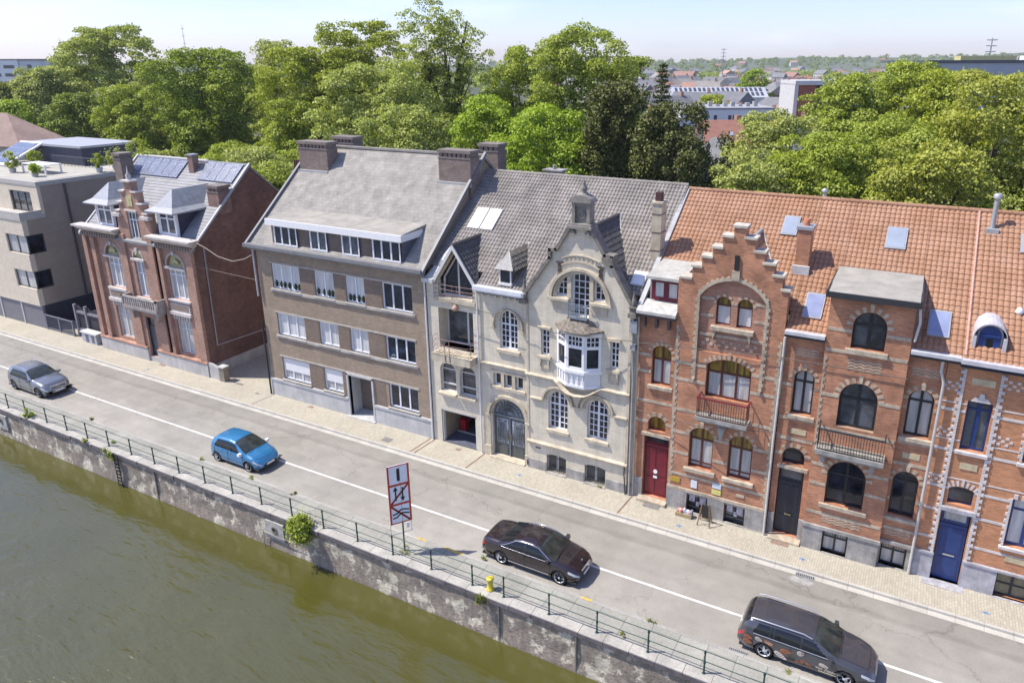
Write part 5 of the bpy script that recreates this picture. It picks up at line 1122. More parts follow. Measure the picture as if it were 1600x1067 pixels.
# ------------------------------------------------------------------ setting
def road_mat():
    m = M('road_asphalt', (.31,.294,.262), .93, (.35,.07), (34,.20), bump=.006, bscale=90)
    m = m.copy(); m.name='road_asphalt2'; nt=m.node_tree; N=nt.nodes; L=nt.links; b=N['Principled BSDF']
    src=b.inputs['Base Color'].links[0].from_socket
    tc=N.new('ShaderNodeTexCoord'); s=N.new('ShaderNodeSeparateXYZ'); L.new(tc.outputs['Object'],s.inputs[0])
    nz=N.new('ShaderNodeTexNoise'); mp=N.new('ShaderNodeMapping'); mp.inputs['Scale'].default_value=(.35,2.2,1); L.new(tc.outputs['Object'],mp.inputs[0]); L.new(mp.outputs[0],nz.inputs[0]); nz.inputs['Scale'].default_value=1.0; nz.inputs['Detail'].default_value=6
    ma=N.new('ShaderNodeMath'); ma.operation='MULTIPLY_ADD'; L.new(nz.outputs[0],ma.inputs[0]); ma.inputs[1].default_value=.45; L.new(s.outputs[1],ma.inputs[2])
    cr=N.new('ShaderNodeValToRGB'); mr=N.new('ShaderNodeMapRange'); L.new(ma.outputs[0],mr.inputs[0]); mr.inputs[1].default_value=-8.1; mr.inputs[2].default_value=-1.9; L.new(mr.outputs[0],cr.inputs[0])
    e=cr.color_ramp.elements; e[0].position=0; e[0].color=(1.14,1.13,1.10,1); e[1].position=1; e[1].color=(.80,.79,.78,1)
    def P(y): return (y+.22+8.1)/6.2
    for y,c in ((-7.4,1.06),(-7.15,.99),(-6.85,1.04),(-6.2,1.0),(-5.35,1.01),(-5.05,.94),(-4.75,1.0),(-4.2,.93),(-3.55,.97),(-3.42,.80),(-3.22,.78),(-3.1,.88),(-2.4,.86)):
        k=cr.color_ramp.elements.new(P(y)); k.color=(c,c*.995,c*.985,1)
    mx=N.new('ShaderNodeMix'); mx.data_type='RGBA'; mx.blend_type='MULTIPLY'; mx.inputs[0].default_value=1; L.new(src,mx.inputs[6]); L.new(cr.outputs[0],mx.inputs[7])
    # faint cracks and patches
    v=N.new('ShaderNodeTexNoise'); v.inputs['Scale'].default_value=.8; v.inputs['Detail'].default_value=8; v.inputs['Roughness'].default_value=.75; L.new(tc.outputs['Object'],v.inputs[0])
    r=N.new('ShaderNodeMapRange'); L.new(v.outputs[0],r.inputs[0]); r.inputs[1].default_value=.35; r.inputs[2].default_value=.65; r.inputs[3].default_value=.90; r.inputs[4].default_value=1.09
    g=_gray(N,L,r.outputs[0]); m2=N.new('ShaderNodeMix'); m2.data_type='RGBA'; m2.blend_type='MULTIPLY'; m2.inputs[0].default_value=1; L.new(mx.outputs[2],m2.inputs[6]); L.new(g,m2.inputs[7])
    vo=N.new('ShaderNodeTexVoronoi'); vo.feature='DISTANCE_TO_EDGE'; vo.inputs['Scale'].default_value=.16; vo.inputs['Randomness'].default_value=1
    wn=N.new('ShaderNodeTexNoise'); wn.inputs['Scale'].default_value=1.6; wn.inputs['Detail'].default_value=6; L.new(tc.outputs['Object'],wn.inputs[0])
    vm=N.new('ShaderNodeVectorMath'); vm.operation='MULTIPLY_ADD'; L.new(wn.outputs[1],vm.inputs[0]); vm.inputs[1].default_value=(1.6,1.6,0); L.new(tc.outputs['Object'],vm.inputs[2]); L.new(vm.outputs[0],vo.inputs[0])
    cr2=N.new('ShaderNodeMapRange'); L.new(vo.outputs[0],cr2.inputs[0]); cr2.inputs[1].default_value=0.0; cr2.inputs[2].default_value=.006; cr2.inputs[3].default_value=.74; cr2.inputs[4].default_value=1.0
    pt=N.new('ShaderNodeTexVoronoi'); pt.inputs['Scale'].default_value=.11; L.new(vm.outputs[0],pt.inputs[0]); sp=N.new('ShaderNodeSeparateColor'); L.new(pt.outputs['Color'],sp.inputs[0])
    pr_=N.new('ShaderNodeMapRange'); L.new(sp.outputs[0],pr_.inputs[0]); pr_.inputs[3].default_value=.94; pr_.inputs[4].default_value=1.05
    mm=N.new('ShaderNodeMath'); mm.operation='MULTIPLY'; L.new(cr2.outputs[0],mm.inputs[0]); L.new(pr_.outputs[0],mm.inputs[1])
    g2=_gray(N,L,mm.outputs[0]); m3=N.new('ShaderNodeMix'); m3.data_type='RGBA'; m3.blend_type='MULTIPLY'; m3.inputs[0].default_value=1; L.new(m2.outputs[2],m3.inputs[6]); L.new(g2,m3.inputs[7])
    L.new(m3.outputs[2],b.inputs['Base Color']); return m
def wall_mat():
    m=bpy.data.materials.new('quay_masonry'); m.use_nodes=True; N=m.node_tree.nodes; L=m.node_tree.links; b=N['Principled BSDF']; b.inputs['Roughness'].default_value=.9
    tc=N.new('ShaderNodeTexCoord'); s=N.new('ShaderNodeSeparateXYZ'); L.new(tc.outputs['Object'],s.inputs[0])
    def nz(sc,sx,sz,det=7,ro=.65):
        mp=N.new('ShaderNodeMapping'); mp.inputs['Scale'].default_value=(sx,1,sz); L.new(tc.outputs['Object'],mp.inputs[0]); t=N.new('ShaderNodeTexNoise'); t.inputs['Scale'].default_value=sc; t.inputs['Detail'].default_value=det; t.inputs['Roughness'].default_value=ro; L.new(mp.outputs[0],t.inputs[0]); return t.outputs[0]
    def mr(v,a,b_,c,d):
        r=N.new('ShaderNodeMapRange'); L.new(v,r.inputs[0]); 
        for i,q in enumerate((a,b_,c,d)): r.inputs[i+1].default_value=q
        return r.outputs[0]
    def mix(f,A,B):
        x=N.new('ShaderNodeMix'); x.data_type='RGBA'; 
        L.new(f,x.inputs[0]) if not isinstance(f,float) else setattr(x.inputs[0],'default_value',f)
        for q,i in ((A,6),(B,7)):
            if isinstance(q,tuple): x.inputs[i].default_value=(*q,1)
            else: L.new(q,x.inputs[i])
        return x.outputs[2]
    def add(a,bb):
        x=N.new('ShaderNodeMath'); x.operation='ADD'; L.new(a,x.inputs[0]); L.new(bb,x.inputs[1]); return x.outputs[0]
    base=mix(mr(nz(3.4,.7,1.0),.4,.6,0,1),(.50,.45,.35),(.74,.68,.54))
    dark=mix(mr(nz(5,1,.5),.3,.7,0,1),(.19,.155,.13),(.38,.33,.265))
    z=s.outputs[2]
    f=add(mr(z,-1.85,-.4,-1.05,.16),mr(nz(2.1,.55,.5,9,.72),.32,.68,-.15,.95)); c=mix(mr(f,.33,.47,0,1),base,dark)
    # bricky joints low down
    cb=N.new('ShaderNodeCombineXYZ'); L.new(s.outputs[0],cb.inputs[0]); L.new(z,cb.inputs[1]); br=N.new('ShaderNodeTexBrick'); L.new(cb.outputs[0],br.inputs[0]); br.inputs['Scale'].default_value=1; br.inputs['Brick Width'].default_value=.42; br.inputs['Row Height'].default_value=.16; br.inputs['Mortar Size'].default_value=.012
    br.inputs['Color1'].default_value=(1,1,1,1); br.inputs['Color2'].default_value=(.82,.82,.82,1); br.inputs['Mortar'].default_value=(.62,.62,.62,1)
    bm=mix(mr(nz(.7,1,1),.45,.6,.0,.8),(1,1,1),br.outputs[0]); x=N.new('ShaderNodeMix'); x.data_type='RGBA'; x.blend_type='MULTIPLY'; x.inputs[0].default_value=1; L.new(c,x.inputs[6]); L.new(bm,x.inputs[7]); c=x.outputs[2]
    f2=add(mr(z,-1.72,-1.95,0,1),mr(nz(3,1,1),.3,.7,-.25,.25)); c=mix(mr(f2,.4,.6,0,1),c,(.36,.33,.20))
    f3=add(mr(z,-1.98,-2.08,0,1),mr(nz(6,1,1),.3,.7,-.2,.2)); c=mix(mr(f3,.4,.6,0,1),c,(.13,.12,.05))
    L.new(c,b.inputs['Base Color']); bp=N.new('ShaderNodeBump'); bp.inputs['Distance'].default_value=.09; bp.inputs['Strength'].default_value=.9; L.new(nz(6,1,1.6,9,.75),bp.inputs['Height']); L.new(bp.outputs[0],b.inputs['Normal'])
    return m
def water_mat():
    m=bpy.data.materials.new('canal_water'); m.use_nodes=True; N=m.node_tree.nodes; L=m.node_tree.links; b=N['Principled BSDF']
    b.inputs['Roughness'].default_value=.13; b.inputs['IOR'].default_value=1.8; b.inputs['Specular IOR Level'].default_value=.5
    tc=N.new('ShaderNodeTexCoord')
    t0=N.new('ShaderNodeTexNoise'); t0.inputs['Scale'].default_value=.35; t0.inputs['Detail'].default_value=3; L.new(tc.outputs['Object'],t0.inputs[0])
    x=N.new('ShaderNodeMix'); x.data_type='RGBA'; L.new(t0.outputs[0],x.inputs[0]); x.inputs[6].default_value=(.062,.060,.009,1); x.inputs[7].default_value=(.082,.078,.019,1); L.new(x.outputs[2],b.inputs['Base Color'])
    def nz(sc,rot,sx,sy,det):
        mp=N.new('ShaderNodeMapping'); mp.inputs['Scale'].default_value=(sx,sy,1); mp.inputs['Rotation'].default_value=(0,0,math.radians(rot)); L.new(tc.outputs['Object'],mp.inputs[0]); t=N.new('ShaderNodeTexNoise'); t.inputs['Scale'].default_value=sc; t.inputs['Detail'].default_value=det; t.inputs['Distortion'].default_value=.3; L.new(mp.outputs[0],t.inputs[0]); return t.outputs[0]
    s=N.new('ShaderNodeSeparateXYZ'); L.new(tc.outputs['Object'],s.inputs[0])
    # ripples die out in the lee of the quay wall
    r=N.new('ShaderNodeMapRange'); L.new(s.outputs[1],r.inputs[0]); r.inputs[1].default_value=-11; r.inputs[2].default_value=-20; r.inputs[3].default_value=.12; r.inputs[4].default_value=1.0
    a=nz(1.7,24,.32,1.0,2); c=nz(5.0,12,.45,1.0,3)
    ad=N.new('ShaderNodeMath'); ad.operation='MULTIPLY_ADD'; L.new(c,ad.inputs[0]); ad.inputs[1].default_value=.35; L.new(a,ad.inputs[2])
    mu=N.new('ShaderNodeMath'); mu.operation='MULTIPLY'; L.new(ad.outputs[0],mu.inputs[0]); L.new(r.outputs[0],mu.inputs[1])
    bp=N.new('ShaderNodeBump'); bp.inputs['Distance'].default_value=.14; bp.inputs['Strength'].default_value=1.0; L.new(mu.outputs[0],bp.inputs['Height']); L.new(bp.outputs[0],b.inputs['Normal'])
    return m
def st(name, mb, mat):
    o=mb.build(name,mat); tag(o,kind='structure'); return o
XA,XB=-260.,140.
gm_=M('park_ground',(.075,.085,.045),.95,(.05,.2),(.6,.2))
mb=MB(); mb.quad((-3500,-9.2,-.34),(3500,-9.2,-.34),(3500,4200,-.34),(-3500,4200,-.34)); st('ground',mb,gm_)
mb=MB(); mb.quad((XA,-400,-2.1),(XB,-400,-2.1),(XB,-9.3,-2.1),(XA,-9.3,-2.1)); st('water',mb,water_mat())
mb=MB(); mb.box(XA,XB,-7.95,-2.02,-.5,-.12); st('road',mb,road_mat())
paving=M('pavement_paver',(.43,.395,.315),.9,(.5,.06),(9,.05),(.21,.105,(.32,.295,.235),.010,.10),plane='ground')
mb=MB(); mb.box(XA,XB,-1.92,0.6,-.5,0); mb.box(-19.3,-13.3,.6,11,-.5,0); mb.box(-40.2,-31.7,.6,14,-.5,-.0); mb.box(-13.3,-13.2,.6,.7,-.5,0); st('pavement',mb,paving)
kst=M('kerb_stone',(.47,.45,.40),.85,(1.5,.08),(14,.06),(1.0,3.0,(.30,.28,.25),.012,.05),plane='xy')
mb=MB(); mb.box(XA,XB,-2.06,-1.922,-.5,.004); mb.box(XA,XB,-2.34,-2.062,-.5,-.105); st('kerb',mb,kst)
qp=M('quay_path_concrete',(.31,.305,.265),.93,(.45,.12),(9,.1),(2.1,1.1,(.19,.19,.17),.02,.06),plane='ground',bump=.005)
mb=MB(); mb.box(XA,XB,-9.32,-8.10,-.5,-.02); st('quay_path',mb,qp)
mb=MB(); mb.box(XA,XB,-8.098,-7.952,-.5,-.008); st('quay_kerb',mb,M('quay_kerb_stone',(.40,.385,.35),.9,(.8,.12),(14,.1),(1.0,2.0,(.25,.25,.22),.012,.08),plane='xy'))
lm=M('road_marking',(.72,.715,.68),.85,(3.5,.22),(45,.28))
mb=MB(); mb.box(XA,XB,-5.955,-5.835,-.2,-.1155); st('road_marking',mb,lm)
ym=M('yellow_marking',(.62,.42,.08),.85,(5,.25),(30,.15))
mb=MB(); mb.box(4.83,5.36,-8.07,-7.97,-.1,-.003); mb.box(6.40,7.40,-8.09,-7.96,-.1,-.003); mb.box(13.30,13.78,-8.08,-7.96,-.1,-.003); st('yellow_kerb_marking',mb,ym)
# driveway joints (drain channels across the pavement)
for x,xb_ in ((-.55,-.25),(-.25,.05),(3.38,3.55),(12.40,12.5)):
    mb=MB(); xx=xb_; mb.hexa([(xx-.16,-1.9,-.05),(xx-.08,-1.9,-.05),(xx+.04,-.06,-.05),(xx-.04,-.06,-.05),(xx-.16,-1.9,.006),(xx-.08,-1.9,.006),(xx+.04,-.06,.006),(xx-.04,-.06,.006)])
    o=mb.build('drain_channel',rustc); 
    L_={-.25:'rusty drain channel across the pavement below the apartment block corner',.05:'rusty drain channel ending at the left jamb pipe of the garage',3.55:'rusty drain channel between open garage and arched iron door',12.5:'rusty drain channel between cream house and dark red door'}[xb_]
    tag(o,L_,'drain channel','drain channels across the pavement')
o=MB().hexa([(-13.34,-1.9,-.05),(-13.28,-1.9,-.05),(-13.14,-.1,-.05),(-13.2,-.1,-.05),(-13.34,-1.9,.006),(-13.28,-1.9,.006),(-13.14,-.1,.006),(-13.2,-.1,.006)]).build('drain_channel',M('dark_joint',(.16,.14,.12),.9,(8,.2)))
tag(o,'thin dark drain channel across pavement where the alley meets the apartment block','drain channel','drain channels across the pavement')
# covers and grates
cov=M('cast_cover',(.20,.19,.18),.8,(9,.2)); covr=M('rusty_cover',(.27,.19,.14),.85,(9,.25))
for x,y,w,h,mt,lb in ((-2.42,-1.44,.62,.45,cov,'dark rectangular access cover in pavement below the apartment block'),(1.93,-.42,.30,.22,covr,'small brown access cover in front of the open garage'),(13.66,-.54,.85,.42,cov,'large dark access cover below the dark red door'),(19.89,-.58,.80,.36,covr,'brown access cover below the black door'),(-24.4,-.35,.6,.3,covr,'small brown access cover at the villa doorstep'),(-9.6,-.35,.42,.22,covr,'small rusty cover under the roller shutters'),(-16.6,-.05,.7,.25,cov,'dark cover at the alley mouth beside the brick pier'),(-14.3,-.55,.34,.16,cov,'small dark slot cover near the apartment block drainpipe'),(26.3,-.34,.9,.34,covr,'brown sunken slab in the paving before the blue door'),(-5.5,-.32,.5,.3,M('pale_cover',(.38,.36,.30),.9,(5,.1)),'pale framed cover at the apartment block doorway')):
    o=MB().box(x-w/2,x+w/2,y-h/2,y+h/2,-.05,.007).box(x-w/2+.04,x+w/2-.04,y-h/2+.04,y+h/2-.04,-.04,.011).build('access_cover',mt); tag(o,lb,'access cover')
bl=M('blue_utility_mark',(.12,.24,.42),.9,(12,.5)); 
for x,y,lb in ((6.41,-1.13,'blue spray mark on paving outside the arched iron door'),(15.39,-1.47,'blue spray mark on paving left of the sandwich board'),(21.02,-1.27,'blue spray mark on paving before the balcony house'),(28.09,-1.29,'blue spray mark on paving right of the blue door'),(-24.6,-1.36,'blue spray mark on paving in front of the villa')):
    o=MB().box(x-.13,x+.13,y-.05,y+.03,-.02,.0035).box(x-.04,x+.06,y-.09,y+.07,-.02,.0045).build('utility_mark',bl); tag(o,lb,'paint mark','blue spray marks on the pavement')
for xa,xb,ya,yb,z,lb in ((20.91,21.67,-2.36,-2.16,-.102,'street gully grate in the gutter below the balcony house'),(19.38,20.10,-7.92,-7.72,-.117,'street gully grate at the quay kerb behind the printed estate car')):
    t=thing('gully_grate',((xa+xb)/2,(ya+yb)/2,z),lb,'drain grate'); m_=MB()
    for k in range(11): a=xa+(xb-xa)*k/10.; m_.box(a-.018,a+.018,ya,yb,z-.01,z+.008)
    m_.box(xa,xb,ya-.03,ya,z-.01,z+.008); m_.box(xa,xb,yb,yb+.03,z-.01,z+.008); m_.build('bars',zinc,t); MB().box(xa,xb,ya,yb,z-.02,z+.003).build('pit',blackp,t)
o=MB().add([(21.2+.5*math.cos(a*.2618)*(1+.25*math.sin(a*3.7)),-2.62+.22*math.sin(a*.2618)*(1+.3*math.sin(a*5.1)),-.1165) for a in range(24)],[tuple(range(24))]).build('lime_stain',M('lime_stain',(.36,.352,.335),.9,(5,.2),(30,.2))); tag(o,'pale lime stain spread on the asphalt at the gully grate','stain')
# ------------------------------------------------------------------ quay wall
qw=thing('quay_wall',(0,-9.6,-2.1),'stained masonry quay wall with stone coping along the canal','quay wall')
mb=MB(); n=150; X=[-70+k*.8 for k in range(n+1)]; rr=random.Random(3)
zs=[-3.0,-2.0,-1.5,-1.0,-.6,-.26]; V=[];F_=[]
for i,x in enumerate(X):
    for j,z in enumerate(zs): V.append((x,-9.72+rr.uniform(-.02,.02)-(.06 if j<2 else 0),z))
for i in range(n):
    for j in range(len(zs)-1): a=i*len(zs)+j; F_.append((a,a+len(zs),a+len(zs)+1,a+1))
mb.add(V,F_,0); mb.box(XA,-70,-9.72,-9.3,-3,-.26); mb.box(50,XB,-9.72,-9.3,-3,-.26)
mb.build('masonry',wall_mat(),qw)
cop=M('coping_stone',(.40,.385,.345),.9,(.9,.16),(10,.12),streak=.0,bump=.01)
copd=M('coping_dark_face',(.15,.13,.135),.9,(2,.25),(12,.15))
mb=MB(); x=-70.; rr=random.Random(5)
while x<50:
    w=1.05; dz=rr.uniform(-.008,.008); dy=rr.uniform(-.02,.02)
    mb.box(x+.008,x+w-.008,-9.82+dy,-9.325,-.27,-.035+dz,0); mb.box(x+.008,x+w-.008,-9.826+dy,-9.80+dy,-.268,-.075+dz,1); x+=w
mb.build('coping',[cop,copd],qw)
for xc in (-27.5,-2.65):
    m_=MB(); m_.box(xc-.62,xc+.62,-9.83,-9.7,-1.5,-.52,0); m_.ring(xc,-.93,.13,.2,0,360,-9.87,-9.8,10,1); m_.ring(xc,-.93,0,.13,0,360,-9.85,-9.83,10,2)
    m_.build('mooring_recess',[M('pale_mooring_stone',(.40,.39,.36),.9,(3,.2),(14,.1)),dstone,blackp],qw)
m_=MB(); 
for s_ in (-.20,.16): m_.tube([(-15.10+s_,-9.9,-.05),(-15.10+s_,-9.92,-2.4)],.025,5)
for k in range(9): m_.box(-15.32,-14.92,-9.94,-9.86,-.25-k*.22,-.20-k*.22)
m_.build('ladder',blackp,qw)
m_=MB(); m_.tube([(-3.45,-9.88,-2.1),(-3.42,-9.88,-1.3),(-3.30,-9.9,-1.15),(-2.5,-9.9,-1.22),(-1.0,-9.9,-1.15)],.025,5); m_.tube([(.2,-9.85,-2.1),(.2,-9.85,-1.2)],.02,5); m_.build('wall_pipe',M('dull_pipe',(.26,.24,.2),.6,(5,.2)),qw)
for x in (-11.9,10.35,13.9): MB().box(x-.03,x+.03,-9.80,-9.7,-2.2,-.27).build('joint',dstone,qw)
# railing
ra=thing('quay_railing',(0,-9.47,0),'green metal quay railing with two rails on slender posts','railing')
xs=[-26.95,-24.92,-22.6,-20.50,-18.42,-16.33,-14.25,-12.2,-10.12,-8.02,-5.90,-3.78,-1.68,.40,2.52,4.60,6.74,8.88,10.43,12.55,14.65,16.75,18.89,20.98,23.1,25.2,27.3,29.4]
xs=[-29.1,-31.2,-33.3,-35.4,-37.5,-39.6]+xs
xs.sort()
pm=None
for x in xs:
    m_=MB(); m_.lathe([(.075,0),(.06,.03),(.036,.06),(.034,.42),(.05,.45),(.05,.50),(.033,.53),(.030,.86),(.046,.90),(.046,.95),(.03,1.0),(.012,1.03)],0,0,-.04,8)
    if pm is None: o=m_.build('post',greenp,ra); pm=o.data; 
    else: o=bpy.data.objects.new('post',pm); COL.objects.link(o); o.parent=ra
    o.location=(x,0.0,0)
# fix local frame of the shared post mesh (thing sits at y=-9.47)
for v in pm.vertices: v.co.y+= -9.47
m_=MB()
for i in range(len(xs)-1):
    a,b=xs[i],xs[i+1]; sg_=.012
    for z in (.50,.95): m_.tube([(a,-9.47,z),((a+b)/2,-9.47,z-sg_),(b,-9.47,z)],.017,5)
m_.build('rail',greenp,ra)
# bollard
bo=thing('mooring_bollard',(9.7,-9.36,-.03),'squat yellow mooring bollard on the quay coping','bollard')
MB().lathe([(.17,0),(.17,.05),(.125,.08),(.125,.46),(.16,.50),(.165,.57),(.12,.60),(.02,.61)],9.7,-9.36,-.03,14).build('post',M('yellow_bollard',(.60,.50,.05),.55,(6,.12),(20,.1)),bo)
# ------------------------------------------------------------------ canal sign
a=math.radians(55); sgn=thing('canal_sign',(4.89,-9.02,0),'tall white canal sign with red borders showing three prohibition symbols','sign',rz=a)
sgn.location=(G0:=Vector((4.90,-9.0,-.02)))
MB().tube([(.0,.03,0),(.0,.03,4.3)],.038,8).build('post',M('sign_post_green',(.05,.09,.07),.5,(6,.15)),sgn)
x0,x1,z0,z1=-.56,.43,1.50,4.43
m_=MB(); m_.box(x0,x1,-.005,.02,z0,z1,0); w=.085
sr=M('sign_red',(.55,.06,.03),.5,(4,.08)); 
def sb(m_,a,b,c,d,k=1): m_.box(a,b,-.016,-.004,c,d,k)
sb(m_,x0,x0+w,z0,z1); sb(m_,x1-w,x1,z0,z1); H_=(z1-z0)/3
for k in range(4): zc=z0+H_*k; sb(m_,x0+w,x1-w,max(z0,zc-.05),min(z1,zc+.05))
m_.build('panel',[M('sign_white',(.86,.87,.90),.5,(4,.04)),sr],sgn)
def diag(m_,p,q,w,y0,y1):
    p=Vector((p[0],0,p[1])); q=Vector((q[0],0,q[1])); d=(q-p).normalized(); nn=Vector((-d.z,0,d.x))*w/2; r=[p+nn,q+nn,q-nn,p-nn]
    v=[(t.x,y0,t.z) for t in r]+[(t.x,y1,t.z) for t in r]; m_.add(v,[(0,1,2,3),(3,2,1,0),(4,5,6,7),(7,6,5,4),(0,4,5,1),(1,5,6,2),(2,6,7,3),(3,7,4,0)])
m_=MB(); diag(m_,(x0+w,z0+H_+.04),(x1-w,z0+2*H_-.05),.085,-.020,-.010); diag(m_,(x0+w,z0+H_-.05),(x1-w,z0+.06),.085,-.020,-.010); m_.build('red_diagonal',sr,sgn)
m_=MB(); cxs=(x0+x1)/2
Pp=[(cxs+.065*math.cos(math.radians(t)),z0+2*H_+.74+.065*math.sin(math.radians(t))) for t in range(0,181,20)]+[(cxs+.065*math.cos(math.radians(t)),z0+2*H_+.24+.065*math.sin(math.radians(t))) for t in range(180,361,20)]
m_.prism(Pp,-.018,-.006)
for sx,up in ((-.17,1),(.14,-1)):
    xc=cxs+sx; zl,zh=z0+H_+.20,z0+H_+.82; m_.box(xc-.03,xc+.03,-.024,-.008,zl,zh)
    tip=zh if up>0 else zl; t=[(xc-.10,tip-up*.12),(xc+.10,tip-up*.12),(xc,tip+up*.08)]
    m_.prism(t if up>0 else t[::-1],-.025,-.008)
for dz in (0,.18):
    P=[(x0+.13,z0+.30+dz),(x0+.33,z0+.33+dz),(cxs-.02,z0+.48+dz),(x1-.36,z0+.50+dz),(x1-.12,z0+.42+dz)]
    for i in range(len(P)-1): diag(m_,P[i],(P[i+1][0]+.01,P[i+1][1]),.055,-.024,-.008)
m_.build('symbols',M('sign_black',(.015,.015,.02),.5,(4,.05)),sgn)
m_=MB()
for x in (x0+.01,x1-.03): m_.tube([(x,.04,z0-.55),(x,.04,z1+.02)],.014,5)
m_.tube([(x0-.15,.04,z0-.55),(x1+.03,.04,z0-.55)],.022,5); m_.tube([(x0-.12,.04,z1+.01),(x1+.02,.04,z1+.01)],.012,5); m_.tube([(x0,.05,z0+H_),(x1,.05,z0+H_)],.016,5); m_.tube([(x0,.05,z0+2*H_),(x1+.08,.05,z0+2*H_)],.016,5)
m_.build('bracket_frame',zinc,sgn)
m_=MB(); m_.box(.16,.30,.0,.02,1.15,1.42); m_.build('number_plate',white,sgn)
# ------------------------------------------------------------------ small things by the stepped gable house
sbo=thing('sandwich_board',(16.45,-.75,0),'wooden sandwich board with dark panel standing outside the stepped gable house','sandwich board')
m_=MB()
for s_,yy in ((-1,-1.02),(1,-.50)):
    for x in (16.12,16.72): m_.tube([(x,yy,0),(16.42+(x-16.42)*.55,-.76,1.12)],.028,4)
    m_.tube([(16.17,yy*.85-.11,.45),(16.67,yy*.85-.11,.45)],.022,4)
m_.build('frame',wood,sbo)
m_=MB(); m_.hexa([(16.20,-.56,.12),(16.66,-.56,.12),(16.66,-.53,.12),(16.20,-.53,.12),(16.28,-.78,1.02),(16.58,-.78,1.02),(16.58,-.75,1.02),(16.28,-.75,1.02)]); m_.build('panel',M('dark_board',(.03,.03,.035),.5,(4,.1)),sbo)
cr=thing('display_crate',(15.35,-.55,0),'low wooden crate of colourful small goods at the basement window','crate')
MB().box(14.95,15.75,-.75,-.40,0,.20).build('box',M('crate_wood',(.34,.27,.15),.8,(6,.2)),cr)
r_=random.Random(4)
for k,(c_) in enumerate([(.55,.25,.22),(.6,.5,.45),(.5,.12,.1),(.7,.68,.66),(.3,.4,.6),(.65,.66,.7),(.6,.35,.3),(.2,.25,.35)]):
    x=15.0+.095*k; MB().box(x,x+.085,-.72+r_.uniform(0,.1),-.45,.18,.30+r_.uniform(0,.08)).build('boxed_item',M('item_%d'%k,c_,.6,(5,.1)),cr)
for x,z,w,h,c_,lb in ((14.66,1.62,.50,.26,(.45,.30,.04),'ochre notice on brick wall beside the dark red door'),(15.62,1.62,.30,.42,(.70,.72,.76),'white notice on brick wall above the crate'),(16.72,1.82,.42,.26,(.60,.68,.72),'pale blue notice above the yellow notice between lower windows'),(16.72,1.48,.44,.24,(.66,.62,.20),'yellow notice just above the plinth between the basement windows'),(17.85,1.62,.36,.14,(.48,.40,.28),'small beige plaque under the right lower window')):
    o=MB().box(x-w/2,x+w/2,-.185,-.152,z-h/2,z+h/2).build('wall_notice',M('notice_%.2f_%.2f'%(x,z),c_,.6,(7,.08))); tag(o,lb,'notice')
# garage contents
rc=thing('red_cabinet',(.95,1.7,.03),'red metal cabinet standing inside the open garage','cabinet')
MB().box(.74,1.16,1.50,1.9,.03,.78).build('body',M('red_metal',(.42,.02,.03),.45,(4,.06)),rc); MB().box(.76,1.14,1.48,1.50,.06,.75).build('door',M('red_metal2',(.36,.018,.028),.4,(4,.06)),rc)
o=MB().box(.64,2.9,1.34,1.42,.03,.10).build('floor_beam',M('pale_beam',(.45,.43,.38),.8,(4,.1))); tag(o,'pale beam lying across the open garage floor','beam')
# wires
cab=M('cable_grey',(.12,.11,.10),.7,(4,.1))
def wire(name,pts,r,mat,lb):
    o=MB().tube(pts,r,5).build(name,mat); tag(o,lb,'cable'); return o
wire('overhead_cable',[(-19.3,-.15,9.95),(-17.88,-.15,9.55),(-16.81,-.15,9.12),(-15.42,-.15,8.95),(-14.25,-.15,9.25),(-13.37,-.15,9.68)],.045,M('pale_cable',(.22,.18,.14),.7,(4,.1)),'thick pale cable sagging across the alley gap below the eaves')
wire('overhead_cable',[(-19.25,-.15,8.15),(-15.9,-.15,8.05),(-13.4,-.15,7.98)],.016,M('pale_cable',(.40,.34,.27),.7,(4,.1)),'thin straight cable crossing the alley gap under the thick one')
wire('facade_cable',[(-.2,-.45,9.25),(.83,-.5,9.02),(3.68,-.5,8.72),(6.19,-.5,8.60),(8.22,-1.0,8.48),(10.68,-.6,8.45),(12.4,-.35,8.5)],.018,cab,'dark cable strung across the cream house facades above the bay roof')
wire('facade_cable',[(12.5,-.4,8.5),(15.8,-.35,8.72),(18.41,-.3,8.95),(20.6,-.4,9.0),(24.0,-.4,9.0)],.02,cab,'dark cable across the stepped gable house above its big window')
wire('facade_cable',[(12.4,-.3,4.98),(15.87,-.9,5.15),(19.02,-.3,5.35),(24.2,-.35,5.2)],.018,cab,'dark cable running below the balconies of the orange houses')
# ------------------------------------------------------------------ cars
def interp(tab, x):
    if x <= tab[0][0]: return tab[0][1]
    for (a,va),(b,vb) in zip(tab, tab[1:]):
        if x <= b:
            t=(x-a)/(b-a); return va+(vb-va)*t
    return tab[-1][1]
def smooth_tab(tab, r=.09):
    return lambda x: sum(interp(tab, x+d)*w for d,w in ((-r*1.5,.1),(-r*.75,.22),(0,.36),(r*.75,.22),(r*1.5,.1)))
def carpaint(name, col, rough=.28, flake=.25):
    m=M(name,col,rough,(1.2,.04),metal=flake,coat=1.0); m.node_tree.nodes['Principled BSDF'].inputs['Coat Roughness'].default_value=.04; return m
tyre=M('tyre_rubber',(.018,.018,.019),.85,(9,.2)); alloy=M('alloy_rim',(.66,.67,.69),.3,(6,.04),metal=.2); cglass=M('car_glass',(.010,.012,.014),.03,(1,.02),spec=.5); cscreen=M('car_windscreen',(.045,.055,.05),.04,(1.2,.5),spec=.6)
chrome=M('chrome',(.70,.70,.72),.15,(5,.03),metal=.9); blackpl=M('black_plastic',(.02,.02,.021),.6,(9,.1)); lampw=M('clear_lamp',(.60,.63,.68),.12,(30,.2),coat=1); lampr=M('red_lamp',(.45,.015,.02),.2,(20,.15),coat=1)
plate=M('number_plate_white',(.75,.75,.75),.4,(5,.04))
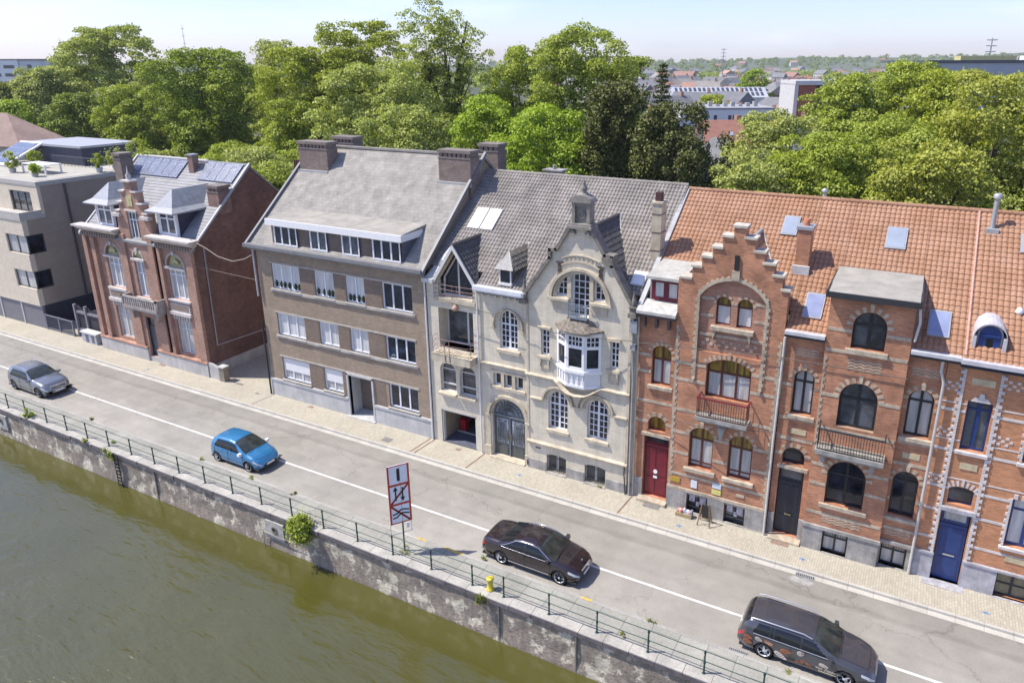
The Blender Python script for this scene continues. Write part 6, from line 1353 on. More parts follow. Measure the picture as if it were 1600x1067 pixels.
def car(name,lb,loc,L_,W,top,belt,wid,wb,rear_ax,wr,side,wind,rearg,paint,tum=.42,bumpcol=None,rimm=None,rz=0.,pillars=(),roofmat=None,cat='car',spokes=5,hood0=None):
    t=thing(name,loc,lb,cat,rz=rz or 1e-6); T=smooth_tab(top,.05); B=smooth_tab(belt); Wd=smooth_tab(wid,.04)
    nx=int(L_/.028); NX=nx+1; zb=.24
    lo_=[(.955,0),(.985,.14),(1.0,.30),(1.005,.55),(.995,.80),(.985,.93),(.965,1.0)]; lo=[]
    for q_ in range(19): lo.append((interp([(b_,a_) for a_,b_ in lo_],q_/18),q_/18))
    rowsN=[]; X=[]
    ns=7; nr=6
    V=[]
    for i in range(NX):
        x=L_*i/nx; X.append(x); tp,be,w=T(x),B(x),Wd(x)*W/2
        be=min(be,tp-.03); gh_=max(0,min(1,(tp-be-.10)/.22))
        endf=min(x,L_-x); zz=zb+max(0,.10-endf*.5)
        prof=[(w*f,zz+(be-zz)*q) for f,q in lo]
        # greenhouse side up to roof edge
        ye=w*.965-tum*(tp-be)*gh_-(1-gh_)*.10; ze=tp-.045-.02*gh_ if gh_>.02 else be+(tp-be)*.55
        for k in range(1,ns+1):
            q=k/ns; bulge=.03*math.sin(PI*q)*gh_; prof.append((w*.965+(ye-w*.965)*q+bulge, be+(ze-be)*q))
        for k in range(1,nr+1):
            q=k/nr; y=ye*(1-q); prof.append((y, ze+(tp-ze)*(1-(1-q)**2.2)))
        if not rowsN: rowsN=[len(prof)]
        V.append(prof)
    npf=rowsN[0]; iB=18; iE=18+ns
    parts={'body':[], 'side_window':[], 'windscreen':[], 'rear_window':[], 'headlight':[], 'taillight':[], 'trim':[]}
    axs=(rear_ax, rear_ax+wb)
    def cls(i,k):
        x=(X[i]+X[i+1])/2
        if k<iB:
            y,z=V[i][k]; zc=(V[i][k][1]+V[i][k+1][1])/2
            for a in axs:
                if (x-a)**2+(zc-wr)**2 < (wr+.05)**2: return None
            if L_-.48<x<L_-.04 and .76-.28*(x-L_+.48)<(k+.5)/18<.95: return 'headlight'
            if x<.26 and .62+.6*x<(k+.5)/18<.96: return 'taillight'
            return 'body'
        if k<iE:
            q=(k-iB+.5)/ns
            # side glass follows a trapezoid
            a=side[0]+(side[4] if len(side)>4 else .30)*q; b=side[1]-side[2]*q
            if a<x<b and .07<q<.90:
                for p in pillars:
                    if abs(x-p)<.035: return 'trim'
                return 'side_window'
        if wind[0]<x<wind[1]:
            if k>=iE: return 'windscreen'
        if rearg and rearg[0]<x<rearg[1] and k>=iE: return 'rear_window'
        return 'body'
    for side_ in (1,-1):
        for i in range(NX-1):
            for k in range(npf-1):
                c=cls(i,k)
                if c is None: continue
                q=[(X[i],V[i][k]),(X[i+1],V[i+1][k]),(X[i+1],V[i+1][k+1]),(X[i],V[i][k+1])]
                pts=[(x_-L_/2, -side_*p[0], p[1]) for x_,p in q]
                parts[c].append((pts if side_>0 else pts[::-1],side_))
    def mk(nm,lst,mat,parent):
        idx={}; v=[]; f=[]
        for pts,_ in lst:
            ff=[]
            for p in pts:
                key=(round(p[0],4),round(p[1],4),round(p[2],4))
                if key not in idx: idx[key]=len(v); v.append(p)
                if not ff or ff[-1]!=idx[key]: ff.append(idx[key])
            if len(set(ff))>2: f.append(tuple(dict.fromkeys(ff)))
        m_=MB(); m_.add(v,f,0,True); return m_,mat,nm,parent
    m_,_,_,_=mk('body',parts['body']+[],paint,t)
    for xe,i in ((0,0),(L_,NX-1)):      # end caps
        P=[(xe-L_/2,-y,z) for y,z in V[i]]+[(xe-L_/2,y,z) for y,z in V[i][::-1]]
        m_.add(P if xe else P[::-1],[tuple(range(len(P)))],0)
    P=[]; m_.box(-L_/2+.1,L_/2-.1,-W/2*.9,W/2*.9,.20,.27,1)
    body=m_.build('body',[paint,blackpl],t)
    for nm,mt in (('windscreen',cscreen),('rear_window',cglass)):
        if parts[nm]: q,_,_,_=mk(nm,parts[nm],mt,t); q.build(nm,mt,t)
    for nm,mt in (('side_window',cglass),('headlight',lampw),('taillight',lampr)):
        for s_ in (1,-1):
            l=[p for p in parts[nm] if p[1]==s_]
            if l: q,_,_,_=mk(nm,l,mt,t); q.build(nm,mt,t)
    if parts['trim']: q,_,_,_=mk('window_pillar',parts['trim'],blackp,t); q.build('window_pillar',blackp,t)
    # wheel wells and wheels
    q=MB()
    for a in axs:
        for s_ in (1,-1):
            x=a-L_/2; n=20; y0=s_*(W/2-.30); y1=s_*(W/2-.28)
            q.add([(x+(wr+.055)*math.cos(2*PI*k/n),s_*(W/2-.05),wr+(wr+.055)*math.sin(2*PI*k/n)) for k in range(n)]+[(x+(wr+.055)*math.cos(2*PI*k/n),y0,wr+(wr+.055)*math.sin(2*PI*k/n)) for k in range(n)],[(k,(k+1)%n,(k+1)%n+n,k+n) for k in range(n)]+[tuple(range(n,2*n))])
    q.build('wheel_well',blackpl,t)
    for a in axs:
        for s_ in (1,-1):
            x=a-L_/2; yo=s_*(W/2-.015); yi=s_*(W/2-.22)
            def ringy(m_,prof,n=22,mm=0):
                v=[];f=[]
                for r,y in prof:
                    for k in range(n): v.append((x+r*math.cos(2*PI*k/n),y,wr+r*math.sin(2*PI*k/n)))
                for j in range(len(prof)-1):
                    for k in range(n): f.append((j*n+k,j*n+(k+1)%n,(j+1)*n+(k+1)%n,(j+1)*n+k))
                m_.add(v,f,mm,True)
            w_=MB(); ringy(w_,[(wr*.68,yo-s_*.02),(wr*.72,yo),(wr*.93,yo-s_*.005),(wr,yo-s_*.04),(wr,yi+s_*.04),(wr*.9,yi),(wr*.5,yi)]); wh=w_.build('wheel',tyre,t)
            r_=MB(); ringy(r_,[(wr*.70,yo-s_*.005),(wr*.66,yo-s_*.01),(wr*.64,yo-s_*.07)],mm=0); ringy(r_,[(wr*.65,yo-s_*.09),(.01,yo-s_*.09)],mm=1)
            for k in range(spokes):
                an=2*PI*k/spokes+PI/2; d=Vector((math.cos(an),0,math.sin(an))); nn=Vector((-d.z,0,d.x)); c=Vector((x,yo-s_*.03,wr))
                p=[c+nn*.035,c-nn*.035,c+d*wr*.68-nn*.05,c+d*wr*.68+nn*.05]; v=[(e.x,e.y+s_*.012,e.z) for e in p]+[(e.x,e.y-s_*.04,e.z) for e in p]
                r_.add(v,[(0,1,2,3),(3,2,1,0),(0,4,5,1),(1,5,6,2),(2,6,7,3),(3,7,4,0)])
            ringy(r_,[(.055,yo-s_*.01),(.0,yo-s_*.005)])
            r_.build('rim',[rimm or alloy,blackpl],wh)
    # mirrors, handles
    mx=side[1]-.14-L_/2
    for s_ in (1,-1):
        z=B(side[1]-.2)+.06; y=s_*(W/2-.02)
        mm=MB(); mm.hexa([(mx-.08,y,z-.06),(mx+.12,y,z-.06),(mx+.10,y+s_*.20,z-.04),(mx-.06,y+s_*.20,z-.04),(mx-.08,y,z+.07),(mx+.10,y,z+.07),(mx+.07,y+s_*.19,z+.09),(mx-.06,y+s_*.19,z+.09)] if s_>0 else [(mx-.06,y+s_*.20,z-.04),(mx+.10,y+s_*.20,z-.04),(mx+.12,y,z-.06),(mx-.08,y,z-.06),(mx-.06,y+s_*.19,z+.09),(mx+.07,y+s_*.19,z+.09),(mx+.10,y,z+.07),(mx-.08,y,z+.07)])
        mm.build('mirror',roofmat or paint,t)
        for hx in (side[1]-.55-.45,side[0]+.35+.25):
            hx=hx-L_/2; zh=B(hx+L_/2)-.12; MB().box(hx-.09,hx+.09,s_*(W/2+.005)-.012,s_*(W/2+.005)+.02,zh-.015,zh+.018).build('door_handle',paint,t)
    xf=L_/2
    MB().box(xf-.01,xf+.02,-.26,.26,.38,.49).build('number_plate',plate,t)
    MB().box(-xf-.02,-xf+.01,-.26,.26,.62,.73).build('number_plate',plate,t)
    q=MB()
    for hx in (side[0]+.05,(side[0]+side[1])/2-.05,side[1]-.05):      # door gaps
        for s_ in (1,-1): zt_=B(hx)-.03; q.box(hx-L_/2-.006,hx-L_/2+.006,s_*(W/2*1.004)-.006,s_*(W/2*1.004)+.006,.30,zt_)
    q.build('door_gap',blackpl,t)
    def surf(x,y):
        tp,be,w=T(x),B(x),Wd(x)*W/2; be=min(be,tp-.03); gh_=max(0,min(1,(tp-be-.10)/.22)); ye=w*.965-tum*(tp-be)*gh_-(1-gh_)*.10; ze=tp-.045-.02*gh_ if gh_>.02 else be+(tp-be)*.55
        q_=1-abs(y)/ye; return ze+(tp-ze)*(1-(1-max(q_,0))**2.2)+.004
    q=MB(); x0_,x1_=wind[1]+.05,L_-.30; nn_=9; yb_=W/2*.74
    for s_ in (1,-1): q.tube([(x0_+(x1_-x0_)*k/nn_-L_/2,s_*yb_*(1-.14*(k/nn_)**2),surf(x0_+(x1_-x0_)*k/nn_,yb_*(1-.14*(k/nn_)**2))) for k in range(nn_+1)],.009,4)
    q.tube([(x1_+.05*(1-(j/5)**2)-L_/2,yb_*.86*j/5,surf(x1_+.05*(1-(j/5)**2),yb_*.86*abs(j)/5)) for j in range(-5,6)],.009,4)
    for s_ in (1,-1): q.tube([(wind[0]-.02-L_/2,s_*y_,surf(wind[0]-.02,y_)) for y_ in (0,.2,.4,.55)],.009,4)
    q.build('panel_gap',blackpl,t)
    q=MB(); ws=wind[1]-L_/2; q.tube([(ws+.03,-.55,T(wind[1])+.02),(ws-.02,-.05,T(wind[1])+.045)],.012,4); q.tube([(ws+.03,.0,T(wind[1])+.02),(ws-.02,.5,T(wind[1])+.045)],.012,4); q.build('wiper',blackpl,t)
    return t,T,B
# Object lengths in metres; x runs from the tail to the nose
Z0=-.12
def grille(t,xf,w,z0,z1,m1,m2,n=5,name='grille',bars='h'):
    q=MB(); q.box(xf-.04,xf+.012,-w/2,w/2,z0,z1,0)
    for k in range(n):
        z=z0+(z1-z0)*(k+.5)/n; q.box(xf+.0,xf+.028,-w/2+.03,w/2-.03,z-.010,z+.010,1)
    q.box(xf-.02,xf+.026,-w/2-.02,w/2+.02,z1-.01,z1+.02,1); q.box(xf-.02,xf+.02,-w/2-.02,-w/2+.01,z0,z1,1); q.box(xf-.02,xf+.02,w/2-.01,w/2+.02,z0,z1,1)
    return q.build(name,[m1,m2],t)
# brown saloon: rear axle x=9.20, front axle 12.07, near side y=-7.69
pb=carpaint('brown_black_paint',(.022,.014,.016),.2,.15)
L_=4.87; ra_=1.12; W=1.86
t,T,B=car('saloon_car','dark brown saloon car with silver window trim driving past the canal sign',(9.20-ra_+L_/2,-7.69+W/2,Z0),L_,W,
 [(0,.74),(.06,.92),(.16,1.04),(.55,1.10),(.98,1.13),(1.72,1.38),(2.1,1.455),(2.7,1.46),(3.05,1.40),(3.78,1.02),(4.3,.92),(4.68,.80),(4.80,.70),(4.87,.60)],
 [(0,.60),(.2,.93),(.9,.97),(2,.95),(3.4,.93),(3.9,.90),(4.4,.80),(4.75,.66),(4.87,.52)],
 [(0,.74),(.10,.86),(.35,.95),(.9,1.0),(3.8,1.0),(4.3,.96),(4.65,.87),(4.80,.76),(4.87,.66)],2.874,ra_,.335,
 (1.12,3.62,.78,0,.55),(2.98,3.74),(1.06,1.70),pb,tum=.40,pillars=(1.42,2.30),spokes=7)
grille(t,L_/2-.03,.78,.40,.66,blackpl,chrome,4)
q=MB()
for s_ in (1,-1):
    q.tube([(-L_/2+1.12,s_*.90,.985),(-L_/2+1.5,s_*.83,1.16),(-L_/2+1.85,s_*.755,1.36),(-L_/2+2.5,s_*.735,1.405),(-L_/2+2.95,s_*.755,1.36),(-L_/2+3.60,s_*.875,1.00)],.016,5)
    q.box(-L_/2+1.5,-L_/2+3.5,s_*.938-.01,s_*.938+.01,.34,.37); q.tube([(-L_/2+1.15,s_*.925,.965),(-L_/2+3.5,s_*.925,.955)],.012,4)
    q.box(-L_/2+.05,-L_/2+.5,s_*.86-.01,s_*.86+.03,.46,.49)
q.tube([(L_/2-.22,0,.80),(L_/2-.22,0,.90)],.010,4); q.lathe([(.035,0),(.035,.02)],L_/2-.22,0,.88,8)
q.build('chrome_trim',chrome,t)
# blue hatchback: rear axle -9.41, front -6.94, near side -7.60
pl_=carpaint('sky_blue_paint',(.028,.185,.38),.3,.15); W=1.73; L_=3.94; ra_=.66
t,T,B=car('hatchback_car','bright blue hatchback car with white mirrors driving along the quay',(-9.41-ra_+L_/2,-7.60+W/2,Z0),L_,W,
 [(0,.62),(.08,1.0),(.22,1.26),(.42,1.44),(.9,1.51),(1.6,1.525),(2.0,1.48),(2.3,1.38),(3.02,1.02),(3.45,.90),(3.75,.74),(3.88,.60),(3.94,.52)],
 [(0,.55),(.2,.98),(1,.98),(2.4,.93),(3.0,.90),(3.5,.78),(3.8,.60),(3.94,.46)],
 [(0,.78),(.08,.88),(.3,.96),(.7,1.0),(2.9,1.0),(3.4,.95),(3.72,.85),(3.86,.72),(3.94,.6)],2.465,ra_,.31,
 (.52,2.82,.75,0,.22),(2.02,2.96),(.06,.36),pl_,tum=.40,pillars=(1.02,1.62),spokes=9,roofmat=white)
q=MB(); q.box(L_/2-.05,L_/2+.012,-.44,.44,.28,.46); q.box(L_/2-.05,L_/2+.005,-.34,.34,.47,.54); q.build('grille',blackpl,t)
q=MB(); q.tube([(L_/2-.02,-.50,.53),(L_/2+.02,0,.50),(L_/2-.02,.50,.53)],.018,5); q.prism([(-.07+.0,.58),(.0,.66),(.07,.58),(.0,.62)],0,0.01); q2=MB(); q2.tube([(L_/2-.02,-.42,.53),(L_/2+.02,0,.50),(L_/2-.02,.42,.53)],.014,5); q2.tube([(L_/2-.10,-.06,.60),(L_/2-.08,0,.66),(L_/2-.10,.06,.60)],.012,4); q2.build('chrome_trim',chrome,t)
# silver suv: rear -29.75, front -26.9, near side -7.62
ps=carpaint('silver_grey_paint',(.20,.22,.25),.3,.5); W=1.89; L_=4.66; ra_=.95
t,T,B=car('suv_car','silver grey suv car with dark grille, farthest along the quay road',(-29.80-ra_+L_/2,-7.66+W/2,Z0),L_,W,
 [(0,.75),(.08,1.15),(.28,1.42),(.5,1.58),(1.0,1.63),(1.9,1.64),(2.3,1.60),(2.6,1.50),(3.28,1.14),(3.8,1.08),(4.25,.98),(4.5,.82),(4.66,.66)],
 [(0,.65),(.2,1.06),(1,1.06),(2.6,1.02),(3.3,1.0),(4,.92),(4.4,.78),(4.66,.56)],
 [(0,.78),(.1,.88),(.35,.96),(.8,1.0),(3.6,1.0),(4.1,.96),(4.45,.87),(4.6,.77),(4.66,.7)],2.873,ra_,.36,
 (.62,3.12,.72,0,.26),(2.32,3.24),(.14,.46),ps,tum=.40,pillars=(1.15,1.95),rimm=M('dark_alloy',(.30,.31,.33),.35,(6,.04),metal=.6))
grille(t,L_/2-.03,.95,.58,.80,blackpl,chrome,2); q=MB()
for s_ in (1,-1): q.box(L_/2-.12,L_/2-.0,s_*.62-.2,s_*.62+.2,.34,.50)
q.build('air_intake',blackpl,t); q=MB()
for s_ in (1,-1): q.tube([(-L_/2+.5,s_*.66,1.60),(-L_/2+.7,s_*.68,1.66),(-L_/2+2.0,s_*.68,1.665),(-L_/2+2.3,s_*.68,1.60)],.022,5)
for y in (-.3,-.1,.1,.3): q.box(-L_/2+.6,-L_/2+2.0,y-.012,y+.012,1.625,1.648)
q.build('roof_rail',M('satin_rail',(.34,.36,.40),.35,(6,.05),metal=.4),t)
# graphite estate with printed side: rear 20.63, front 23.4, near side -7.70
pg=carpaint('graphite_paint',(.060,.060,.070),.25,.2); W=1.85; L_=4.82; ra_=1.03
t,T,B=car('estate_car','dark grey estate car with orange leaf prints and lettering on its side',(20.63-ra_+L_/2,-7.70+W/2,Z0),L_,W,
 [(0,.72),(.08,1.02),(.20,1.25),(.42,1.43),(.8,1.485),(1.8,1.50),(2.5,1.47),(2.85,1.40),(3.62,1.03),(4.1,.95),(4.5,.84),(4.72,.70),(4.82,.58)],
 [(0,.62),(.2,.98),(1,.99),(2.6,.94),(3.5,.92),(4.2,.82),(4.6,.68),(4.82,.5)],
 [(0,.76),(.1,.87),(.35,.96),(.8,1.0),(3.8,1.0),(4.3,.95),(4.62,.86),(4.76,.75),(4.82,.66)],2.79,ra_,.33,
 (.55,3.42,.80,0,.22),(2.72,3.56),(.12,.38),pg,tum=.38,pillars=(1.18,1.32,2.28))
grille(t,L_/2-.03,.9,.50,.62,blackpl,chrome,2); q=MB()
for s_ in (1,-1):
    q.tube([(-L_/2+.45,s_*.70,1.46),(-L_/2+.7,s_*.725,1.50),(-L_/2+2.3,s_*.725,1.51),(-L_/2+2.62,s_*.735,1.43)],.022,5); q.tube([(-L_/2+.6,s_*.92,.99),(-L_/2+3.4,s_*.925,.955)],.013,4)
q.build('roof_rail',M('bright_rail',(.55,.57,.62),.3,(6,.05),metal=.6),t)
def leaf(cx_,cz_,a,b,rot,mt,yy=-W/2-.012,lean=0,vein=None):
    m_=MB(); ca,sa=math.cos(math.radians(rot)),math.sin(math.radians(rot)); P=[]
    for k in range(16):
        th=2*PI*k/16; u=a*math.cos(th); v=b*math.sin(th)*(1-.25*math.cos(th)); P.append((cx_+u*ca-v*sa,cz_+u*sa+v*ca))
    m_.prism([(x,z) for x,z in P],yy,yy+.006,0)
    for f in (-.6,-.25,.1,.45,):
        u=a*f; w_=b*.75*math.sqrt(max(0,1-f*f)); q0=(u-.25*w_,-w_); q1=(u+.25*w_,w_)
        pts=[(cx_+x*ca-z*sa,cz_+x*sa+z*ca) for x,z in (q0,(q0[0]+.012,q0[1]),(q1[0]+.012,q1[1]),q1)]
        m_.prism(pts,yy-.004,yy,1)
    m_.build('leaf_print',mt,t)
lo_=M('leaf_orange',(.34,.12,.055),.4,(8,.2)); lw_=M('leaf_cream',(.58,.50,.44),.4,(8,.1)); lv_=M('leaf_vein',(.10,.07,.05),.5,(8,.1)); vw_=M('leaf_vein_pale',(.6,.52,.45),.5,(8,.1))
for cx_,cz_,a_,b_,r_,m_ in ((-1.98,.76,.15,.09,-10,[lo_,lv_]),(-1.60,.80,.13,.08,-15,[lw_,lv_]),(-1.99,.55,.17,.10,-5,[lo_,lv_]),(-1.22,.78,.18,.09,-20,[lo_,vw_]),(-.62,.66,.20,.10,5,[lo_,lv_]),(-.78,.42,.25,.09,-25,[lw_,lv_]),(-.10,.80,.13,.10,15,[lw_,lv_]),(.0,.50,.10,.06,60,[lo_,lv_]),(.22,.42,.13,.05,-30,[lo_,lv_]),(-.18,.40,.09,.04,10,[lo_,lv_]),(.70,.62,.16,.07,-8,[lw_,lv_])):
    leaf(cx_,cz_,a_,b_,r_,m_)
def text(s,size,x,y,z,parent,mat,rot=(PI/2,0,0),shear=.0,name='lettering'):
    cu=bpy.data.curves.new(name,'FONT'); cu.body=s; cu.size=size; cu.extrude=.002; cu.shear=shear; o=bpy.data.objects.new(name,cu); COL.objects.link(o)
    dg=bpy.context.evaluated_depsgraph_get(); me=bpy.data.meshes.new_from_object(o.evaluated_get(dg)); bpy.data.objects.remove(o); me.materials.clear(); me.materials.append(mat); me.name=name
    o=bpy.data.objects.new(name,me); COL.objects.link(o); o.parent=parent; o.location=(x,y,z); o.rotation_euler=rot; return o
text('Von Zeppelin',.155,.42,-W/2-.012,.42,t,M('lettering_cream',(.62,.56,.44),.5,(8,.05)),shear=.3)
MB().box(.55,1.15,-W/2-.014,-W/2-.008,.345,.365).build('underline',MATS['lettering_cream'],t)
# ------------------------------------------------------------------ foliage
def leafmat(name, c0, c1, tr=.27):
    m=bpy.data.materials.new(name); m.use_nodes=True; N=m.node_tree.nodes; L=m.node_tree.links; b=N['Principled BSDF']
    b.inputs['Roughness'].default_value=.55; b.inputs['Specular IOR Level'].default_value=.35
    g=N.new('ShaderNodeNewGeometry'); tc=N.new('ShaderNodeTexCoord'); n=N.new('ShaderNodeTexNoise'); n.inputs['Scale'].default_value=.45; n.inputs['Detail'].default_value=4; L.new(tc.outputs['Object'],n.inputs[0])
    a=N.new('ShaderNodeMath'); a.operation='MULTIPLY_ADD'; L.new(g.outputs['Random Per Island'],a.inputs[0]); a.inputs[1].default_value=.7; L.new(n.outputs[0],a.inputs[2])
    r=N.new('ShaderNodeMapRange'); L.new(a.outputs[0],r.inputs[0]); r.inputs[1].default_value=.35; r.inputs[2].default_value=1.15
    x=N.new('ShaderNodeMix'); x.data_type='RGBA'; L.new(r.outputs[0],x.inputs[0]); x.inputs[6].default_value=(*c0,1); x.inputs[7].default_value=(*c1,1); L.new(x.outputs[2],b.inputs['Base Color'])
    t=N.new('ShaderNodeBsdfTranslucent'); y=N.new('ShaderNodeMix'); y.data_type='RGBA'; y.blend_type='MULTIPLY'; y.inputs[0].default_value=1; L.new(x.outputs[2],y.inputs[6]); y.inputs[7].default_value=(1.25,1.35,.55,1); L.new(y.outputs[2],t.inputs[0])
    ms=N.new('ShaderNodeMixShader'); ms.inputs[0].default_value=tr; out=[q for q in N if q.type=='OUTPUT_MATERIAL'][0]
    L.new(b.outputs[0],ms.inputs[1]); L.new(t.outputs[0],ms.inputs[2]); L.new(ms.outputs[0],out.inputs[0]); return m
LM=dict(
 lime=leafmat('leaf_lime',(0.205,0.257,0.052),(0.453,0.500,0.115)), pale=leafmat('leaf_pale',(0.255,0.304,0.079),(0.486,0.515,0.160)),
 olive=leafmat('leaf_olive',(0.132,0.161,0.028),(0.267,0.292,0.051)), bright=leafmat('leaf_bright',(0.206,0.304,0.025),(0.400,0.507,0.051)),
 dark=leafmat('leaf_dark',(0.131,0.181,0.030),(0.277,0.340,0.056)), fresh=leafmat('leaf_fresh',(0.206,0.264,0.040),(0.414,0.474,0.079)),
 deep=leafmat('leaf_deep',(0.147,0.207,0.029),(0.351,0.425,0.056)), palegap=leafmat('leaf_palegap',(0.242,0.282,0.074),(0.486,0.507,0.160)),
 yellow=leafmat('leaf_yellow',(0.222,0.272,0.028),(0.416,0.460,0.059)), mid=leafmat('leaf_mid',(0.191,0.244,0.034),(0.409,0.474,0.066)),
 grey=leafmat('leaf_greygreen',(0.250,0.305,0.079),(0.482,0.523,0.149)), open=leafmat('leaf_open',(0.234,0.280,0.061),(0.440,0.486,0.115)),
 yew=leafmat('leaf_yew',(0.061,0.075,0.017),(0.171,0.185,0.047),.12), spruce=leafmat('leaf_spruce',(0.054,0.073,0.025),(0.132,0.150,0.051),.08),
 yellowdull=leafmat('leaf_yellowdull',(0.243,0.272,0.046),(0.455,0.471,0.092)))
barkm=M('bark',(.085,.070,.055),.95,(4,.25))
def leafmesh(name, P, Nn, S, mat, parent, aspect=.62):
    """P positions, Nn facing, S sizes (numpy): one small bent leaf cluster (two triangles) each"""
    n=len(P); a=np.cross(Nn, RNG.normal(size=(n,3))); a/=np.linalg.norm(a,axis=1)[:,None]+1e-9; b=np.cross(Nn,a)
    s=S[:,None]; o0=org(parent); P=P-np.array(o0)
    bend=Nn*s*.22
    V=np.stack([P-a*s*.5-bend, P-b*s*aspect*.5, P+a*s*.5-bend, P+b*s*aspect*.5+bend*.6],1).reshape(-1,3)
    me=bpy.data.meshes.new(name); me.vertices.add(4*n); me.vertices.foreach_set('co',V.astype(np.float32).ravel())
    me.loops.add(4*n); me.loops.foreach_set('vertex_index',np.arange(4*n,dtype=np.int32)); me.polygons.add(n)
    me.polygons.foreach_set('loop_start',np.arange(0,4*n,4,dtype=np.int32)); me.polygons.foreach_set('loop_total',np.full(n,4,dtype=np.int32))
    me.materials.append(mat); me.update(calc_edges=True)
    o=bpy.data.objects.new(name,me); COL.objects.link(o); o.parent=parent; ORG[o]=o0; return o
def crown(parent, cx, cy, zb, zt, rx, kind, mat, dens=1.0, seed=0, leaf=.30, name='crown'):
    rg=np.random.default_rng(seed); H=zt-zb; pts=[];nrm=[]; sz=[]
    if kind=='spruce':
        nb=26
        for i in range(nb):
            q=i/nb; z=zb+H*q; R=rx*(1-q)**.85*(1+.12*math.sin(i*2.4))
            for k in range(9):
                th=2*PI*k/9+i*.7+rg.uniform(-.2,.2); m=int(150*(1-q)+25); t=rg.uniform(.12,1,m)**.8
                x=cx+np.cos(th)*R*t+rg.normal(0,.13,m)*(1+t); y=cy+np.sin(th)*R*t+rg.normal(0,.13,m)*(1+t); zz=z-.38*R*t+.28*R*t**2+rg.normal(0,.10,m)
                pts.append(np.stack([x,y,zz],1)); nn=np.stack([np.cos(th)*.5+rg.normal(0,.5,m),np.sin(th)*.5+rg.normal(0,.5,m),.8+rg.normal(0,.3,m)],1); nrm.append(nn)
        P=np.concatenate(pts); Nn=np.concatenate(nrm); S=rg.uniform(.14,.30,len(P))
    else:
        gap=kind in('open','palegap'); yew=kind=='yew'
        area=4*PI*rx*(rx+H*.5)/2; rc=(1.15 if not yew else .85)*(rx/6)**.3*(.85 if gap else 1)
        ncl=int(area/(rc*rc*PI)*(2.0 if not gap else 1.15)*dens); ncl=max(24,min(ncl,520))
        ph=rg.uniform(0,6.28,8)
        for i in range(ncl):
            d=rg.normal(size=3); d/=np.linalg.norm(d)
            if d[1]>.35 and rg.random()<.55: d[1]*=-1
            th=math.atan2(d[1],d[0]); u=d[2]
            lump=1+.22*math.sin(3*th+ph[0]+2.2*u)+.15*math.sin(5*th+ph[1]-3*u)+.12*math.sin(4.5*u+ph[2]+th)+.07*math.sin(9*th+ph[3])*math.cos(7*u+ph[4])
            shape=math.sqrt(max(0,1-u*u))**(.75 if u<0 else .95)
            k=lump*rg.uniform(.80,1.0) if rg.random()<.82 else lump*rg.uniform(.35,.8)
            if gap: k=lump*rg.uniform(.3,1.0)
            pc=np.array([cx+math.cos(th)*shape*rx*k, cy+math.sin(th)*shape*rx*k, zb+H*.45+(u*H*.55 if u>0 else u*H*.45)*(.55+.45*k)])
            r=rc*rg.uniform(.6,1.25)
            pc[2]=min(pc[2],zt-r*.5)
            m=int(min(380,(118 if not gap else 95)*(r/1.0)**2*(.36/leaf)**1.6*(1.5 if yew else 1)))
            dd=rg.normal(size=(m,3)); dd/=np.linalg.norm(dd,axis=1)[:,None]; dd[:,2]=np.where(rg.random(m)<.7,np.abs(dd[:,2]),dd[:,2])
            rad=r*rg.uniform(.55,1.1,m)**.6; fl=np.array([1.2,1.2,.8]) if not yew else np.array([1.0,1.0,1.15])
            q=pc+dd*rad[:,None]*fl
            if yew: q[:,2]+=rg.normal(0,.2,m)
            pts.append(q); nrm.append(dd*.9+rg.normal(0,.5,(m,3))+np.array([0,0,.35]))
        P=np.concatenate(pts); Nn=np.concatenate(nrm); S=rg.uniform(.6,1.25,len(P))*leaf
        # loose twigs on the outline
        m=int(len(P)*.05); k=rg.integers(0,len(P),m); c0=np.array([cx,cy,zb+H*.45]); q=P[k]; q=q+(q-c0)*rg.uniform(.0,.04,(m,1))+rg.normal(0,.14,(m,3)); P=np.concatenate([P,q]); Nn=np.concatenate([Nn,rg.normal(size=(m,3))]); S=np.concatenate([S,np.full(m,leaf*.8)])
    Nn/=np.linalg.norm(Nn,axis=1)[:,None]+1e-9
    return leafmesh(name,P,Nn,S,mat,parent)
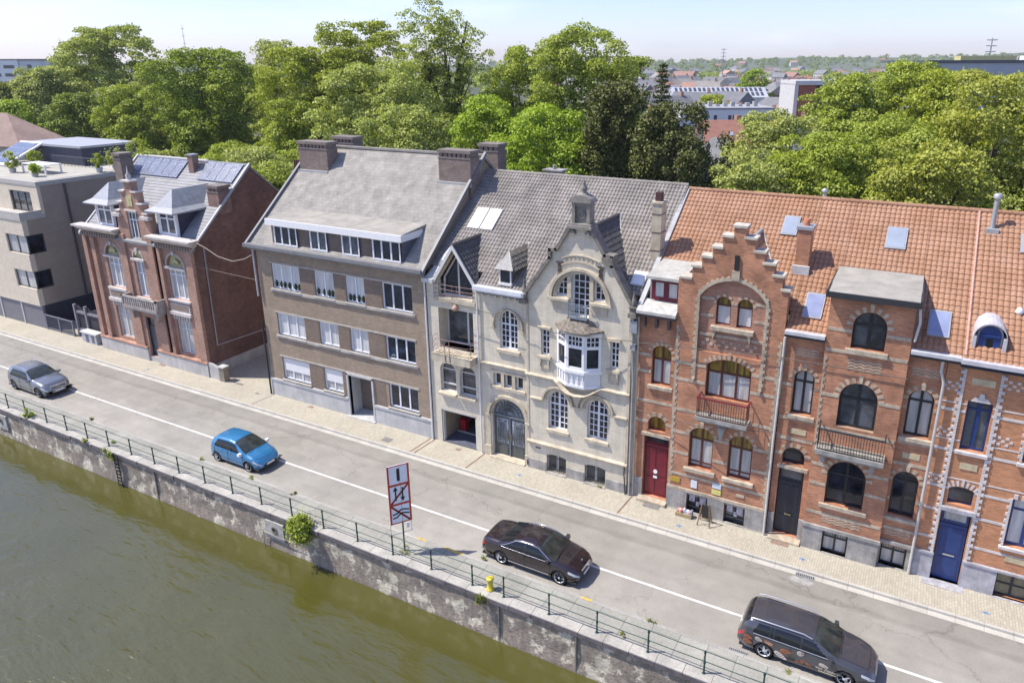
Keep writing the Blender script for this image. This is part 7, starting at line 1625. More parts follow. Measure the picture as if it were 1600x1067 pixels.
def tree(name,x,y,zt,rx,zb,kind,label,seed,group='park trees behind the houses',cat='tree',leaf=.30,dens=1.,zg=-.3):
    t=thing(name,(x,y,zg),label,cat,group); rg=random.Random(seed); H=zt-zg
    mb=MB(); r=.028*H*(.7 if kind in('spruce',) else 1)
    if kind=='spruce': mb.tube([(x,y,zg),(x,y,zt-.6)],.26,7,0,.04)
    else:
        lean=(rg.uniform(-.6,.6),rg.uniform(-.6,.6)); zf=zg+H*.32
        mb.tube([(x,y,zg),(x+lean[0]*.3,y+lean[1]*.3,zg+H*.18),(x+lean[0]*.5,y+lean[1]*.5,zf)],r,8,0,r*.72)
        for k in range(6 if kind!='open' else 11):
            th=2*PI*k/6+rg.uniform(-.4,.4); R=rx*rg.uniform(.35,.62); ze=zb+(zt-zb)*rg.uniform(.4,.75 if kind!='open' else .92); x0,y0=x+lean[0]*.5,y+lean[1]*.5
            p1=(x0+math.cos(th)*R*.35,y0+math.sin(th)*R*.35,zf+(ze-zf)*.45); p2=(x0+math.cos(th)*R*.7,y0+math.sin(th)*R*.7,zf+(ze-zf)*.78); p3=(x0+math.cos(th)*R,y0+math.sin(th)*R,ze)
            mb.tube([(x0,y0,zf-.3),p1,p2,p3],r*.5,6,0,r*.10)
            for j in range(3):
                t2=th+rg.uniform(-1,1); mb.tube([p1 if j==0 else p2,(p2[0]+math.cos(t2)*R*.35,p2[1]+math.sin(t2)*R*.35,p2[2]+rg.uniform(.5,2.4))],r*.22,5,0,r*.05)
    mb.build('trunk',barkm,t)
    crown(t,x,y,zb,zt,rx,kind,LM[kind],dens,seed,leaf)
    return t
TR=[
(-131.6,68.4,28.5,11.4,2.4,'lime','huge rounded grey-green tree standing highest at the left edge of the park'),
(-130.9,54.0,20.6,6.2,4.1,'pale','pale green tree just left of the huge rounded tree'),
(-148.0,55.9,18.0,5.1,6.1,'olive','olive tree at the far left edge below the white tower block'),
(-122.4,42.3,15.0,3.8,6.0,'bright','small bright tree at the left edge above the red roof'),
(-105.9,44.3,16.3,4.9,5.0,'dark','dark tree in front of the huge rounded tree'),
(-87.8,42.5,17.8,6.2,4.0,'fresh','light green dome-shaped tree left of the deep green one'),
(-75.6,48.5,23.0,8.6,4.2,'deep','broad deep green tree with black hollows behind the villa'),
(-78.1,62.4,25.5,6.0,8.0,'palegap','thin pale crown showing sky, rising behind the deep green tree'),
(-55.4,47.4,23.1,7.0,4.8,'yellow','tall yellow-green tree behind the apartment chimneys, left of the grey-green ones'),
(-51.4,40.0,16.5,3.8,6.7,'mid','mid green tree low between yellow-green and grey-green trees'),
(-52.3,55.0,26.6,6.6,7.8,'yellow','tall yellow-green tree directly left of the open-crowned tree'),
(-37.3,42.2,21.6,6.9,6.5,'grey','large grey-green tree behind the apartment roof ridge'),
(-37.1,54.5,29.2,6.9,9.8,'open','tallest tree with open crown and visible dark limbs against the sky'),
(-28.5,35.5,16.4,4.3,7.6,'grey','smaller grey-green tree above the right apartment chimney'),
(-19.5,38.3,17.5,4.3,8.6,'bright','small bright green dome tree right of the apartment chimneys'),
(-28.8,61.4,23.1,5.2,9.0,'mid','mid green tree filling the gap right of the tallest tree'),
(-16.7,54.5,25.5,6.1,7.2,'fresh','tall lumpy fresh green tree left of the dark conifers'),
(-12.9,60.0,21.6,3.6,9.6,'fresh','narrow fresh green tree against the roofs of the town'),
(-10.7,35.5,16.7,4.8,6.5,'bright','bright green tree just behind the tiled ridge of the cream house'),
(-4.6,37.1,18.7,3.6,6.2,'yew','dark brownish yew right of the bright green tree'),
(1.6,37.3,16.9,4.2,6.5,'yew','broad dark yew beneath the spruce'),
(-5.6,54.1,21.3,2.4,8.1,'spruce','slender dark spruce with pointed tip before the town'),
(8.8,48.1,16.3,4.2,5.6,'pale','pale feathery tree right of the small hipped roof'),
(15.6,60.1,19.6,5.6,4.4,'fresh','large fresh green tree left in the right-hand group'),
(20.1,67.6,20.8,5.6,4.0,'mid','high mid green tree under the long grey roof'),
(23.6,59.6,19.9,4.9,5.2,'yellow','yellow-green tree covering the long grey roof'),
(27.9,47.6,20.0,5.0,5.7,'yellowdull','dull yellow-green tree at the right edge'),
(20.1,44.4,16.0,5.3,5.0,'fresh','fresh green tree in the middle of the right-hand group, over the orange ridge'),
(14.8,38.8,14.8,4.2,5.7,'mid','mid green tree nearest the left end of the orange ridge'),
(23.8,36.3,14.6,4.3,6.2,'yellowdull','dull yellow-green tree nearest the orange ridge by the metal flue'),
(9.7,35.6,13.5,2.9,5.6,'pale','small pale tree at the foot of the right-hand group'),
(32.8,57.1,19.2,4.2,5.7,'yellow','yellow-green tree cut by the right picture edge'),
]
NM=dict(yew='yew_tree',spruce='spruce_tree')
for i,(x,y,zt,rx,zb,k,lb) in enumerate(TR):
    d=math.hypot(x-23.5,y+30.4); tree(NM.get(k,'broadleaf_tree'),x,y,zt+.2,rx,zb-1.5,k,lb,100+i,leaf=.205+.0014*d)
# rear fill so that no park trunk zone shows bare ground: hedge-like mid trees further back, hidden gaps
BK=[(-110,72,19,8),(-95,66,18,8),(-66,66,19,7),(-24,48,14,5),(-92,52,12,5),(-60,38,11,5),(-45,34,11,4.5),(-34,30,10,4),(28,40,10,4),(17,31,9,3.6),(6,31,8.5,3.2),(-19,29,9.5,3.6),(34,44,13,5),(-72,33,10,4.5),(-10,46,12,4)]
for i,(x,y,zt,rx) in enumerate(BK):
    tree('broadleaf_tree',x,y,zt,rx,zt*.12,['mid','fresh','deep','pale','olive'][i%5],'low background tree filling the gaps between the tall park trees',300+i,group='low park trees in the gaps',leaf=.36)
# garden shrubs behind the left houses
for i,(x,y,zt,rx,k,lb) in enumerate([(-35.0,20,13.2,3.6,'pale','pale garden tree behind the modern block terrace'),(-31.0,17,12.2,2.6,'fresh','garden tree showing over the villa ridge, left'),(-16.2,18,11.8,2.6,'yellow','yellow-green garden tree in the gap between villa and apartment roofs'),(-13.5,22,13.0,3.0,'fresh','green garden tree touching the apartment chimney, left'),(-44,22,12.0,3.5,'mid','garden tree behind the navy penthouse'),(-3,22,10.5,3.0,'fresh','low garden tree behind the apartment block'),(8,20,9.5,2.6,'mid','low garden tree hidden behind the cream house ridge')]):
    tree('garden_tree',x,y,zt,rx,zt-2*rx,k,lb,400+i,group='garden trees close behind the houses',leaf=.28)
def shrub(name,x,y,z,r,h,kind,label,seed,leaf=.10,n=900,cat='shrub',group=None,tw=True):
    t=thing(name,(x,y,z),label,cat,group); rg=np.random.default_rng(seed)
    m_=MB(); 
    for k in range(7):
        th=k*.9; m_.tube([(x,y,z),(x+math.cos(th)*r*.35,y+math.sin(th)*r*.3,z+h*.5),(x+math.cos(th)*r*.7,y+math.sin(th)*r*.55,z+h*.85)],.012,4,0,.004)
    m_.build('stem',barkm,t)
    nc=max(4,int(n/45)); pts=[];nn=[]
    for i in range(nc):
        d=rg.normal(size=3); d/=np.linalg.norm(d); c=np.array([x+d[0]*r*.75,y+d[1]*r*.6,z+h*.5+d[2]*h*.42]); m=45; e=rg.normal(size=(m,3)); e/=np.linalg.norm(e,axis=1)[:,None]
        pts.append(c+e*r*.27*rg.uniform(.5,1.1,(m,1))); nn.append(e+rg.normal(0,.5,(m,3))+[0,0,.4])
    P=np.concatenate(pts); Q=np.concatenate(nn); k_=rg.random(len(P))<.25; P[k_]+=rg.normal(0,r*.22,(k_.sum(),3)); Q/=np.linalg.norm(Q,axis=1)[:,None]
    leafmesh('foliage',P,Q,rg.uniform(.7,1.3,len(P))*leaf,LM[kind],t); return t
shrub('wall_shrub',-.62,-10.0,-.75,.70,1.35,'fresh','bushy yellow-green shrub growing out of the quay wall below the railing',501,.13,2600)
shrub('wall_weed',-15.85,-9.9,-.35,.34,.5,'pale','leafy weeds growing from the coping above the ladder, left clump',502,.09,350,'plant')
shrub('wall_weed',-15.25,-9.9,-.45,.26,.5,'deep','darker weeds overhanging the top of the wall ladder',503,.09,300,'plant')
shrub('wall_weed',-24.3,-9.6,-.05,.38,.62,'bright','green weed at the foot of the second railing post from the left edge',504,.10,380,'plant')
shrub('wall_weed',-18.1,-9.85,-.1,.28,.32,'pale','small pale weed hanging over the coping right of the far bollard weeds',505,.08,220,'plant')
shrub('wall_weed',9.55,-9.95,-.45,.30,.55,'olive','dry yellowish tuft hanging over the coping in front of the yellow bollard',506,.08,320,'plant')
for i,(x,y,r,lb) in enumerate([(4.95,-9.0,.42,'grass tuft at the foot of the canal sign post'),(8.35,-7.86,.16,'small green weed at the kerb behind the brown saloon'),(16.4,-7.97,.22,'dry weed tuft in the quay kerb joint before the estate car'),(21.6,-7.98,.22,'weed tuft at the kerb beside the estate car rear wheel'),(15.6,-9.2,.16,'tiny bright weed under the railing behind the yellow bollard'),(10.7,-.25,.14,'weeds under the right basement window of the cream house'),(-20.4,-8.02,.20,'brown weed in the kerb joint near the silver car'),(-10.2,-8.0,.18,'weed tuft in the kerb behind the blue hatchback'),(-6.2,-8.05,.22,'weed tuft on the kerb below the blue hatchback front wheel'),(-16.5,-9.15,.20,'weed under the railing above the ladder'),(-3.0,-8.1,.2,'dry weeds at the kerb ahead of the blue hatchback')]):
    shrub('weed_tuft',x,y,-.03 if y<-8.5 or y>-1 else -.05,r,.14,['pale','bright','olive','fresh'][i%4],lb,520+i,.055,140,'weed',tw=False)
# terrace plants on the modern block
for i,(x,y,r,h,k,lb) in enumerate([(-43.2,3.3,.6,.7,'bright','potted green plant at the front edge of the terrace'),(-47.6,3.8,.7,1.5,'pale','tall pale plant left of the terrace table'),(-40.9,7.4,.6,1.3,'fresh','potted shrub at the terrace side parapet, nearest'),(-41.0,9.0,.8,1.6,'pale','potted shrub at the terrace side parapet, middle'),(-41.2,11.5,1.2,2.2,'mid','large terrace shrub beside the navy penthouse'),(-49.0,6.4,.7,1.2,'mid','dark shrub behind the terrace table')]):
    t=shrub('terrace_plant',x,y,12.45,r,h,k,lb,560+i,.17,700,'plant')
    MB().lathe([(.22,0),(.32,.4),(.30,.42),(.2,.36)],x,y,12.12,10).build('pot',[M('pale_pot',(.5,.5,.48),.7,(4,.1))],t)
# ------------------------------------------------------------------ town behind
tw=[M('town_wall_%d'%i,c,.9,(.6,.10)) for i,c in enumerate([(.52,.50,.46),(.36,.22,.16),(.45,.40,.34),(.28,.22,.19),(.60,.59,.57),(.40,.30,.23)])]
tr_=[M('town_roof_%d'%i,c,.85,(.8,.16)) for i,c in enumerate([(.20,.20,.21),(.38,.19,.12),(.27,.25,.23),(.15,.155,.17),(.44,.26,.18),(.31,.18,.14)])]
tgl=M('town_window',(.06,.07,.09),.2,(1,.2))
def townhouse(x,y,w,d,h,rh,wi,ri,lb,group,rz=0.,hip=False):
    t=thing('town_house',(x,y,-.3),lb,'house',group,rz=rz or 1e-6); m_=MB(); m_.box(-w/2,w/2,-d/2,d/2,0,h)
    if not hip:
        for s_ in (-1,1): m_.add([(s_*w/2,-d/2,h),(s_*w/2,d/2,h),(s_*w/2,0,h+rh)],[(0,1,2) if s_>0 else (2,1,0)])
    m_.build('wall',tw[wi],t); m_=MB(); e=.3; i_=(w*.35 if hip else -e)
    m_.add([(-w/2-e,-d/2-e,h-.1),(w/2+e,-d/2-e,h-.1),(w/2-i_,0,h+rh),(-w/2+i_,0,h+rh),(-w/2-e,d/2+e,h-.1),(w/2+e,d/2+e,h-.1)],[(0,1,2,3),(5,4,3,2),(1,5,2),(4,0,3)] if hip else [(0,1,2,3),(5,4,3,2),(0,3,4),(1,5,2)])
    m_.build('roof',tr_[ri],t)
    m_=MB()
    for k in range(max(2,int(w/2.4))):
        a=-w/2+(w)*(k+.5)/max(2,int(w/2.4))
        for z in np.arange(1.2,h-1.2,2.9): m_.box(a-.45,a+.45,-d/2-.03,-d/2+.02,z,z+1.4)
    for k in range(2):
        a=-d/2+d*(k+.5)/2
        for z in np.arange(1.2,h-1.2,2.9): m_.box(w/2-.02,w/2+.03,a-.45,a+.45,z,z+1.4)
    m_.build('window',tgl,t)
    m_=MB(); m_.box(w*.3,w*.3+.8,-.4,.4,h+rh*.5,h+rh+1.1); m_.build('chimney',tw[1],t)
    return t
CAM=(23.53,-30.39)
def at(px,dep):
    """ground point seen in direction px (degrees right of straight ahead) at depth dep"""
    cx_,cy_=-.46796+.88415*px, .88382+.46720*px
    return CAM[0]+dep*cx_*.9525 if False else CAM[0]+dep*(-.4457+.88415*px), CAM[1]+dep*(.8417+.4672*px)
protos=[]; specs=[(9,9,8,3.6,0,0,0),(11,8,7,3.2,1,1,0),(8,10,8.5,4,2,2,0),(14,9,9,3.5,3,3,0),(10,9,7.5,3.4,4,4,0),(12,10,8,3.8,5,5,0),(13,12,7.5,4.2,4,0,1),(9,8,9,3.4,1,3,0)]
names=['cream walled town house with slate grey roof, among the far roofs','brick town house with orange roof, among the far roofs','tan town house with brown grey roof, among the far roofs','wide brown town house with dark roof, among the far roofs','white town house with pale orange roof, among the far roofs','buff town house with red brown roof, among the far roofs','white town house with hipped slate roof, among the far roofs','narrow brick town house with dark slate roof, among the far roofs']
grp=['far town houses with '+s for s in ('slate grey roofs','orange roofs','brown grey roofs','wide dark roofs','pale orange roofs','red brown roofs','hipped slate roofs','narrow dark slate roofs')]
rt=random.Random(11); cnt=0
for dep,step,lo_px,hi_px in ((122,.088,.12,.34),(138,.078,.12,.36),(156,.072,.12,.36),(175,.066,.11,.37),(196,.06,.10,.37),(220,.055,.10,.38),(250,.05,.09,.38),(285,.045,.08,.40),(330,.042,.05,.58),(380,.038,.04,.62),(440,.034,.03,.64),(520,.031,.02,.66),(620,.028,.0,.68)):
    px=lo_px
    while px<hi_px:
        s=rt.randrange(8); 
        w,d,h,rh,wi,ri,hp=specs[s]; x,y=at(px,dep*rt.uniform(.97,1.04)); rz=rt.choice([0,0,.3,-.5,PI/2,PI/2-.4,.9])
        if (94<y<116 and -28<x<8) or (225<y<256 and -66<x<-26) or (128<y<145 and -6<x<14): px+=step; continue
        if s>=len(protos) or True:
            pass
        pr_=next((p for p in protos if p[0]==s),None)
        if pr_ is None:
            o=townhouse(x,y,w,d,h,rh,wi,ri,names[s],grp[s],rz or 1e-6,hp); protos.append((s,o))
        else:
            o=copy_tree(pr_[1]); o.location=(x,y,-.3+rt.uniform(-.8,.8)); o.rotation_euler=(0,0,rz)
        cnt+=1; px+=step*rt.uniform(.85,1.25)
for k in range(80):
    dep=rt.uniform(300,900); px=rt.uniform(.10,.60); x,y=at(px,dep); s,p=protos[rt.randrange(len(protos))]; o=copy_tree(p); o.location=(x,y,-.3+rt.uniform(-.5,1.5)); o.rotation_euler=(0,0,rt.uniform(-1,1.5)); o.scale=(1.25,1.25,1.1)
# white flat-roofed block, red-roofed hall, hipped roof, framed brick tower
def simple(name,lb,cat,loc,rz): return thing(name,loc,lb,cat,rz=rz or 1e-6)
a=math.atan2(106.4-99.6,-4.6+17.4); t=simple('white_block','long white flat-roofed building with narrow windows in the near town','building',(-17.4,99.3,-.3),a)
MB().box(0,17,0,12,0,13.6).build('wall',M('town_white',(.78,.78,.76),.7,(.5,.03)),t); MB().box(-.1,17.1,-.1,12.1,13.6,13.9).build('roof',M('town_flat_roof',(.33,.33,.34),.9,(1,.1)),t)
for k,x in enumerate((4.2,6.0,8.6,9.4,11.6,13.2,14.8)): MB().box(x,x+.55,-.05,.02,10.7,12.6).build('window',tgl,t)
m_=MB(); 
for k in range(9): m_.box(3+k*1.4,3.7+k*1.4,4,5.2,13.9,14.3+.25*(k%3))
m_.build('roof_plant',M('town_plant_grey',(.4,.4,.4),.7,(2,.2)),t)
t=simple('white_side_block','white gable-ended block left of the long white building','building',(-24.5,97.0,-.3),a); MB().box(0,6.8,-1,12,0,12.4).build('wall',MATS['town_white'],t); MB().box(-.2,7,-1.2,12.2,12.4,12.7).build('roof',MATS['town_flat_roof'],t)
a=math.radians(27); t=simple('red_roof_hall','long low hall with red brown tiled roof and two skylights','building',(-5.6,74.8,-.3),a)
MB().box(0,12,0,9,0,10.0).build('wall',tw[2],t)
MB().add([(-.4,-.6,10.1),(12.4,-.6,10.1),(12.4,4.5,13.4),(-.4,4.5,13.4),(-.4,9.6,10.1),(12.4,9.6,10.1)],[(0,1,2,3),(5,4,3,2),(0,3,4),(1,5,2)]).build('roof',M('hall_red_roof',(.26,.125,.095),.85,(1.2,.12)),t)
for x in (3.6,6.6): MB().hexa([(x,1.2,11.30),(x+.6,1.2,11.30),(x+.6,1.9,11.75),(x,1.9,11.75),(x,1.2,11.42),(x+.6,1.2,11.42),(x+.6,1.9,11.87),(x,1.9,11.87)]).build('skylight',gsky,t)
MB().box(-.6,12.6,-.9,-.55,9.9,10.15).build('gutter',white,t)
a=math.radians(12); t=simple('hipped_roof_house','small house with grey hipped roof and tall chimney in front of the red hall','house',(-4.6,63.2,-.3),a)
MB().box(0,7,0,7,0,8.9).build('wall',tw[0],t); MB().add([(-.5,-.5,8.8),(7.5,-.5,8.8),(7.5,7.5,8.8),(-.5,7.5,8.8),(2.6,3.5,12.0),(4.2,3.5,12.0)],[(0,1,5,4),(1,2,5),(2,3,4,5),(3,0,4)]).build('roof',tr_[0],t); MB().box(.6,1.4,3,3.9,9,13.2).build('chimney',tw[2],t)
a=math.atan2(4.3,7.9); t=simple('framed_brick_tower','brick building in a pale concrete frame rising above the right-hand trees','building',(-3.5,132.3,-.3),a)
MB().box(.8,4.6,0.3,9,0,17.2).build('brick_wall',M('tower_red_brick',(.33,.11,.07),.9,(2,.15),None,(1.0,.35,(.25,.14,.1),.04,.15)),t); MB().box(4.6,14,1.2,9,0,17.2).build('dark_wall',modernd,t)
MB().box(0,.8,0,9.5,0,17.4).box(0,15,-.2,9.5,17.2,18.1).build('frame',M('tower_frame',(.55,.55,.54),.8,(1,.06)),t)
a=math.radians(27); t=simple('long_grey_hall','very long grey metal-clad hall at the right edge of the skyline','building',(19.0,240.9,-.3),a)
MB().box(0,60,0,30,0,21.6).build('wall',M('hall_grey_cladding',(.36,.38,.43),.6,(.3,.05)),t); MB().box(-.3,60.3,-.3,30.3,21.6,22.5).build('roof_edge',M('hall_dark_edge',(.07,.075,.09),.5,(1,.1)),t); MB().box(12,30,4,8,22.5,23.8).build('roof_plant',M('hall_yellow_band',(.55,.50,.22),.7,(1,.1)),t); MB().box(34,42,6,9,22.5,23.9).build('roof_plant',MATS['town_white'],t)
# market hall with a row of slanting roof glazing
a=math.atan2(15.1,30); t=simple('glazed_roof_hall','long grey roof with rows of slanted roof glazing in the middle of town','building',(-62,231,-.3),a)
MB().box(0,34,0,14,0,10).build('wall',tw[4],t); MB().add([(-.4,-.4,10),(34.4,-.4,10),(34.4,7,13.4),(-.4,7,13.4),(-.4,14.4,10),(34.4,14.4,10)],[(0,1,2,3),(5,4,3,2),(0,3,4),(1,5,2)]).build('roof',M('pale_slate_town',(.40,.42,.46),.6,(.5,.08)),t)
m_=MB()
for k in range(19):
    for j in range(2): x=1.0+k*1.72; y=.8+j*3.1; z=10+(y+.4)/7.4*3.4; m_.hexa([(x,y,z+.05),(x+.95,y,z+.05),(x+.95,y+2.3,z+1.11),(x,y+2.3,z+1.11),(x,y,z+.2),(x+.95,y,z+.2),(x+.95,y+2.3,z+1.26),(x,y+2.3,z+1.26)])
o=m_.build('roof_glazing',tgl,t)
# pale slab block far left
a=math.radians(25); t=simple('white_slab_block','pale high-rise slab block with rows of balconies at the far left skyline','apartment building',(-386,148,-.3),a)
MB().box(0,46,0,12,0,24).build('wall',M('slab_white',(.56,.58,.60),.8,(.2,.04)),t); MB().box(-.3,46.3,-.3,12.3,24,24.7).build('roof',tr_[0],t)
for k in range(6):
    for x in (4,9,26,31,40): 
        o=MB().box(x,x+(3 if x in(9,31) else 2),-.1,.1,2.6+k*3.6,4.2+k*3.6).build('window',tgl,t)
MB().box(20,36,-.5,-.1,3,24).build('balcony_front',M('slab_bright',(.75,.75,.75),.8,(.2,.04)),t)
for k in range(6):
    for x in (22,29): MB().box(x,x+5,-.62,-.5,2.6+k*3.6,4.0+k*3.6).build('window',tgl,t)
# red-roofed house beyond the modern block
a=math.radians(2); t=simple('red_roof_house','house with pinkish red tiled roof behind the modern block at the left edge','house',(-99,20,-.3),a)
MB().box(0,20,0,6,0,11.6).build('wall',tw[2],t); MB().add([(-.6,-.6,11.5),(20.6,-.6,11.5),(20.6,6.6,11.5),(-.6,6.6,11.5),(3,3,15.4),(12.5,3,15.4)],[(0,1,5,4),(1,2,5),(2,3,4,5),(3,0,4)]).build('roof',M('pink_tile_roof',(.26,.18,.15),.8,(.5,.15),(3,.12)),t); MB().hexa([(11,.8,13.12),(12.4,.8,13.12),(12.4,1.5,13.9),(11,1.5,13.9),(11,.8,13.25),(12.4,.8,13.25),(12.4,1.5,14.03),(11,1.5,14.03)]).build('skylight',gsky,t)
# masts
def mast(x,y,z,r,lb): 
    t=thing('radio_mast',(x,y,-.3),lb,'mast'); MB().tube([(x,y,-.3),(x,y,z)],r,6,0,r*.35).build('pole',M('mast_grey',(.30,.32,.36),.7,(.1,.1)),t)
    m_=MB()
    for k in range(5): zz=z*(.55+.1*k); m_.box(x-r*3.5,x+r*3.5,y-r,y+r,zz,zz+r*.8)
    m_.build('antenna_arm',MATS['mast_grey'],t)
mast(-446,320,48,.35,'thin tall radio mast on the left skyline'); mast(-223,912,41,.9,'radio mast on the skyline above the spruce'); mast(50.5,582,38.5,.9,'dark mast rising over the long grey hall')
# distant woods and hills
def hill(nm,pts,z0,w,mat):
    V=[];n=len(pts)
    for x,y,z in pts: V+= [(x-w*.3,y-w*.9,z0),(x,y,z),(x+w*.3,y+w,z0)]
    F_=[]
    for i in range(n-1):
        a=3*i; F_+=[(a,a+3,a+4,a+1),(a+1,a+4,a+5,a+2)]
    o=MB().add(V,F_,0,True).build(nm,mat); tag(o,kind='structure')
hm=M('hill_green',(.10,.125,.06),.95,(.004,.25),(.03,.2))
rh=random.Random(8)
P=[]
for k in range(46):
    px=-1.0+2.0*k/45; x,y=at(px,2500); t_=max(0,(px-.05)/.7); z=22+4*math.sin(k*.9)+ (5+30*t_ if px>.05 else 4)+rh.uniform(-1.5,1.5); P.append((x,y,z))
hill('hills',P,-2,700,hm)
# near suburbs tree belts: one mass each
def belt(nm,lb,dep0,dep1,px0,px1,n,h,mat,leafs,seed,zf=None):
    rg=np.random.default_rng(seed); t=np.sqrt(rg.uniform(0,1,n)) if dep1/dep0>1.5 else rg.uniform(0,1,n); dep=dep0+(dep1-dep0)*t; px=rg.uniform(px0,px1,n)
    X=CAM[0]+dep*(-.4457+.88415*px); Y=CAM[1]+dep*(.8417+.4672*px); R=rg.uniform(.5,1.1,n)*h*.55; pts=[];nn=[];ss=[]
    for i in range(n):
        m=46; d=rg.normal(size=(m,3)); d/=np.linalg.norm(d,axis=1)[:,None]; d[:,2]=np.abs(d[:,2]); zg=zf(px[i],dep[i]) if zf else -.3
        pts.append(np.array([X[i],Y[i],zg+R[i]*.5])+d*np.array([R[i]*1.1,R[i]*1.1,R[i]*1.15])*rg.uniform(.7,1.05,(m,1))); nn.append(d+rg.normal(0,.35,(m,3))); ss.append(np.full(m,R[i]*leafs))
    Pn=np.concatenate(pts); N_=np.concatenate(nn); N_/=np.linalg.norm(N_,axis=1)[:,None]; o=leafmesh(nm,Pn,N_,np.concatenate(ss),mat,None,.8); tag(o,lb,'woods',kind='stuff')
def hz(px,dep):
    t_=max(0,(px-.05)/.7); top=26+(5+30*t_ if px>.05 else 4); q=(dep-1700)/800.; return -.3 if q<0 else -.3+(top-4)*min(1,q)*.92
belt('distant_woods','wooded suburbs spreading over the low hills on the horizon',1500,2480,-1.0,.9,1500,15,LM['dark'],.55,61,hz)
belt('distant_woods','belt of town trees and gardens in front of the hills',620,1450,-1.0,.85,1100,13,LM['mid'],.5,62)
belt('town_trees','scattered garden trees between the town houses',180,600,-.95,.62,260,9,LM['fresh'],.42,63)
# scattered far houses on the hill
rt=random.Random(12)
for k in range(60):
    px=rt.uniform(.0,.68); dep=rt.uniform(700,2300); x,y=at(px,dep); s,p=protos[rt.randrange(len(protos))]; o=copy_tree(p); o.location=(x,y,hz(px,dep)+1); o.rotation_euler=(0,0,rt.uniform(-1,1.5)); sc=1.6; o.scale=(sc,sc,1.25)
for i,(px,dep,h,r,k,lb) in enumerate([(.215,215,13,5,'yellow','lone bright tree among town roofs, left'),(.345,225,12,4.5,'yellow','lone bright tree among town roofs, right'),(.265,330,19,6,'bright','taller bright tree beyond the glazed roof hall'),(.42,420,17,8,'yellow','yellow-green tree left of the framed brick tower')]):
    x,y=at(px,dep); tree('broadleaf_tree',x,y,h,r,3,k,lb,700+i,group='lone town trees',leaf=.7)
# ------------------------------------------------------------------ pieces that lie apart become parts of their own
def split_pieces():
    for o in list(COL.objects):
        if o.type!='MESH' or o.data.users>1 or o.get('kind') or o.name.split('.')[0] in('crown','foliage','trunk','stem','road_marking'): continue
        me=o.data; nv=len(me.vertices)
        if nv<8 or nv>9000: continue
        par=list(range(nv))
        def fd(a):
            while par[a]!=a: par[a]=par[par[a]]; a=par[a]
            return a
        for e in me.edges:
            a,b=fd(e.vertices[0]),fd(e.vertices[1])
            if a!=b: par[max(a,b)]=min(a,b)
        root=[fd(i) for i in range(nv)]; ids=sorted(set(root)); k=len(ids)
        if k<2 or k>700: continue
        m=dict(zip(ids,range(k))); isl=np.array([m[r] for r in root]); co=np.array([v.co[:] for v in me.vertices])
        lo=np.full((k,3),np.inf); hi=np.full((k,3),-np.inf); np.minimum.at(lo,isl,co); np.maximum.at(hi,isl,co); size=(hi-lo).max(1)
        gap=np.maximum(0,np.maximum(lo[:,None]-hi[None],lo[None]-hi[:,None])); near=np.sqrt((gap**2).sum(2))<=np.maximum(.02,.5*np.maximum(size[:,None],size[None]))
        lab=np.arange(k)
        while True:
            nl=np.array([lab[near[i]].min() for i in range(k)]); nl=nl[nl]
            if (nl==lab).all(): break
            lab=nl
        grp=sorted(set(lab))
        if len(grp)<2 or len(grp)>14: continue
        top = o.parent is None
        if top: continue
        depth=1 if o.parent.parent is None else 2
        pl=[list(p.vertices) for p in me.polygons]; mi=[p.material_index for p in me.polygons]; sm=[p.use_smooth for p in me.polygons]; pv=[lab[isl[v[0]]] for v in pl]
        for gi,g in enumerate(grp):
            sel=[i for i in range(len(pl)) if pv[i]==g]; vs=sorted({v for i in sel for v in pl[i]}); mp={v:i for i,v in enumerate(vs)}
            nm=bpy.data.meshes.new(me.name); nm.from_pydata([tuple(co[v]) for v in vs],[],[[mp[v] for v in pl[i]] for i in sel])
            for mt in me.materials: nm.materials.append(mt)
            nm.polygons.foreach_set('material_index',[mi[i] for i in sel]); nm.polygons.foreach_set('use_smooth',[sm[i] for i in sel]); nm.update()
            if gi==0: o.data=nm; me2=me
            else:
                n=bpy.data.objects.new(o.name.split('.')[0],nm); COL.objects.link(n); n.parent=o.parent; n.location=o.location; n.rotation_euler=o.rotation_euler
split_pieces()
# ------------------------------------------------------------------ camera, light, world
cam=bpy.data.cameras.new('camera'); co=bpy.data.objects.new('camera',cam); COL.objects.link(co)
cam.sensor_width=36; cam.lens=1122.198/1600*36; cam.shift_x=-(853.102-800)/1600; cam.shift_y=(461.704-533.5)/1600
cam.clip_start=.5; cam.clip_end=9000
R_=Matrix(((.88414792,.46719958,-.0026477),(.14017901,-.27067806,-.95240917),(-.44568185,.84169943,-.30481102)))
right=Vector(R_[0]); up=-Vector(R_[1]); fwd=Vector(R_[2]); mw=Matrix((right,up,-fwd)).transposed().to_4x4(); mw.translation=Vector((23.53025,-30.39191,20.9717)); co.matrix_world=mw
scene.camera=co
SD=Vector((.58,.27,-1.0)).normalized()
sun=bpy.data.lights.new('sun','SUN'); sun.energy=SUN_E; sun.angle=math.radians(.55); sun.color=(1,.935,.83); so=bpy.data.objects.new('sun',sun); COL.objects.link(so); so.rotation_euler=SD.to_track_quat('-Z','Y').to_euler(); so.location=(0,-20,60)
w=bpy.data.worlds.new('World'); scene.world=w; w.use_nodes=True; N=w.node_tree.nodes; L=w.node_tree.links; bg=N['Background']
sk=N.new('ShaderNodeTexSky'); sk.sky_type='NISHITA'; sk.sun_disc=False; sk.sun_elevation=math.asin(-SD.z); sk.sun_rotation=math.atan2(-SD.x,-SD.y); sk.altitude=50; sk.air_density=1.0; sk.dust_density=.6; sk.ozone_density=3.5
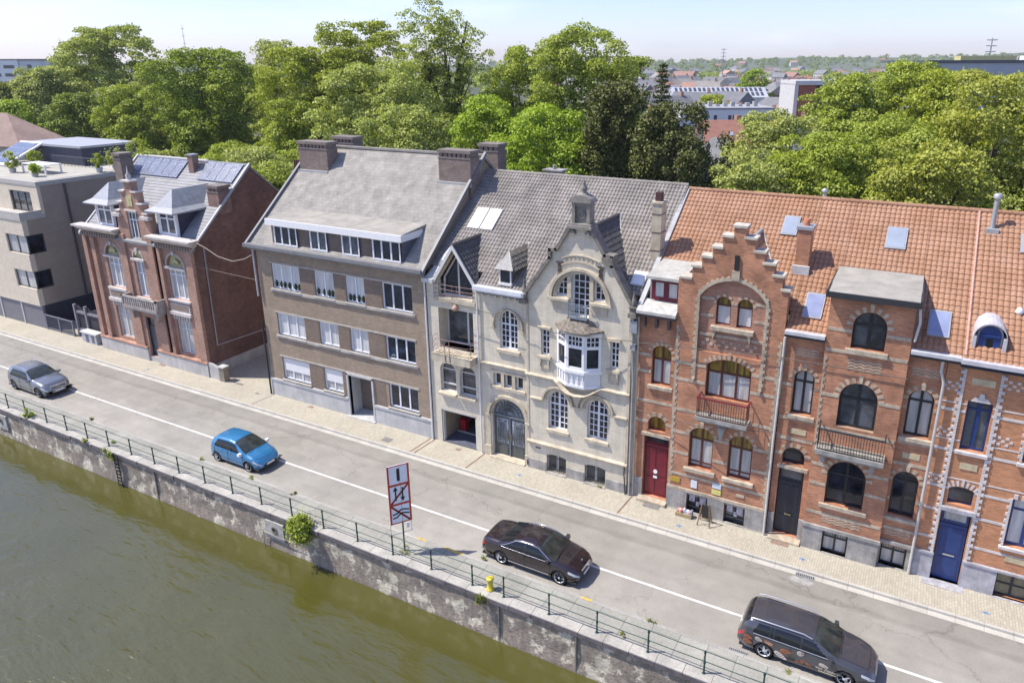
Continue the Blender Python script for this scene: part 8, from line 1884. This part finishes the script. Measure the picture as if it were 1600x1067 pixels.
tcw=N.new('ShaderNodeTexCoord'); mpw=N.new('ShaderNodeMapping'); mpw.inputs['Scale'].default_value=(1.0,1.0,4.0); mpw.inputs['Location'].default_value=(.35,.1,0); L.new(tcw.outputs['Generated'],mpw.inputs[0])
nw=N.new('ShaderNodeTexNoise'); nw.inputs['Scale'].default_value=2.4; nw.inputs['Detail'].default_value=7; nw.inputs['Roughness'].default_value=.55; L.new(mpw.outputs[0],nw.inputs[0])
rw=N.new('ShaderNodeMapRange'); L.new(nw.outputs[0],rw.inputs[0]); rw.inputs[1].default_value=.50; rw.inputs[2].default_value=.74; rw.inputs[3].default_value=0; rw.inputs[4].default_value=.38
tn=N.new('ShaderNodeMix'); tn.data_type='RGBA'; tn.blend_type='MULTIPLY'; tn.inputs[0].default_value=1; L.new(sk.outputs[0],tn.inputs[6]); tn.inputs[7].default_value=(1.01,.95,1.17,1)
cw=N.new('ShaderNodeMix'); cw.data_type='RGBA'; L.new(rw.outputs[0],cw.inputs[0]); L.new(tn.outputs[2],cw.inputs[6]); cw.inputs[7].default_value=(7.6,7.8,8.6,1)
L.new(cw.outputs[2],bg.inputs[0]); bg.inputs[1].default_value=SKY_E
if HAZE:
    hzb=MB().box(-3400,3400,-420,4100,-3.6,110); o=hzb.build('haze',None); tag(o,kind='stuff'); o.data.materials.clear()
    hm_=bpy.data.materials.new('haze'); hm_.use_nodes=True; n_=hm_.node_tree.nodes; n_.remove(n_['Principled BSDF']); pv=n_.new('ShaderNodeVolumePrincipled'); pv.inputs['Color'].default_value=(.90,.94,1,1); pv.inputs['Density'].default_value=HAZE; pv.inputs['Anisotropy'].default_value=.2
    hm_.node_tree.links.new(pv.outputs[0],[q for q in n_ if q.type=='OUTPUT_MATERIAL'][0].inputs['Volume']); o.data.materials.append(hm_)
    scene.cycles.volume_bounces=0
vs=scene.view_settings; scene.display_settings.display_device='sRGB'; vs.view_transform='Standard'; vs.look='None'; vs.exposure=EXPO; vs.gamma=1; vs.use_curve_mapping=False
scene.cycles.max_bounces=6; scene.cycles.diffuse_bounces=3; scene.cycles.transparent_max_bounces=6
